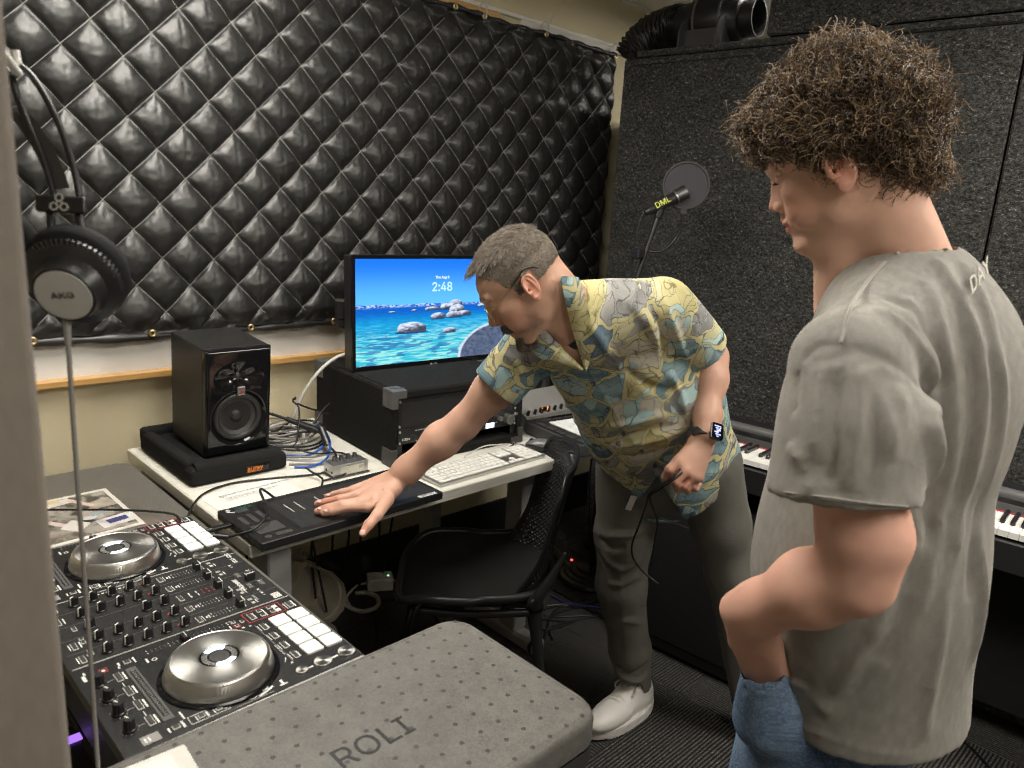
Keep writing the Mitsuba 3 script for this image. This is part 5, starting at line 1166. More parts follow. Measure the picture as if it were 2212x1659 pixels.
def nets(f, lo, hi, s, B=8, chunk=60):
    """surface nets of f < 0 in the box, evaluated only in blocks near the surface"""
    lo, hi = np.asarray(lo, float), np.asarray(hi, float); nb = np.ceil((hi - lo) / (s * B)).astype(int)
    I = np.stack(np.meshgrid(*[np.arange(n) for n in nb], indexing='ij'), -1).reshape(-1, 3)
    c = lo + (I + .5) * s * B; d = np.concatenate([f(c[i:i + 60000]) for i in range(0, len(c), 60000)])
    I = I[np.abs(d) < s * B * 1.05]
    g = np.stack(np.meshgrid(*[np.arange(B + 1)] * 3, indexing='ij'), -1)
    N = nb * B + 2; cid, cp, quads = [], [], []
    bl = [I[i0:i0 + chunk] for i0 in range(0, len(I), chunk)]
    ev = lambda b: f(lo + (b[:, None, None, None] * B + g[None]).reshape(-1, 3) * s).reshape(len(b), B + 1, B + 1, B + 1)
    with ThreadPoolExecutor(4) as ex: vals = list(ex.map(ev, bl))
    for b, v in zip(bl, vals):
        sg = v < 0
        cells = sum(sg[:, x:x + B, y:y + B, z:z + B].astype(np.int8) for x in (0, 1) for y in (0, 1) for z in (0, 1))
        bi, x, y, z = np.nonzero((cells > 0) & (cells < 8))
        if len(bi) == 0: continue
        acc, cnt = np.zeros((len(bi), 3)), np.zeros(len(bi))
        for p, q in EDG:
            va, vb = v[bi, x + p[0], y + p[1], z + p[2]], v[bi, x + q[0], y + q[1], z + q[2]]; m = (va < 0) != (vb < 0)
            t = np.where(m, va / np.where(m, va - vb, 1), 0)
            acc += m[:, None] * (np.array(p) + t[:, None] * (np.array(q) - np.array(p))); cnt += m
        base = b[bi] * B + np.stack([x, y, z], -1); cp.append(lo + (base + acc / cnt[:, None]) * s); cid.append((base[:, 0] * N[1] + base[:, 1]) * N[2] + base[:, 2])
        for ax_ in range(3):
            o = [0, 0, 0]; o[ax_] = 1
            a0 = v[:, :B, :B, :B]; a1 = v[:, o[0]:B + o[0], o[1]:B + o[1], o[2]:B + o[2]]
            bi2, x2, y2, z2 = np.nonzero((a0 < 0) != (a1 < 0)); base2 = b[bi2] * B + np.stack([x2, y2, z2], -1)
            u_, w_ = [(1, 2), (2, 0), (0, 1)][ax_]; eu, ew = np.eye(3, dtype=int)[u_], np.eye(3, dtype=int)[w_]
            Q = np.stack([base2 - eu - ew, base2 - ew, base2, base2 - eu], 1); fl = a0[bi2, x2, y2, z2] >= 0; Q[fl] = Q[fl][:, ::-1]
            quads.append((Q[..., 0] * N[1] + Q[..., 1]) * N[2] + Q[..., 2])
    cid, cp, quads = np.concatenate(cid), np.concatenate(cp), np.concatenate(quads)
    cid, first = np.unique(cid, return_index=True); cp = cp[first]
    j = np.searchsorted(cid, quads); j = np.clip(j, 0, len(cid) - 1); ok = (cid[j] == quads).all(1); j = j[ok]
    return trimesh.Trimesh(cp, np.vstack([j[:, [0, 1, 2]], j[:, [0, 2, 3]]]), process=False)
def relax(m, n=2, lam=.5):
    """a few rounds of Laplacian smoothing"""
    e = m.edges_unique; v = m.vertices.view(np.ndarray).copy(); deg = np.bincount(e.ravel(), minlength=len(v))[:, None]
    from scipy.sparse import coo_matrix
    A = coo_matrix((np.ones(2 * len(e)), (np.r_[e[:, 0], e[:, 1]], np.r_[e[:, 1], e[:, 0]])), shape=(len(v), len(v))).tocsr()
    for _ in range(n): v = v + lam * (A @ v / np.maximum(deg, 1) - v)
    return trimesh.Trimesh(v, m.faces, process=False)
def vnorm(m):
    v, f = m.vertices.view(np.ndarray), m.faces; n = np.zeros_like(v); c = np.cross(v[f[:, 1]] - v[f[:, 0]], v[f[:, 2]] - v[f[:, 0]])
    for k in range(3): np.add.at(n, f[:, k], c)
    return n / (np.linalg.norm(n, axis=1, keepdims=True) + 1e-15)
def push(m, h):
    return trimesh.Trimesh(m.vertices.view(np.ndarray) + vnorm(m) * h[:, None], m.faces, process=False)
def head_frame(O, hd, pt, rl):
    h, p, r = map(math.radians, (hd, pt, rl)); d = np.array([math.cos(h), math.sin(h), 0]); l = np.array([-d[1], d[0], 0]); z = np.array([0, 0, 1.0])
    F = d * math.cos(p) - z * math.sin(p); U = d * math.sin(p) + z * math.cos(p); L = l * math.cos(r) + U * math.sin(r); U2 = -l * math.sin(r) + U * math.cos(r)
    M = np.eye(4); M[:3, 0], M[:3, 1], M[:3, 2], M[:3, 3] = F, L, U2, O
    return M
def to_head(P, M): return (P - M[:3, 3]) @ M[:3, :3] * 1000.0      # millimetres: x to the face, y to the left ear, z to the crown

def rotm(ax_, a):
    return trimesh.transformations.rotation_matrix(a, ax_)[:3, :3]
def ear_sdf(E):
    pl = el(E, (0, 1.5, 0), (17, 4.2, 30.5)); pl = su(pl, el(E, (4, 2, -27), (9, 4.2, 8)), 4)
    a = np.linspace(-1.9, 3.5, 26); hx = np.stack([-15.2 * np.cos(a) * (1 + 0 * a) * -1, 4.2 + 0 * a, 26.5 * np.sin(a)], -1); hx = hx[:, [0, 1, 2]]
    hx[:, 0] *= -1
    hd_, _ = seg_d(E, hx); pl = su(pl, hd_ - 3.3, 2.0)
    pl = ss(pl, el(E, (3, 7.5, -2), (8.5, 5.5, 12)), 2.0)
    pl = ss(pl, el(E, (-1, 7.0, 14), (7, 3.8, 7)), 2.0)
    ah, _ = seg_d(E, np.array([(-9, 4.6, -16), (-8.5, 5.2, -4), (-6, 5.2, 8), (-2, 4.8, 18)])); pl = su(pl, ah - 2.3, 2.2)
    pl = su(pl, el(E, (12.5, 3.5, -3), (4, 4, 7)), 3)                      # tragus
    pl = ss(pl, el(E, (8.5, 4, -4), (3.2, 6, 4.0)), 1.2)
    return pl
def head_sdf(q, full=0.0, mouth=0.0, lid=0.35, ear=1.0, tilt=-0.1, jaw=0.0, fh=0.0, cr=1.0, ns=0.0):
    """a man's head in millimetres, origin midway between the ears; full: fleshier cheeks and jaw; mouth: opening"""
    S = q.copy(); S[:, 1] = np.abs(S[:, 1])                              # mirrored half
    d = el(q, (-2, 0, 42 - 90 * (1 - cr)), (90 * cr, 75 * cr ** .5, 81 * cr))
    d = su(d, el(q, (38 + .6 * fh, 0, 38), (51 + .6 * fh, 62, 50)), 14)
    d = su(d, el(q, (40, 0, -20), (50, 57 + 3 * full, 66)), 16)           # face block
    d = su(d, el(S, (10, 34, -38), (36, 28 + 5 * full, 38)), 18)          # jaw angle
    d = su(d, rc(S, (20, 40 + 3 * full, -58 - jaw), (68, 19, -86 - jaw), 16 + 3 * full, 15), 14)       # jaw line
    d = su(d, el(q, (77, 0, -86 - jaw), (21, 24, 18)), 12)                # chin
    d = su(d, el(S, (60, 42, -10), (24 + full, 20 + 2 * full, 21)), 14)    # cheek bone
    d = su(d, el(S, (60, 36, -40), (27, 19 + 5 * full, 24)), 14)           # cheek
    d = su(d, el(q, (74, 0, -52), (27, 27, 27)), 14)                      # muzzle
    d = su(d, rc(S, (89 + .8 * fh, 9, 31), (76 + .6 * fh, 45, 32), 8.5, 7), 9)                # brow ridge
    d = ss(d, el(S, (98, 33, 11), (14, 17, 10)), 9)                       # eye socket
    d = su(d, el(S, (76.5, 32, 12), (13.0, 15, 12.4)), 3)                 # eyeball with lids
    d = ss(d, el(S, (90, 33, 8.0), (5.5, 10.5, .5 + 2.2 * lid)), 1.2)     # lid opening
    d = su(d, rc(q, (88 + .5 * fh, 0, 24), (107 + ns, 0, -16), 7.5, 9.5), 8)             # nose bridge
    d = su(d, rc(S, (84 + .4 * fh, 5, 14), (95 + .5 * ns, 10, -22), 7, 8.5), 6)               # its sides
    d = su(d, el(q, (109 + ns, 0, -20), (11.5, 11, 9.5)), 5)
    d = su(d, el(S, (100 + ns, 12.5, -24), (11, 7.5, 8)), 4)                   # nose wings
    d = ss(d, el(S, (105 + ns, 6.5, -32.5), (6, 3.2, 4.5)), 2)                 # nostrils
    d = su(d, rc(q, (99, 0, -34), (101, 0, -43), 4, 5), 5)
    d = su(d, el(S, (93.5, 9, -48), (8.5, 13, 5.2)), 3.5)                    # upper lip
    d = su(d, el(q, (92.5 - 3 * mouth, 0, -60.5 - 9 * mouth), (8.5, 16, 6.0)), 3.5)         # lower lip
    d = ss(d, el(q, (100, 0, -54.2 - 4 * mouth), (11 + 6 * mouth, 17 + 5 * mouth, .7 + 7.5 * mouth)), 1.6)     # mouth line
    d = ss(d, el(q, (107, 0, -73 - 6 * mouth), (9.5, 18, 7)), 8)
    # ear, worked out only near it
    Re = rotm((0, 0, 1), .38) @ rotm((0, 1, 0), tilt); E0 = (S - np.array([-3, 75, 3])) @ Re / ear; near = ln_(E0) < 60; E = E0[near]
    if near.any():
        pl = ear_sdf(E) * ear; d[near] = su(d[near], pl, 3.0)
    return d
# ------------------------------------------------------------------ young man in the grey T-shirt
def jit(v, s, seed=0): return meshkit.fbm(v * s, 3, seed)
def skin_paint(v, n, base, q=None, rosy=1.0, beard=None):
    """colour per vertex: mottled skin, redder at ears, cheeks, nose and lips (skin's own colours), stubble where the beard grows"""
    c = np.tile(np.asarray(base, float), (len(v), 1)); m = jit(v, 38, 3)[:, None] - .5; c = c * (1 + .16 * m); c[:, 0] *= 1 + .04 * (jit(v, 90, 5) - .5)
    red = lambda w, k, c: c * (1 - w[:, None]) + (c * np.array(k)) * w[:, None]
    if q is not None:
        S = q.copy(); S[:, 1] = np.abs(S[:, 1]); g = lambda p, r: np.exp(-ln_((S - np.array(p)) / np.array(r)) ** 2)
        c = red(np.clip(g((-6, 82, 6), (22, 14, 34)) * 1.0, 0, 1) * rosy, (1.02, .70, .66), c)
        c = red(g((66, 46, -28), (26, 24, 26)) * .75 * rosy, (.98, .72, .70), c)
        c = red(g((114, 0, -20), (14, 16, 12)) * .6 * rosy, (1.0, .78, .74), c)
        lip = np.clip(1.25 - np.abs(S[:, 2] + 54.5) / 9.5, 0, 1) * np.clip(1.3 - S[:, 1] / 24, 0, 1) * (S[:, 0] > 84)
        c = red(np.clip(lip * 2, 0, 1), (.88, .52, .52), c)
        if beard is not None:
            b = beard(q); c = c * (1 - b[:, None]) + np.array((.16, .13, .11)) * b[:, None]
    return np.clip(c, 0.004, 1)
YF = head_frame((1.092, .457, 1.582), 101.3, 22.0, -6.3)
hw = lambda M, *p: (M @ np.r_[np.array(p, float) * .001, 1.0])[:3]          # head millimetres to world
yL = np.array([-.974, -.225, 0]); yFd = np.array([-.225, .974, 0])
Yc7 = np.array((1.155, 0.372, 1.455)); Ysh = np.array((0.896, 0.337, 1.340)); Yshr = np.array([1.345, .405, 1.365])
Yel = np.array((0.888, 0.283, 1.089)); Ywr = np.array((0.901, 0.421, 0.975)); Yha = np.array((0.925, 0.413, 0.917)); Yhb = np.array((0.944, 0.400, 0.868))
Ychest = np.array([1.158, .365, 1.24]); Ybelly = np.array([1.154, .360, 1.00]); Ypel = np.array([1.165, .330, .80])
def young_neck(P, d):
    n = rc(P, hw(YF, -22, 0, -30), Yc7 - [0, 0, .01], .058, .058)
    n = su(n, rc(P, hw(YF, 30, 0, -80), (Yc7 + Ychest) / 2 + yFd * .075 + [0, 0, .04], .036, .05), .03)
    n = su(n, rc(P, Yc7 + [0, 0, -.04], Ysh * .5 + Yc7 * .5 + [0, 0, -.03], .052, .04), .03); n = su(n, rc(P, Yc7 + [0, 0, -.04], Yshr * .5 + Yc7 * .5 + [0, 0, -.03], .052, .04), .03)
    return su(d, n, .022)
yh = nets(lambda P: young_neck(P, head_sdf(to_head(P, YF), .7, ear=1.05, tilt=.16, fh=10, ns=-4, lid=.25) * .001), (.86, .20, 1.36), (1.36, .66, 1.74), .0021)
def young_arm(P):
    d = chain(P, [Ysh, Ysh * .5 + Yel * .5 + [0, 0, .01], Yel + [0, 0, .055], Yel], [.050, .0525, .050, .040], .02)
    fm = Yel * .62 + Ywr * .38 + [0, 0, .006]
    d = su(d, chain(P, [Yel, fm, Yel * .15 + Ywr * .85, Ywr], [.0415, .0445, .032, .0295], .03), .022)
    fd = (Yhb - Yha) / np.linalg.norm(Yhb - Yha); sd = -yFd + yL * .35; sd -= fd * (fd @ sd); sd /= np.linalg.norm(sd)
    for i, o in enumerate((-.029, -.010, .010, .029)):                    # four fingers going down into the pocket
        d = su(d, chain(P, [Ywr + sd * o * .55, Yha + sd * o * .8 - yL * .006 * i, Yhb + sd * o * .85 - yL * .008 * i + fd * (.012 - .008 * abs(i - 1.4)), Yhb + sd * o * .8 - yL * .008 * i + fd * (.055 - .008 * abs(i - 1.4)), Yhb + sd * o * .75 - yL * .008 * i + fd * (.082 - .012 * abs(i - 1.4))], [.0215, .0165, .0112, .0092, .0075], .006), .012)
    t0 = Ywr * .5 + Yha * .5 - yL * .020; d = su(d, chain(P, [t0, t0 + fd * .035 - yL * .016, t0 + fd * .072 - yL * .012], [.015, .0115, .009], .004), .010)
    return d
ya = nets(young_arm, np.minimum.reduce([Ysh, Yel, Ywr, Yhb]) - .12, np.maximum.reduce([Ysh, Yel, Ywr, Yhb]) + .09, .0036)
def young_core(P):
    d = ecap(P, Ypel, Ychest, .155, .165, yL, .66); d = su(d, rc(P, Ysh, Yc7 - [0, 0, .07], .055, .06), .05); d = su(d, rc(P, Yshr, Yc7 - [0, 0, .07], .055, .06), .05)
    d = su(d, chain(P, [Yshr, Yshr + [.03, .02, -.30], Yshr + [-.02, .16, -.48]], [.055, .045, .035]), .02)
    return d
yc = nets(young_core, (.85, .1, .6), (1.55, .75, 1.50), .016)
yh, ya = relax(yh, 1, .4), relax(ya, 2)
ysk = (.66, .395, .295)
qh = to_head(yh.vertices.view(np.ndarray), YF)
col = np.vstack([skin_paint(yh.vertices.view(np.ndarray), None, ysk, qh, 1.0), skin_paint(ya.vertices.view(np.ndarray), None, (.67, .375, .285)), skin_paint(yc.vertices.view(np.ndarray), None, ysk)])
scene['m_skin'] = {'type': 'twosided', 'bsdf': {'type': 'principled', 'base_color': {'type': 'mesh_attribute', 'name': 'vertex_color'}, 'roughness': .48, 'specular': .4, 'sheen': .15}}
bs('eye_white', (.55, .50, .46), .15)
yk = thing('person', 'young man with curly brown hair in a faded grey T-shirt and jeans, hand in pocket', 'person')
part(yk, 'body', cat(yh, ya, yc), 'skin', True, color=col)

# T-shirt
HEMZ = .798
def young_shirt(P, off=0.0):
    d = ecap(P, Ypel + [0, 0, -.06], Ybelly, .205 - off, .203 - off, yL, .74)
    d = su(d, ecap(P, Ybelly, Ychest, .203 - off, .192 - off, yL, .76), .05)
    up_ = Ychest * .55 + Yc7 * .45
    d = su(d, ecap(P, Ychest, Ychest + [0, 0, .05] - yFd * .015, .180 - off, .165 - off, yL, .76), .04)
    d = su(d, rc(P, Ysh + [.012, .003, -.008], Yc7 - yFd * .002 + [-.006, 0, -.058], .060 - off, .088 - off), .045); d = su(d, rc(P, Yshr + [-.012, -.003, -.008], Yc7 + yFd * .012 + [.006, 0, -.058], .060 - off, .092 - off), .045)
    d = su(d, el(P, Ychest - yFd * .065 + [0, 0, .03], (.14 - off, .08 - off, .13 - off), rotm((0, 0, 1), math.atan2(-yL[1], -yL[0]))), .06)   # upper back
    return d
def young_sleeve(P, off=0.0):
    ax_ = Ysh * .42 + Yel * .58 + [-.010, .008, .0]
    return chain(P, [Ysh + [.01, .004, .0], Ysh * .7 + Yel * .3, ax_], [.066 - off, .077 - off, .087 - off], .03)
sl_d = (Yel - Ysh) / np.linalg.norm(Yel - Ysh); sl_c = Ysh * .395 + Yel * .605; sl_n = sl_d + np.array([-.05, .06, 0.0]); sl_n /= np.linalg.norm(sl_n)
def shirt_sdf(P):
    b = young_shirt(P)
    s = np.maximum(young_sleeve(P), (P - sl_c) @ sl_n); s = ss(s, np.maximum(young_sleeve(P, .010), -((P - sl_c) @ sl_n + .05)), .001)
    hem = HEMZ + .07 * np.exp(-ln_((P - np.array((0.950, 0.444, 0.888)))[:, :2] / .055) ** 2) - .012 * np.sin((P[:, 0] * 9 + P[:, 1] * 17))
    b = np.maximum(b, hem - P[:, 2])
    d = su(b, s, .022)
    # neck opening
    nk = rc(P, hw(YF, -22, 0, -30), Yc7 - [0, 0, .01], .058, .060); nk = su(nk, rc(P, hw(YF, 30, 0, -80), (Yc7 + Ychest) / 2 + yFd * .075 + [0, 0, .04], .036, .046), .03)
    pl = (P - (Yc7 + [0, 0, .0])) @ (np.array([0, 0, 1.0]) * .80 + yFd * .60)
    return ss(d, np.maximum(nk - .004, -pl - .030), .004)
sl = nets(shirt_sdf, (.78, .08, .70), (1.50, .66, 1.56), .0046)
def folds(m, lines, r=None):
    v = m.vertices.view(np.ndarray); h = np.zeros(len(v))
    for pts, w, a in lines:
        pts = spline(np.array(pts), 4) if len(pts) > 2 else np.array(pts)
        near = ((v > pts.min(0) - 4 * w) & (v < pts.max(0) + 4 * w)).all(1)
        d, s_ = seg_d(v[near], pts); h[near] += 1.35 * a * np.exp(-(d / (.85 * w)) ** 2) * np.clip(np.minimum(s_, 1 - s_) * 6, 0.0, 1) ** .5
    return push(m, h)
YFOLDS = [(p_, w_, a_) for p_, w_, a_ in (
    ([(1.091, 0.320, 1.469), (1.065, 0.287, 1.437), (1.051, 0.262, 1.400), (1.042, 0.237, 1.360), (1.037, 0.222, 1.317), (1.035, 0.218, 1.276), (1.041, 0.219, 1.200), (1.041, 0.218, 1.127), (1.022, 0.213, 1.034), (1.025, 0.207, 0.912), (1.035, 0.207, 0.832)], .013, .011),
    ([(0.991, 0.316, 1.421), (0.966, 0.283, 1.382), (0.981, 0.268, 1.315), (0.894, 0.236, 1.288), (0.986, 0.255, 1.151), (0.970, 0.256, 1.087), (0.953, 0.261, 1.028), (0.948, 0.274, 0.963), (0.955, 0.303, 0.881), (0.956, 0.321, 0.847)], .014, .013),
    ([(1.043, 0.315, 1.443), (1.012, 0.282, 1.402), (1.008, 0.259, 1.349), (1.011, 0.244, 1.282), (1.018, 0.238, 1.198), (1.011, 0.237, 1.113), (0.992, 0.235, 1.023)], .012, .006),
    ([(1.122, 0.299, 1.467), (1.094, 0.260, 1.424), (1.071, 0.233, 1.383), (1.065, 0.217, 1.340), (1.068, 0.205, 1.283), (1.079, 0.206, 1.220), (1.096, 0.198, 1.076), (1.122, 0.189, 0.918)], .012, .009),
    ([(1.060, 0.291, 1.433), (1.044, 0.261, 1.380), (1.036, 0.239, 1.321), (1.035, 0.230, 1.252), (1.037, 0.231, 1.165)], .010, -.008),
    ([(0.970, 0.291, 1.392), (1.003, 0.263, 1.320), (0.921, 0.227, 1.268), (1.010, 0.245, 1.129), (0.989, 0.244, 1.052)], .011, -.007),
    ([(1.053, 0.231, 1.367), (1.064, 0.214, 1.281), (1.088, 0.215, 1.164), (1.069, 0.201, 1.030)], .010, -.007),
    ([(0.920, 0.330, 1.409), (0.923, 0.297, 1.394), (0.951, 0.279, 1.365), (0.974, 0.273, 1.327)], .011, .008), ([(0.969, 0.341, 1.419), (0.977, 0.309, 1.406), (0.970, 0.278, 1.377), (0.976, 0.266, 1.340)], .009, -.005),
    ([(1.054, 0.373, 1.457), (0.997, 0.371, 1.432), (0.895, 0.346, 1.408), (0.848, 0.333, 1.372)], .006, .003),
    ([(0.848, 0.335, 1.370), (0.861, 0.301, 1.363), (0.883, 0.277, 1.348), (0.915, 0.259, 1.323)], .0045, -.004), ([(0.848, 0.335, 1.370), (0.847, 0.354, 1.363), (0.845, 0.369, 1.345)], .0045, -.004),
    ([(0.844, 0.320, 1.359), (0.826, 0.297, 1.324), (0.811, 0.283, 1.273), (0.805, 0.282, 1.221)], .016, .007), ([(0.847, 0.300, 1.352), (0.837, 0.266, 1.304), (0.831, 0.249, 1.257)], .013, .006), ([(0.838, 0.342, 1.350), (0.813, 0.332, 1.302), (0.803, 0.320, 1.242)], .016, .006), ([(0.833, 0.328, 1.343), (0.812, 0.306, 1.271), (0.800, 0.300, 1.222)], .012, -.005), ([(0.851, 0.291, 1.348), (0.830, 0.273, 1.288), (0.819, 0.265, 1.234)], .012, -.005),
    ([(0.868, 0.270, 1.335), (0.854, 0.251, 1.305), (0.830, 0.250, 1.268), (0.819, 0.265, 1.234)], .012, .006), ([(0.846, 0.376, 1.332), (0.834, 0.365, 1.302), (0.822, 0.360, 1.283)], .006, -.006), ([(0.813, 0.359, 1.251), (0.797, 0.326, 1.231), (0.793, 0.317, 1.202)], .01, .006),
    ([(0.981, 0.441, 0.961), (0.974, 0.412, 0.894), (0.961, 0.381, 0.870), (0.954, 0.345, 0.878)], .010, .006), ([(0.972, 0.413, 0.902), (0.964, 0.377, 0.879), (0.951, 0.332, 0.891)], .009, -.005), ([(0.948, 0.262, 0.993), (0.956, 0.282, 0.919), (0.954, 0.315, 0.859)], .014, -.008),
    ([(1.038, 0.218, 1.112), (1.021, 0.213, 1.022), (1.023, 0.210, 0.921)], .012, -.006), ([(0.980, 0.247, 1.105), (0.976, 0.253, 1.014), (0.967, 0.262, 0.952)], .014, -.006),
    ([(0.979, 0.407, 0.817), (0.971, 0.368, 0.804), (0.958, 0.310, 0.814), (0.974, 0.260, 0.815), (1.024, 0.212, 0.814)], .004, .0025), ([(0.803, 0.351, 1.195), (0.795, 0.301, 1.208), (0.814, 0.259, 1.210), (0.851, 0.234, 1.206)], .0035, .002), ([(0.804, 0.353, 1.201), (0.799, 0.303, 1.213), (0.818, 0.261, 1.215), (0.851, 0.235, 1.213)], .003, -.002))]
sl = folds(sl, YFOLDS)
def shirt_col(p, n, uv):
    a = fbm(p.x * 10, p.y * 10, p.z * 4, 4); s = noise(p.x * 900, p.y * 900, p.z * 900); b = noise(p.x * 150, p.y * 150, p.z * 60)
    return mix((0.215, 0.205, 0.188), (0.275, 0.262, 0.24), smoothstep(.25, .75, a * .7 + b * .3)) * (.90 + .2 * s)
def shirt_bump(p, n, uv): return noise(p.x * 650, p.y * 650, p.z * 650) + .8 * noise(p.x * 210, p.y * 210, p.z * 130)
bs('tee', sp(shirt_col), 0.9, spec=0.15, sheen=0.5, bump=(sp(shirt_bump, 4e-4), .0005))
bs('tee_seam', (0.36, 0.345, 0.315), 0.9, spec=.1)
part(yk, 't_shirt', relax(sl, 2, .5), 'tee', True)
def collar_sdf(P):
    nk = rc(P, hw(YF, -22, 0, -30), Yc7 - [0, 0, .01], .0595, .0615); nk = su(nk, rc(P, hw(YF, 30, 0, -80), (Yc7 + Ychest) / 2 + yFd * .075 + [0, 0, .04], .0375, .0475), .03)
    pl = (P - Yc7) @ (np.array([0, 0, 1.0]) * .80 + yFd * .60)
    return np.maximum(np.abs(nk + .001) - .0034, np.abs(pl + .033 ) - .0105) - .0008
cl = nets(collar_sdf, (.95, .22, 1.36), (1.32, .56, 1.56), .0028)
part(yk, 'collar', relax(cl, 1), 'tee', True)
[part(yk, 'seam', tube(np.array(p_) - fw * .0045, .0012, 6), 'tee_seam', True) for p_ in ([(1.054, 0.372, 1.457), (0.997, 0.369, 1.432), (0.895, 0.345, 1.408), (0.848, 0.332, 1.373)], [(1.055, 0.375, 1.457), (0.996, 0.372, 1.431), (0.889, 0.346, 1.407), (0.848, 0.334, 1.371)], [(1.072, 0.367, 1.469), (1.212, 0.382, 1.473), (1.118, 0.320, 1.478)], [(0.803, 0.352, 1.198), (0.796, 0.302, 1.210), (0.815, 0.260, 1.212), (0.849, 0.234, 1.209)])]
bs('tee_print', (0.52, 0.50, 0.46), .9, spec=.1)
ta, tb, tc = [(1.063, 0.272, 1.424), (1.116, 0.273, 1.447), (1.084, 0.285, 1.445)]
tx_ = np.array(tb) - ta; tu_ = np.array(tc) - ta
part(yk, 't_shirt_lettering', text('DAY', .026, np.array(ta) - fw * .011, tx_, tu_, .003, True), 'tee_print', False)

# jeans and shoes
YLh, YRh = np.array([1.075, .345, .80]), np.array([1.265, .375, .80])
YLk, YRk = np.array([1.045, .400, .46]), np.array([1.285, .45, .46]); YLa, YRa = np.array([1.04, .36, .085]), np.array([1.30, .40, .085])
def jeans_sdf(P):
    d = ecap(P, Ypel + [-.012, .012, .03], Ypel + [-.010, .02, .13], .165, .155, yL, .80)
    for h_, k_, a_ in ((YLh, YLk, YLa), (YRh, YRk, YRa)): d = su(d, chain(P, [h_ + [0, .02, .0], k_, a_], [.108, .078, .072], .03), .05)
    pk = rc(P, Yhb + [.0, 0, -.005], Yhb + np.array([.028, .0, -.085]), .034, .048); d = su(d, pk, .03)     # the hand in the pocket
    d = np.maximum(d, .06 - P[:, 2])
    pl = rc(P, Yha + [0, 0, .03], Yhb + [.004, 0, -.018], .030, .027)
    return np.maximum(ss(d, pl, .003), P[:, 2] - .93)
jn = nets(jeans_sdf, (.86, .12, .05), (1.46, .62, .96), .006)
jn = push(jn, .004 * (jit(jn.vertices.view(np.ndarray), 14, 9) - .5) + .0012 * (jit(jn.vertices.view(np.ndarray), 60, 8) - .5))
def denim_col(p, n, uv):
    w = noise((p.x + p.y) * 900, p.z * 420) * .6 + noise(p.z * 1100, (p.x - p.y) * 300) * .4; a = fbm(p.x * 13, p.y * 13, p.z * 7, 4)
    return mix((0.040, 0.075, 0.150), (0.20, 0.28, 0.40), smoothstep(.2, .85, a * .75 + .25 * w)) * (.75 + .5 * w)
bs('denim', sp(denim_col), 0.85, spec=.15, sheen=.3)
part(yk, 'jeans', relax(jn, 2), 'denim', True)
bs('denim_dark', (0.030, 0.05, 0.10), 0.9)
bs('seam_thread', (0.38, 0.30, 0.20), 0.9)
for a_ in (YLa, YRa):
    f0 = a_ + [0, 0, -.07]
    sm = rbx(-.045, .045, -.10, .19, 0.001, .05, .022); sm = cat(sm, rbx(-.04, .04, -.095, .03, .02, .10, .03))
    part(yk, 'shoe', mv(sm, (a_[0] - .0, a_[1], 0), .1), 'charcoal', 40)

# curly hair: a soft core and thousands of curled strands
def curve_file(strands):
    f_ = tempfile.NamedTemporaryFile('w', suffix='.txt', delete=False)
    for p, r in strands: f_.write('\n'.join('%.5f %.5f %.5f %.6f' % (*q_, w_) for q_, w_ in zip(p, r)) + '\n\n')
    f_.close(); return f_.name
def strands(parent, name, st, mat_):
    return raw(num(parent + '__' + name), {'type': 'bsplinecurve', 'filename': curve_file(st), 'bsdf': {'type': 'ref', 'id': 'm_' + mat_}}, kind='stuff')
bs('hair_dark', (0.060, 0.038, 0.023), 0.38, spec=.6)
bs('hair_brown', (0.115, 0.072, 0.040), 0.36, spec=.7)
bs('hair_gold', (0.27, 0.175, 0.090), 0.36, spec=.7)
def yhair(q):
    d = el(q, (-8, 0, 62), (110, 92, 98)); d = su(d, el(q, (52, 0, 92), (66, 66, 40)), 30); d = su(d, el(q, (-66, 0, 22), (58, 70, 84)), 30)
    d = su(d, el(q, (88, 0, 72), (30, 58, 22)), 20)
    d = d + 13 * (meshkit.fbm(q / 34.0, 3, 17) - .5) + 4
    S = q.copy(); S[:, 1] = np.abs(S[:, 1])
    d = ss(d, el(q, (88, 0, -18), (86, 130, 74)), 14); d = ss(d, el(S, (2, 92, -22), (26, 46, 52)), 10)
    return np.maximum(np.maximum(d, -64 - q[:, 2] - .25 * (q[:, 0] + 60)), (head_sdf(q, .7, fh=10, ns=-4) * 0 - 60))
hc = nets(lambda P: yhair(to_head(P, YF)) * .001 + .004, (.85, .22, 1.42), (1.35, .66, 1.80), .004)
part(yk, 'hair', relax(hc, 1), 'hair_dark', True, label='curly brown hair')
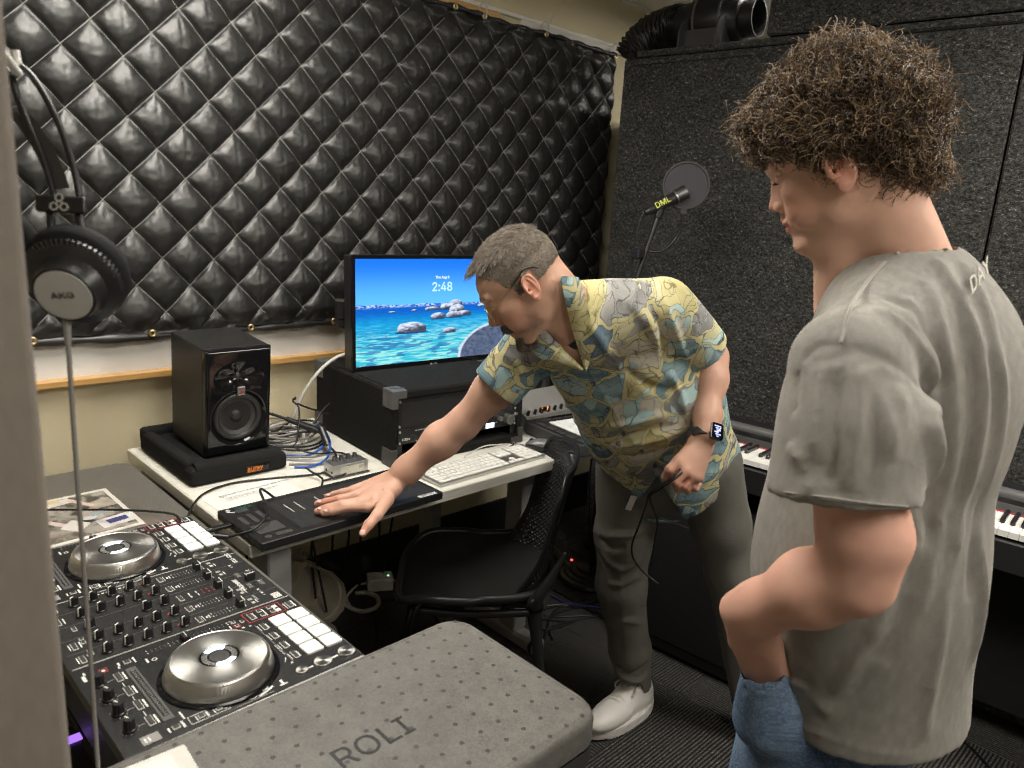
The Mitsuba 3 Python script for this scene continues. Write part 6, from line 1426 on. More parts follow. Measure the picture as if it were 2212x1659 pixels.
def curls(mesh, n, seed, M, rad, length, turns, lift, r0):
    r_ = np.random.default_rng(seed); tri = mesh.triangles.view(np.ndarray); cr = np.cross(tri[:, 1] - tri[:, 0], tri[:, 2] - tri[:, 0]); ar = np.linalg.norm(cr, axis=1)
    i = r_.choice(len(tri), n, p=ar / ar.sum()); nn = cr[i] / ar[i][:, None]; w = r_.dirichlet((1, 1, 1), n); p0 = (tri[i] * w[:, :, None]).sum(1)
    out = []
    dirs = np.stack([meshkit.noise(p0 * 22 + k * 31.7, 70 + k) - .5 for k in range(3)], -1) * 2.6
    for p, nm, dv in zip(p0, nn, dirs):
        d_ = dv + np.array([0, 0, -.35]) + .25 * r_.normal(size=3); d_ = d_ - nm * (d_ @ nm) * .9 + nm * lift; d_ /= np.linalg.norm(d_)
        a, b, c = frame_of(d_); L = length * r_.uniform(.6, 1.3); R = rad * r_.uniform(.5, 1.3); T = turns * r_.uniform(.6, 1.3); ph = r_.uniform(0, 6.28); k = 13
        t = np.linspace(0, 1, k); an = ph + T * 2 * PI * t; g = np.minimum(1, t * 3)
        pts = p + np.outer(L * t, c) + (R * g * np.cos(an))[:, None] * a + (R * g * np.sin(an))[:, None] * b - nm * R * .4
        out.append((pts, r0 * (1 - .6 * t)))
    return out
keep = trimesh.Trimesh(hc.vertices, hc.faces, process=False)
strands(yk, 'hair_curls', curls(keep, 7000, 1, YF, .0050, .026, 1.6, .45, .00065), 'hair_brown')
strands(yk, 'hair_curls', curls(keep, 2600, 2, YF, .0085, .042, 1.5, .60, .00065), 'hair_gold')
strands(yk, 'hair_curls', curls(keep, 5200, 3, YF, .0085, .040, 1.4, .40, .00085), 'hair_dark')
# eyebrow, lashes
def brow(M, pts, n, seed, L, m, spread, r=.0005):
    r_ = np.random.default_rng(seed); out = []
    pts = spline(np.array(pts, float), 10)
    for _ in range(n):
        s_ = r_.uniform(0, len(pts) - 1.01); i_ = int(s_); p = pts[i_] + (pts[i_ + 1] - pts[i_]) * (s_ - i_); d_ = pts[i_ + 1] - pts[i_]; d_ = d_ / np.linalg.norm(d_)
        p = p + r_.normal(size=3) * np.array([.6, .6, spread]); d_ = d_ + np.array([.15, 0, .35]) + .25 * r_.normal(size=3); d_ /= np.linalg.norm(d_)
        q_ = np.array([p, p + d_ * L * .5 + [.5, 0, 0], p + d_ * L]); out.append((np.array([(M @ np.r_[a_ * .001, 1])[:3] for a_ in q_[[0, 0, 1, 2, 2]]]), np.full(5, r)))
    return out
for s_ in (1, -1):
    strands(yk, 'eyebrow', brow(YF, [(101, 10 * s_, 31), (98, 24 * s_, 36), (90, 38 * s_, 36), (81, 48 * s_, 31)], 260, 5, 7.5, 'hair_dark', 2.2), 'hair_dark')
    strands(yk, 'eyelashes', brow(YF, [(91, 24 * s_, 8), (91, 32 * s_, 8.5), (86, 42 * s_, 7)], 70, 6, 5, 'hair_dark', .4, .0003), 'hair_dark')
    eb = trimesh.creation.icosphere(3, .0121); eb.apply_translation(hw(YF, 77.5, 32 * s_, 11))
    part(yk, 'eye', eb, 'eye_white', True)
# ------------------------------------------------------------------ older man leaning over the desk in the patterned shirt
OF = head_frame((1.097, 1.068, 1.352), 132.8, 41.8, -5.6)
Onb = np.array((1.227, 1.051, 1.270)); Olsh = np.array((1.426, 0.961, 1.294)); Orsh = np.array((1.194, 1.145, 1.193))
Opel = np.array((1.653, 1.025, 0.858)); Ochest = np.array((1.392, 1.067, 1.182)); Obel = np.array((1.548, 1.044, 1.016))
oL = Olsh - Orsh; oL /= np.linalg.norm(oL); oAx = (Ochest - Opel) / np.linalg.norm(Ochest - Opel); oFr = np.cross(oL, oAx); oFr /= np.linalg.norm(oFr)
if oFr @ fw > 0: oFr = -oFr
Oel = np.array((1.125, 1.284, 0.991)); Owr = np.array((1.024, 1.422, 0.822)); Lel = np.array((1.606, 0.930, 1.171)); Lwr = np.array((1.511, 0.862, 1.013))
def old_neck(P, d):
    n = rc(P, hw(OF, -24, 0, -28), Onb, .055, .060); n = su(n, rc(P, hw(OF, 26, 0, -78), Onb * .55 + Ochest * .45 + oFr * .03, .030, .05), .03)
    n = su(n, rc(P, Onb, Onb * .5 + Olsh * .5 - [0, 0, .01], .058, .045), .03); n = su(n, rc(P, Onb, Onb * .5 + Orsh * .5 - [0, 0, .01], .058, .045), .03)
    return su(d, n, .02)
OHP = dict(mouth=.55, lid=.12, ear=.9, fh=6, cr=.92, tilt=-.06)
oh = nets(lambda P: old_neck(P, head_sdf(to_head(P, OF), 0, **OHP) * .001), (.90, .86, 1.12), (1.42, 1.26, 1.53), .0022)
def old_rarm(P):
    m_ = Oel * .7 + Owr * .3
    d = chain(P, [Orsh, Orsh * .45 + Oel * .55, Oel], [.050, .042, .037], .03)
    d = su(d, chain(P, [Oel, m_ + [0, 0, .004], Oel * .22 + Owr * .78, Owr], [.037, .0395, .0295, .0275], .03), .02)
    K = {'p': [(1.026, 1.444, 0.822), (0.948, 1.477, 0.800), (0.929, 1.497, 0.793), (0.920, 1.519, 0.783), (0.909, 1.535, 0.775)], 'r': [(1.019, 1.426, 0.822), (0.932, 1.439, 0.803), (0.898, 1.460, 0.796), (0.881, 1.489, 0.783), (0.867, 1.509, 0.775)],
         'm': [(1.009, 1.402, 0.822), (0.921, 1.404, 0.802), (0.884, 1.428, 0.796), (0.861, 1.455, 0.783), (0.845, 1.470, 0.775)], 'i': [(1.004, 1.389, 0.820), (0.922, 1.377, 0.798), (0.891, 1.414, 0.792), (0.864, 1.435, 0.782), (0.851, 1.452, 0.775)]}
    for k, (a, b) in {'p': (.0095, .0075), 'r': (.0102, .0082), 'm': (.0108, .0085), 'i': (.0108, .0085)}.items():
        p = [np.array(x) for x in K[k]]
        d = su(d, chain(P, p[:2], [.020, .0135], .01), .014); d = su(d, chain(P, p[1:], [.0125, a + .0004, a - .0006, b], .003), .0045)
    c = np.array((0.973, 1.411, 0.806)); d = su(d, el(P, c, (.036, .042, .015)), .016)
    th = [np.array(x) for x in ((0.966, 1.362, 0.812), (0.914, 1.326, 0.797), (0.889, 1.321, 0.783), (0.870, 1.317, 0.768))]
    d = su(d, chain(P, th, [.018, .0125, .0112, .0085], .006), .012)
    vn, s_ = seg_d(P, np.array([(0.971, 1.366, 0.842), (0.959, 1.391, 0.823), (0.925, 1.370, 0.817), (0.899, 1.388, 0.815)])); d = su(d, vn - .0012, .006)
    return d
oa = nets(old_rarm, (.82, 1.04, .74), (1.28, 1.60, 1.28), .0028)
def old_larm(P):
    d = chain(P, [Olsh, Olsh * .5 + Lel * .5, Lel], [.052, .047, .039], .03)
    d = su(d, chain(P, [Lel, Lel * .7 + Lwr * .3, Lel * .2 + Lwr * .8, Lwr], [.039, .0395, .0275, .0265], .03), .02)
    W0 = np.array((1.512, 0.872, 0.987))
    F = ([(1.442, 0.885, 0.950), (1.420, 0.893, 0.932), (1.431, 0.906, 0.906), (1.462, 0.908, 0.887)], [(1.446, 0.867, 0.932), (1.421, 0.875, 0.907), (1.445, 0.878, 0.884), (1.480, 0.883, 0.881)],
         [(1.461, 0.857, 0.920), (1.445, 0.864, 0.895), (1.470, 0.868, 0.877), (1.500, 0.873, 0.879)], [(1.481, 0.853, 0.914), (1.470, 0.858, 0.891), (1.491, 0.862, 0.878), (1.512, 0.866, 0.883)])
    d = su(d, rc(P, Lwr, W0, .0265, .027), .012)
    for f_, r_ in zip(F, (.0108, .0108, .0102, .0092)):
        p = [np.array(x) for x in f_]; d = su(d, rc(P, W0 * .8 + p[0] * .2, p[0], .022, .0145), .016); d = su(d, chain(P, p, [r_ + .0025, r_, r_ - .001, r_ - .002], .004), .0045)
    th = [np.array(x) for x in ((1.505, 0.881, 0.963), (1.479, 0.906, 0.932), (1.463, 0.918, 0.917), (1.441, 0.917, 0.902))]
    return su(d, chain(P, th, [.018, .013, .0112, .009], .005), .010)
ob = nets(old_larm, (1.36, .72, .84), (1.80, 1.06, 1.36), .0028)
oc_ = nets(lambda P: su(su(ecap(P, Opel, Ochest, .15, .15, oL, .66), rc(P, Olsh, Onb - [0, 0, .04], .05, .05), .05), rc(P, Orsh, Onb - [0, 0, .04], .05, .05), .05), (1.0, .78, .7), (1.8, 1.3, 1.4), .016)
osk = (.60, .355, .255)
def beard_w(q):
    S = q.copy(); S[:, 1] = np.abs(S[:, 1]); n_ = meshkit.fbm(q / 3.0, 2, 4)
    g = np.exp(-ln_((S - (84, 8, -82)) / (26, 24, 24)) ** 2 * 1.0) + .7 * np.exp(-ln_((S - (94, 14, -41)) / (12, 19, 5.5)) ** 2) + .55 * np.exp(-ln_((S - (40, 44, -66)) / (24, 22, 17)) ** 2) + .25 * np.exp(-ln_((S - (16, 70, -2)) / (8, 14, 18)) ** 2)
    return np.clip(g * (.35 + .8 * n_), 0, .72)
oh, oa, ob = relax(oh, 1, .4), relax(oa, 1), relax(ob, 1)
qo = to_head(oh.vertices.view(np.ndarray), OF); gv = lambda m: m.vertices.view(np.ndarray)
def hand_paint(v, tips):
    c = skin_paint(v, None, (.61, .36, .265)); 
    for t_ in tips: w = np.exp(-(ln_(v - t_) / .030) ** 2)[:, None] * .6; c = c * (1 - w) + c * np.array((1.12, .80, .78)) * w
    return c
col = np.vstack([skin_paint(gv(oh), None, osk, qo, .9, beard_w), hand_paint(gv(oa), [np.array(x) for x in ((0.861, 1.489, 0.775), (0.890, 1.473, 0.785), (0.870, 1.318, 0.770))]), hand_paint(gv(ob), [np.array(x) for x in ((1.427, 0.891, 0.913), (1.449, 0.865, 0.899))]), skin_paint(gv(oc_), None, osk)])
ok_ = thing('person', 'man with goatee and glasses in a patterned shirt, leaning over the white desk', 'person')
part(ok_, 'body', cat(oh, oa, ob, oc_), 'skin', True, color=col)
# finger nails
bs('nail', (.66, .42, .35), .3)
def nail(c, fd, nrm, w=.0052, l=.0065):
    fd = np.array(fd) / np.linalg.norm(fd); nrm = np.array(nrm, float); nrm -= fd * (nrm @ fd); nrm /= np.linalg.norm(nrm)
    part(ok_, 'fingernail', ap(lathe([(0, .0016), (.7, .0013), (1, .0004), (.95, -.001)], 16), axes(np.array(c), fd, np.cross(nrm, fd)) @ np.diag([l, w, 1.0, 1])), 'nail', True)
for tip, dip in (((0.907, 1.526, 0.779), (0.920, 1.519, 0.783)), ((0.867, 1.499, 0.780), (0.881, 1.489, 0.783)), ((0.847, 1.462, 0.780), (0.861, 1.455, 0.783)), ((0.852, 1.443, 0.780), (0.864, 1.435, 0.782))):
    nail(np.array(tip) + [0, 0, .0048], np.array(tip) - dip, (-.25, -.3, 1))
nail(np.array((0.872, 1.317, 0.770)) - fw * .0085 + [0, 0, .0015], np.array((0.870, 1.317, 0.768)) - np.array((0.889, 1.321, 0.783)), -fw, .0062, .0075)

# shirt
def old_torso(P, off=0.0):
    d = ecap(P, Opel - oAx * .04, Obel, .172 - off, .170 - off, oL, .70)
    d = su(d, ecap(P, Obel, Ochest, .170 - off, .158 - off, oL, .70), .05)
    d = su(d, rc(P, Olsh - oL * .01, Onb + up * .002 + rt * .02, .070 - off, .084 - off), .05); d = su(d, rc(P, Orsh + oL * .01, Onb - [0, 0, .03], .060 - off, .068 - off), .05)
    return d
def tri_prism(P, pts):
    """signed distance-like value of a wedge through the eye-facing side, between three edges given as world points"""
    a, b, c = map(np.asarray, pts); n0 = np.cross(b - a, c - a); n0 /= np.linalg.norm(n0); d = None
    for p, q in ((a, b), (b, c), (c, a)):
        m_ = np.cross(q - p, n0); m_ /= np.linalg.norm(m_); e = (P - p) @ m_; d = e if d is None else np.maximum(d, e)
    return np.maximum(d, np.abs((P - a) @ n0) - .13)
sR0, sR1 = Orsh * .98 + Oel * .02, np.array((1.141, 1.194, 1.096)); sL0, sL1 = Olsh + oL * .005, np.array((1.567, 0.925, 1.193))
vee = [np.array(x) for x in ((1.163, 1.085, 1.268), (1.205, 1.037, 1.295), (1.229, 1.013, 1.164))]
tail = [np.array(x) for x in ((1.517, 0.989, 0.868), (1.466, 1.010, 0.732), (1.571, 0.907, 0.740))]
def old_hem(P):
    u_ = (P - Opel) @ oL; s_ = (P - Opel) @ oAx; f_ = (P - Opel) @ oFr
    return -(s_ + .060 + .026 * np.cos(np.clip(u_ / .21, -1, 1) * PI) + .014 * np.clip(-u_ / .15, 0, 1))
def old_shirt(P):
    b = old_torso(P); b = np.maximum(b, old_hem(P))
    t_ = np.maximum(old_torso(P, .009), (P - Opel) @ oAx + .02); b = ss(b, t_, .002)
    def slv(p0, p1, r0, r1):
        dr_ = (p1 - p0) / np.linalg.norm(p1 - p0); s = np.maximum(rc(P, p0, p1 + dr_ * .05, r0, r1 + .004), (P - p1) @ dr_); return ss(s, np.maximum(rc(P, p0, p1 + dr_ * .1, r0 - .009, r1 - .004), -((P - p1) @ dr_ + .06)), .001)
    d = su(b, slv(sR0, sR1, .061, .057), .03); d = su(d, slv(sL0, sL1, .070, .054), .012)
    nk = rc(P, hw(OF, -24, 0, -28), Onb * .8 + hw(OF, -24, 0, -28) * .2, .057, .058); d = ss(d, nk, .003)
    d = ss(d, tri_prism(P, vee), .003); d = ss(d, tri_prism(P, tail), .002)
    return d
os_ = nets(old_shirt, (.95, .66, .70), (1.85, 1.30, 1.42), .0044)
OFOLDS = [([(1.266, 1.033, 1.156), (1.298, 1.026, 1.119), (1.352, 1.018, 1.054), (1.401, 1.003, 0.989), (1.450, 0.981, 0.939), (1.494, 0.969, 0.896)], .0035, .0022), ([(1.261, 1.052, 1.146), (1.287, 1.046, 1.112), (1.342, 1.042, 1.043), (1.392, 1.027, 0.975), (1.440, 1.005, 0.923), (1.491, 0.988, 0.874)], .0035, .0022),
    ([(1.179, 1.117, 1.115), (1.313, 1.148, 1.045), (1.330, 1.048, 1.055)], .011, .008), ([(1.195, 1.117, 1.093), (1.335, 1.158, 1.019), (1.351, 1.048, 1.026)], .009, -.006), ([(1.377, 1.154, 0.992), (1.374, 1.023, 1.014), (1.450, 0.937, 1.052)], .011, .008), ([(1.380, 1.139, 0.975), (1.391, 1.019, 0.986), (1.467, 0.932, 1.025)], .009, -.007), ([(1.391, 1.071, 0.947), (1.431, 0.979, 0.973), (1.514, 0.910, 1.017)], .010, .008), ([(1.414, 1.058, 0.919), (1.454, 0.978, 0.937), (1.516, 0.919, 0.974)], .009, -.006),
    ([(1.339, 0.971, 1.356), (1.334, 0.922, 1.302), (1.385, 0.925, 1.227), (1.421, 0.936, 1.168)], .011, -.009), ([(1.392, 0.986, 1.363), (1.366, 0.911, 1.302), (1.436, 0.911, 1.220), (1.497, 0.919, 1.164)], .010, .007), ([(1.255, 0.966, 1.329), (1.322, 0.924, 1.273), (1.426, 0.935, 1.168)], .014, .006), ([(1.176, 0.984, 1.292), (1.215, 0.961, 1.235), (1.320, 0.984, 1.159)], .012, .005), ([(1.428, 0.935, 1.157), (1.474, 0.921, 1.100), (1.496, 0.915, 1.042)], .012, .007), ([(1.328, 0.978, 1.160), (1.415, 0.946, 1.113), (1.485, 0.918, 1.121)], .012, -.006),
    ([(1.122, 1.154, 1.189), (1.132, 1.118, 1.164), (1.142, 1.115, 1.137)], .009, .006), ([(1.115, 1.175, 1.175), (1.116, 1.136, 1.141), (1.123, 1.133, 1.099)], .009, -.006), ([(1.131, 1.209, 1.194), (1.107, 1.164, 1.157), (1.094, 1.159, 1.108)], .010, .005), ([(1.480, 1.043, 0.842), (1.495, 1.092, 0.785), (1.492, 1.137, 0.797)], .009, .005), ([(1.586, 0.932, 0.828), (1.620, 0.904, 0.867), (1.673, 0.887, 0.898)], .009, .005)]
os_ = folds(os_, OFOLDS) if OFOLDS else os_
hz = gv(os_); os_ = push(os_, .006 * (jit(hz, 11, 31) - .5) + .002 * (jit(hz, 42, 32) - .5))
uS = np.linalg.inv(np.stack([oL, oAx, oFr], 1)).T
def sq(p):
    X = (p.x - Opel[0]) * oL[0] + (p.y - Opel[1]) * oL[1] + (p.z - Opel[2]) * oL[2]; Y = (p.x - Opel[0]) * oAx[0] + (p.y - Opel[1]) * oAx[1] + (p.z - Opel[2]) * oAx[2]; Z = (p.x - Opel[0]) * oFr[0] + (p.y - Opel[1]) * oFr[1] + (p.z - Opel[2]) * oFr[2]
    return X, Y, Z
def print_col(p, n, uv):
    X, Y, Z = sq(p)
    wx, wy = fbm(X * 14, Y * 14, Z * 8) - .5, fbm(X * 14 + 9, Y * 14, Z * 8 + 5) - .5
    U, V = (X + .35 * Z) * 11.5 + wx * 1.2, (Y + .2 * X) * 16.0 + wy * 1.2
    d1, d2, r = voronoi(U, V); e = d2 - d1
    st = noise(U * 1.5 + V * 5, V * 1.2 + 3, 2); ln1 = dr.abs(noise(U * 3.1, V * 2.3, 5) - .5); ln2 = dr.abs(noise(U * 2.2 + 7, V * 4.1, 8) - .5); ln3 = dr.abs(noise(U * 6.3, V * 5.1, 12) - .5)
    teal = mix((.13, .22, .26), (.33, .47, .50), st); grey = mix((.20, .20, .20), (.44, .43, .40), noise(U * 6, V * 1.4)); tan = mix((.38, .33, .13), (.60, .55, .30), noise(U * 3, V * 3, 4)); blue = mix((.09, .14, .20), (.22, .32, .38), noise(U * 4, V * 2, 6)); brown = mix((.30, .20, .15), (.52, .40, .32), noise(U * 5, V * 5)); cream = mix((.56, .53, .42), (.66, .63, .54), st)
    c = dr.select(r < .42, teal, dr.select(r < .62, blue, dr.select(r < .76, grey, dr.select(r < .90, tan, dr.select(r < .97, cream, brown)))))
    f1, f2, r2 = voronoi(U * 2.6 + 3, V * 2.1 + 1)
    c = dr.select((r2 > .80), mix((.50, .46, .24), (.62, .60, .42), st), c); c = dr.select(r2 < .13, mix((.35, .52, .54), (.50, .64, .62), st), c)
    c = c * (1 - .55 * smoothstep(.025, .0, f2 - f1 - .02)) 
    c = mix(c, (.60, .55, .30), smoothstep(.115, .085, e)); c = mix(c, (.13, .14, .13), smoothstep(.030, .010, dr.abs(e - .118)) * .8)
    c = mix(c, (.06, .065, .06), smoothstep(.020, .006, ln1) * .75); c = mix(c, (.08, .09, .09), smoothstep(.016, .005, ln2) * .6); c = mix(c, (.52, .58, .52), smoothstep(.018, .005, ln3) * .45)
    return c * (.92 + .16 * noise(p.x * 800, p.y * 800, p.z * 800))
bs('print_cloth', sp(print_col), 0.72, spec=.2, sheen=.2)
part(ok_, 'shirt', relax(os_, 2), 'print_cloth', True, label='patterned short-sleeved shirt')
bs('undershirt', (.045, .055, .085), .85)
un = nets(lambda P: ss(np.maximum(old_torso(P, .014), -((P - Obel) @ oAx)), rc(P, hw(OF, -24, 0, -28), Onb, .057, .061), .004), (1.0, .8, 1.0), (1.6, 1.3, 1.40), .007)
part(ok_, 'undershirt', un, 'undershirt', True)
def flap(inner, outer, th=.004, lift=.004):
    a, b = spline(np.array(inner), 6), spline(np.array(outer), 6); t_ = np.linspace(0, 1, 7)
    P = a[:, None] * (1 - t_)[None, :, None] + b[:, None] * t_[None, :, None]; P = P - fw * (lift + .006 * np.sin(t_ * PI))[None, :, None]
    m1 = grid_mesh(P); n_ = vnorm(m1); sgn = -1 if (n_.mean(0) @ fw) > 0 else 1
    v = gv(m1); m2 = trimesh.Trimesh(v - n_ * sgn * th, m1.faces[:, ::-1], process=False)
    return cat(m1, m2)
part(ok_, 'collar', flap([(1.214, 1.000, 1.168), (1.191, 1.001, 1.210), (1.153, 0.990, 1.259), (1.126, 0.985, 1.304), (1.104, 0.980, 1.343), (1.098, 0.984, 1.372)], [(1.217, 0.997, 1.166), (1.223, 0.993, 1.196), (1.205, 0.978, 1.248), (1.182, 0.971, 1.289), (1.165, 0.974, 1.332), (1.160, 0.991, 1.368)]), 'print_cloth', True)
part(ok_, 'collar', flap([(1.214, 1.001, 1.170), (1.157, 1.017, 1.218), (1.118, 1.022, 1.250), (1.104, 1.033, 1.263)], [(1.209, 1.005, 1.164), (1.151, 1.019, 1.189), (1.122, 1.050, 1.196), (1.112, 1.064, 1.228)]), 'print_cloth', True)
bs('shirt_button', (.03, .035, .05), .25)
plk = [(1.265, 1.041, 1.151), (1.290, 1.035, 1.120), (1.343, 1.029, 1.055), (1.394, 1.015, 0.985), (1.442, 0.991, 0.936), (1.494, 0.978, 0.884)]
for b_ in [(1.290, 1.034, 1.122), (1.343, 1.028, 1.055), (1.393, 1.013, 0.990), (1.439, 0.988, 0.945), (1.482, 0.975, 0.903)]:
    part(ok_, 'shirt_button', ap(lathe([(.0052, -.001), (.0052, .0014), (.0044, .002), (.0032, .0012), (0, .0012)], 18), axes(np.array(b_) - fw * .0055, rt, up)), 'shirt_button', 40)
tg = [(1.515, 1.069, 0.749), (1.504, 1.042, 0.812), (1.524, 1.061, 0.744)]
tq = np.array(tg[1]) - tg[0]; tn = np.cross(tq, np.cross(fw, tq)); tt = axes(np.array(tg[0]) - fw * .007, tq, -np.cross(fw, tq) * -1)
part(ok_, 'shirt_tag', ap(bx(0, .052, -.004, .012, 0, .0012), tt), 'white_print', False, label='white tag at the shirt hem')
part(ok_, 'tag_lettering', ap(cat(text('KU-UFLEX', .0052, (.006, .001, .0012), (1, 0, 0), (0, 1, 0), .0004, True)), tt), 'black', False)

# trousers and shoes
Rh, Rkn, Ran = np.array((1.571, 1.114, 0.839)), np.array((1.626, 1.138, 0.466)), np.array([1.742, 1.135, .10])
Lh, Lkn, Lan = np.array((1.718, 0.961, 0.861)), np.array((1.810, 0.908, 0.542)), np.array([1.915, .835, .10])
def trousers(P):
    d = ecap(P, Opel - oAx * .01, Opel + oAx * .08, .150, .145, oL, .70)
    d = su(d, chain(P, [Rh, Rh * .45 + Rkn * .55, Rkn, Rkn * .35 + Ran * .65, Ran], [.088, .079, .068, .059, .053], .03), .03)
    d = su(d, chain(P, [Lh, Lh * .45 + Lkn * .55, Lkn, Lan], [.088, .077, .064, .052], .03), .03)
    d = np.maximum(d, .075 + .02 * np.exp(-ln_((P - [1.68, 1.10, .08]) / .07) ** 2) - P[:, 2])
    return ss(d, np.maximum(chain(P, [Rkn * .2 + Ran * .8, Ran - [0, 0, .05]], [.050, .049]), P[:, 2] - .13), .002)
tr_ = nets(trousers, (1.38, .68, .05), (2.06, 1.28, 1.0), .0052)
TFOLDS = [([(1.538, 1.187, 0.640), (1.518, 1.096, 0.662), (1.557, 1.050, 0.679), (1.590, 1.039, 0.700)], .012, .006), ([(1.516, 1.147, 0.641), (1.518, 1.107, 0.622), (1.532, 1.073, 0.637)], .010, -.006), ([(1.524, 1.140, 0.593), (1.540, 1.102, 0.562), (1.558, 1.076, 0.563), (1.579, 1.050, 0.598)], .010, .005), ([(1.539, 1.181, 0.594), (1.534, 1.137, 0.563), (1.541, 1.119, 0.541)], .009, -.006),
          ([(1.647, 1.142, 0.188), (1.666, 1.116, 0.159), (1.692, 1.090, 0.153), (1.720, 1.079, 0.171)], .010, .012), ([(1.640, 1.153, 0.208), (1.650, 1.119, 0.187), (1.674, 1.086, 0.187), (1.705, 1.070, 0.217)], .008, -.009), ([(1.670, 1.144, 0.121), (1.682, 1.110, 0.127), (1.731, 1.084, 0.123)], .007, .006), ([(1.561, 1.036, 0.735), (1.626, 1.059, 0.560), (1.666, 1.074, 0.381), (1.697, 1.070, 0.236)], .004, .003), ([(1.516, 1.078, 0.719), (1.548, 1.091, 0.557), (1.590, 1.097, 0.398), (1.639, 1.105, 0.242)], .004, .002), ([(1.547, 1.133, 0.505), (1.559, 1.094, 0.508), (1.595, 1.062, 0.540)], .012, .005), ([(1.602, 1.149, 0.332), (1.597, 1.100, 0.380), (1.661, 1.073, 0.361)], .012, .005)]
tr_ = folds(tr_, TFOLDS); hz = gv(tr_); tr_ = push(tr_, .005 * (jit(hz, 13, 5) - .5))
def chino(p, n, uv):
    s = noise((p.x + p.y) * 1400, p.z * 900); return mix((0.125, 0.120, 0.105), (0.16, 0.153, 0.135), fbm(p.x * 10, p.y * 10, p.z * 6)) * (.9 + .2 * s)
bs('chino', sp(chino), .75, spec=.2, sheen=.25)
part(ok_, 'trousers', relax(tr_, 2), 'chino', True)
bs('shoe_white', (.78, .76, .72), .45); bs('shoe_sole', (.70, .665, .63), .6); bs('lace', (.70, .66, .56), .8); bs('shoe_lining', (.25, .24, .24), .9)
def sneaker(M, key):
    def up_(P):
        d = el(P, (.055, 0, .052), (.115, .047, .040)); d = su(d, el(P, (-.058, 0, .055), (.068, .041, .045)), .03); d = su(d, rc(P, (-.062, 0, .06), (-.068, 0, .098), .036, .034), .03)
        d = su(d, rc(P, (.0, 0, .075), (-.035, 0, .105), .034, .030), .025); d = np.maximum(d, .020 - P[:, 2])
        return ss(d, rc(P, (-.060, 0, .095), (-.072, 0, .15), .026, .036), .006)
    def so_(P):
        q = P.copy(); q[:, 1] -= .010 * np.sin(np.clip((P[:, 0] + .13) / .28, 0, 1) * PI * 1.2 + .4) - .004
        d = el(q * [1, 1, 0], (.055, 0, 0), (.108, .050, 1)); d = su(d, el(q * [1, 1, 0], (-.065, 0, 0), (.070, .040, 1)), .05); d = np.maximum(d, np.abs(P[:, 2] - .018 - .004 * (P[:, 0] > .12)) - .0165)
        return d
    sm = nets(up_, (-.15, -.07, .0), (.19, .07, .16), .0035); so = nets(so_, (-.16, -.08, -.01), (.19, .08, .05), .0035)
    k_ = part(key, 'shoe', ap(relax(sm, 2), M), 'shoe_white', True, label='white low sneaker'); part(k_, 'sole', ap(relax(so, 1), M), 'shoe_sole', True)
    for i in range(6):
        x = .062 - .019 * i; z = .088 + .0035 * i + (.002 if i > 2 else 0); w_ = .021
        part(k_, 'lace', ap(tube([(x + .004, -w_ - .012, z - .017), (x, -w_ * .5, z + .0025), (x - .006, w_ * .5, z + .0025), (x - .004, w_ + .012, z - .016)], .0032, 7), M), 'lace', True)
    for s_ in (1, -1): part(k_, 'lace', ap(tube([(-.030, 0, .113), (-.020, .018 * s_, .124), (.005, .036 * s_, .108), (.012, .028 * s_, .098), (-.018, .006 * s_, .116)], .0026, 6), M), 'lace', True)
    part(k_, 'tongue', ap(mv(rbx(-.014, .030, -.024, .024, -.003, .003, .0028), (-.038, 0, .120), 0, 0, .62), M), 'shoe_white', 40)
    for i in range(5):
        for s_ in (1, -1): part(k_, 'eyelet', ap(rod((.060 - .019 * i, s_ * .0335, .073 + .004 * i), (.060 - .019 * i, s_ * .0355, .0728 + .004 * i), .0017, n=8), M), 'black', False)
    part(k_, 'stitch_line', ap(tube([(-.015, -.046, .030), (-.012, -.044, .055), (.012, -.040, .070), (.03, -.043, .062)], .0008, 5), M), 'light_grey', False)
    part(k_, 'stitch_line', ap(tube([(.06, -.045, .028), (.035, -.043, .050), (.055, -.040, .072), (.085, -.035, .074)], .0008, 5), M), 'light_grey', False)
sneaker(mat4((1.690, 1.124, .001), PI + .02), ok_)
sneaker(mat4((1.900, .780, .001), PI + .5), ok_)

# watch
kw_ = thing('wrist_watch', 'dark smart watch with lit square face on the wrist of the leaning man', 'watch')
wd = (Lwr - Lel) / np.linalg.norm(Lwr - Lel); wc = np.array((1.527, 0.869, 0.993)); wn = -fw + rt * .35; wn -= wd * (wn @ wd); wn /= np.linalg.norm(wn); WX = axes(wc, np.cross(wd, wn) * -1, wd * -1 if False else wd)
ws = np.cross(wn, wd); WX = np.eye(4); WX[:3, 0], WX[:3, 1], WX[:3, 2], WX[:3, 3] = np.cross(wd, wn), wd, wn, Lwr * .86 + np.array((1.512, 0.872, 0.987)) * .14
st_ = [(.0305 * math.cos(a), 0, .0285 * math.sin(a)) for a in np.arange(24) * PI / 12]
bm = tube(st_, .002, 8, 2, closed=True); bm.vertices = gv(bm) * [1, 5.6, 1]
part(kw_, 'strap', ap(bm, WX), 'charcoal', True)
part(kw_, 'case', ap(mv(rbx(-.0175, .0175, -.021, .021, .0, .0105, .005), (-.006, 0, .0255)), WX), 'dark_metal', 40)
part(kw_, 'glass', ap(mv(prism(rrect(-.0155, .0155, -.019, .019, .006), .0012), (-.006, 0, .0355)), WX), 'black_gloss', False)
part(kw_, 'crown', ap(rod((.0108, .008, .031), (.0135, .008, .031), .003, n=12), WX), 'dark_metal')
wt = []
for i in range(6): wt.append(bx(-.002 - .012 + (.0 if i % 2 else .006), .004 - .006 + .003 * (i % 3), .012 - .005 * i, .0148 - .005 * i, .0367, .0370))
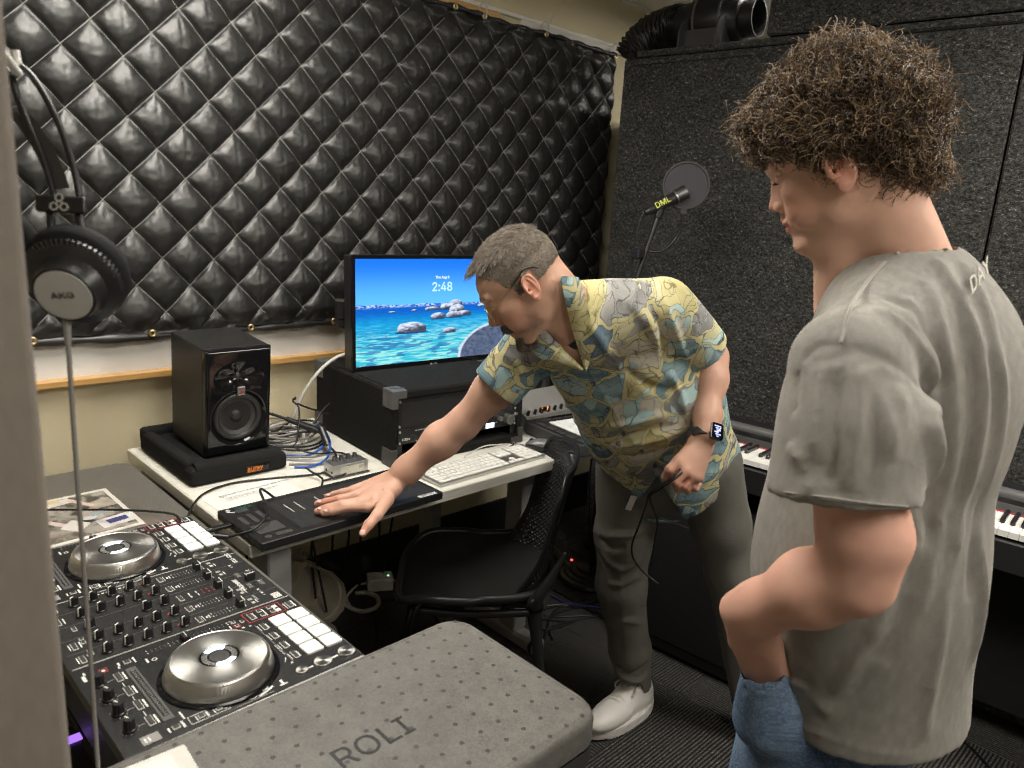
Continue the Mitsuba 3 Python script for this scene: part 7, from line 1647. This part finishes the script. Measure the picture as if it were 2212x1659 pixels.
sh = ply(ap(cat(wt), WX), 'black', False); raw(num(kw_ + '__lit_text'), emit(sh, (.45, .50, 1.0), 1.4, .02))
sh = ply(ap(ap(bx(-.0008, .0008, -.012, .004, .0371, .0374), mat4((-.006, 0, 0), -.7)), WX), 'black', False); raw(num(kw_ + '__hand'), emit(sh, (.9, .95, 1.0), 1.4, .02))

# glasses
kg = thing('glasses', 'thin gold-framed glasses worn by the leaning man', 'glasses')
gp = lambda *p: hw(OF, *p)
for s_ in (1, -1):
    ring = [gp(99 - .0045 * (22 * math.cos(a)) ** 2 * .6, s_ * (33 + 23 * math.cos(a)), 3 + 17 * math.sin(a)) for a in np.arange(20) * PI / 10]
    part(kg, 'rim', tube(ring, .0009, 6, 3, closed=True), 'brass', True)
    part(kg, 'temple', tube([gp(94, s_ * 57, 9), gp(86, s_ * 68, 12), gp(40, s_ * 76, 20), gp(8, s_ * 79, 28)], .0010, 6), 'brass', True)
    part(kg, 'temple_tip', tube([gp(28, s_ * 77.5, 24), gp(4, s_ * 80, 33), gp(-14, s_ * 80, 38), gp(-30, s_ * 78, 30), gp(-36, s_ * 76, 22)], .0017, 7), 'black_satin', True)
part(kg, 'bridge', tube([gp(99, 10, 8), gp(105, 0, 12), gp(99, -10, 8)], .0009, 6), 'brass', True)
scene['m_lens'] = {'type': 'thindielectric', 'int_ior': 1.45}
for s_ in (1, -1):
    pts = np.array([gp(99 - .0045 * (22 * math.cos(a)) ** 2 * .6, s_ * (33 + 23 * math.cos(a)), 3 + 17 * math.sin(a)) for a in np.arange(32) * PI / 16] + [gp(99, s_ * 33, 3)])
    i_ = np.arange(32); part(kg, 'lens', trimesh.Trimesh(pts, np.stack([i_, (i_ + 1) % 32, i_ * 0 + 32], 1), process=False), 'lens', False)

# short hair, brows, moustache, goatee
bs('hair_grey', (0.20, 0.165, 0.13), .5, spec=.5); bs('hair_ash', (0.34, 0.30, 0.25), .5, spec=.5); bs('hair_umber', (0.070, 0.050, 0.036), .5, spec=.5)
def scalp(q):
    S = np.abs(q[:, 1]); x, z = q[:, 0], q[:, 2]
    hl = np.where(S < 42, 74 - z * 0 + 0, 0)
    top = (z > 74 - .12 * (40 - np.clip(x, -100, 60)) * 0) & (x < 84)
    side = (x < 40 - .35 * (z - 60) * 0 + .25 * (z - 40)) & (z > 18)
    back = (x < -22) & (z > -38 - .2 * (x + 60))
    burn = (np.abs(x - 17) < 9) & (z > 2) & (S > 55)
    return (top & (x < 66 + .0 * S) & (z > 70)) | (side & (z > 30)) | back | burn | ((z > 62) & (x < 58))
oc2 = nets(lambda P: head_sdf(to_head(P, OF), 0, **OHP) * .001 - .0008, (.90, .86, 1.15), (1.32, 1.26, 1.55), .0042)
tri = oc2.triangles.view(np.ndarray); qc = to_head(tri.mean(1), OF); mk = scalp(qc) & (np.abs(qc[:, 1]) < 79)
cap = trimesh.Trimesh(oc2.vertices, oc2.faces[mk], process=False); cap.remove_unreferenced_vertices()
part(ok_, 'hair', cap, 'hair_grey', True, label='short grey-brown hair')
def short_hair(mesh, n, seed, M, len_fn, dir_fn, r0, lift):
    r_ = np.random.default_rng(seed); tri = mesh.triangles.view(np.ndarray); cr = np.cross(tri[:, 1] - tri[:, 0], tri[:, 2] - tri[:, 0]); ar = np.linalg.norm(cr, axis=1)
    i = r_.choice(len(tri), n, p=ar / ar.sum()); nn = cr[i] / ar[i][:, None]; w = r_.dirichlet((1, 1, 1), n); p0 = (tri[i] * w[:, :, None]).sum(1); q0 = to_head(p0, M)
    L = len_fn(q0) * r_.uniform(.65, 1.25, n); D_ = dir_fn(q0) @ M[:3, :3].T + r_.normal(size=(n, 3)) * .28; D_ = D_ - nn * np.einsum('ij,ij->i', D_, nn)[:, None]; D_ /= np.linalg.norm(D_, axis=1, keepdims=True) + 1e-9
    t = np.linspace(0, 1, 6); lf = lift(q0) if callable(lift) else np.full(n, lift)
    pts = p0[:, None] + L[:, None, None] * (D_[:, None] * t[None, :, None] + nn[:, None] * (lf[:, None] * (t - .45 * t * t)[None, :])[..., None])
    return [(p, r0 * (1 - .6 * t)) for p in pts]
def hlen(q): return np.where(q[:, 2] > 84, .021 + .014 * np.clip((q[:, 0] + 10) / 70, 0, 1), np.where(q[:, 2] > 55, .010, .0055))
def hdir(q):
    d = np.zeros_like(q); topw = np.clip((q[:, 2] - 60) / 40, 0, 1); d[:, 0] = .9 * topw - .25 * (1 - topw); d[:, 2] = -1.0 * (1 - topw) - .1; d[:, 1] = -.25 * np.sign(q[:, 1]) * topw; return d
hl_ = lambda q: np.clip((q[:, 2] - 40) / 60, .12, .75) + .2 * np.clip((q[:, 0] - 40) / 30, 0, 1)
strands(ok_, 'hair_strands', short_hair(cap, 9000, 11, OF, hlen, hdir, .00042, hl_), 'hair_grey')
strands(ok_, 'hair_strands', short_hair(cap, 5000, 12, OF, hlen, hdir, .00042, hl_), 'hair_umber')
strands(ok_, 'hair_strands', short_hair(cap, 3500, 13, OF, hlen, hdir, .00040, hl_), 'hair_ash')
def beard_hair(n, seed, mat_, name, cond, L, dv):
    q = to_head(oh.triangles.view(np.ndarray).mean(1), OF); m = cond(q); sub = trimesh.Trimesh(oh.vertices, oh.faces[m], process=False)
    strands(ok_, name, short_hair(sub, n, seed, OF, lambda q: np.full(len(q), L), lambda q: np.tile(np.array(dv, float), (len(q), 1)), .00038, .5), mat_)
gc = lambda q: (q[:, 0] > 58) & (np.abs(q[:, 1]) < 27) & (q[:, 2] < -70) & (q[:, 2] > -118)
beard_hair(1500, 21, 'hair_umber', 'goatee', gc, .021, (.25, 0, -1)); beard_hair(900, 22, 'hair_grey', 'goatee', gc, .024, (.35, 0, -1))
mc = lambda q: (q[:, 0] > 78) & (np.abs(q[:, 1]) < 30) & (q[:, 2] < -35) & (q[:, 2] > -47 - .25 * np.abs(q[:, 1]))
beard_hair(500, 23, 'hair_grey', 'moustache', mc, .0085, (.1, 0, -1)); beard_hair(300, 24, 'hair_umber', 'moustache', mc, .0085, (.1, 0, -1))
for s_ in (1, -1):
    strands(ok_, 'eyebrow', brow(OF, [(98, 10 * s_, 29), (94, 24 * s_, 33), (87, 38 * s_, 33), (79, 47 * s_, 28)], 170, 15, 7, 'x', 2.0), 'hair_umber')
    eb = trimesh.creation.icosphere(3, .0121); eb.apply_translation(hw(OF, 77.5, 32 * s_, 11)); part(ok_, 'eye', eb, 'eye_white', True)
kc = thing('headphone_cable', 'thin black cable looping down from the hand of the leaning man', 'cable')
part(kc, 'cord', tube([(1.424, 0.867, 0.941), (1.406, 0.872, 0.923), (1.389, 0.900, 0.893), (1.390, 0.921, 0.869), (1.390, 0.926, 0.841), (1.388, 0.938, 0.785), (1.387, 0.951, 0.733), (1.392, 0.947, 0.696), (1.410, 0.926, 0.663), (1.432, 0.895, 0.636)], .0024, 8), 'black_cable', True)
part(kc, 'cord', tube([(1.426, 0.862, 0.933), (1.403, 0.872, 0.915), (1.396, 0.899, 0.886), (1.395, 0.921, 0.863), (1.413, 0.919, 0.826), (1.448, 0.927, 0.779), (1.475, 0.947, 0.703), (1.481, 0.951, 0.646)], .0024, 8), 'black_cable', True)
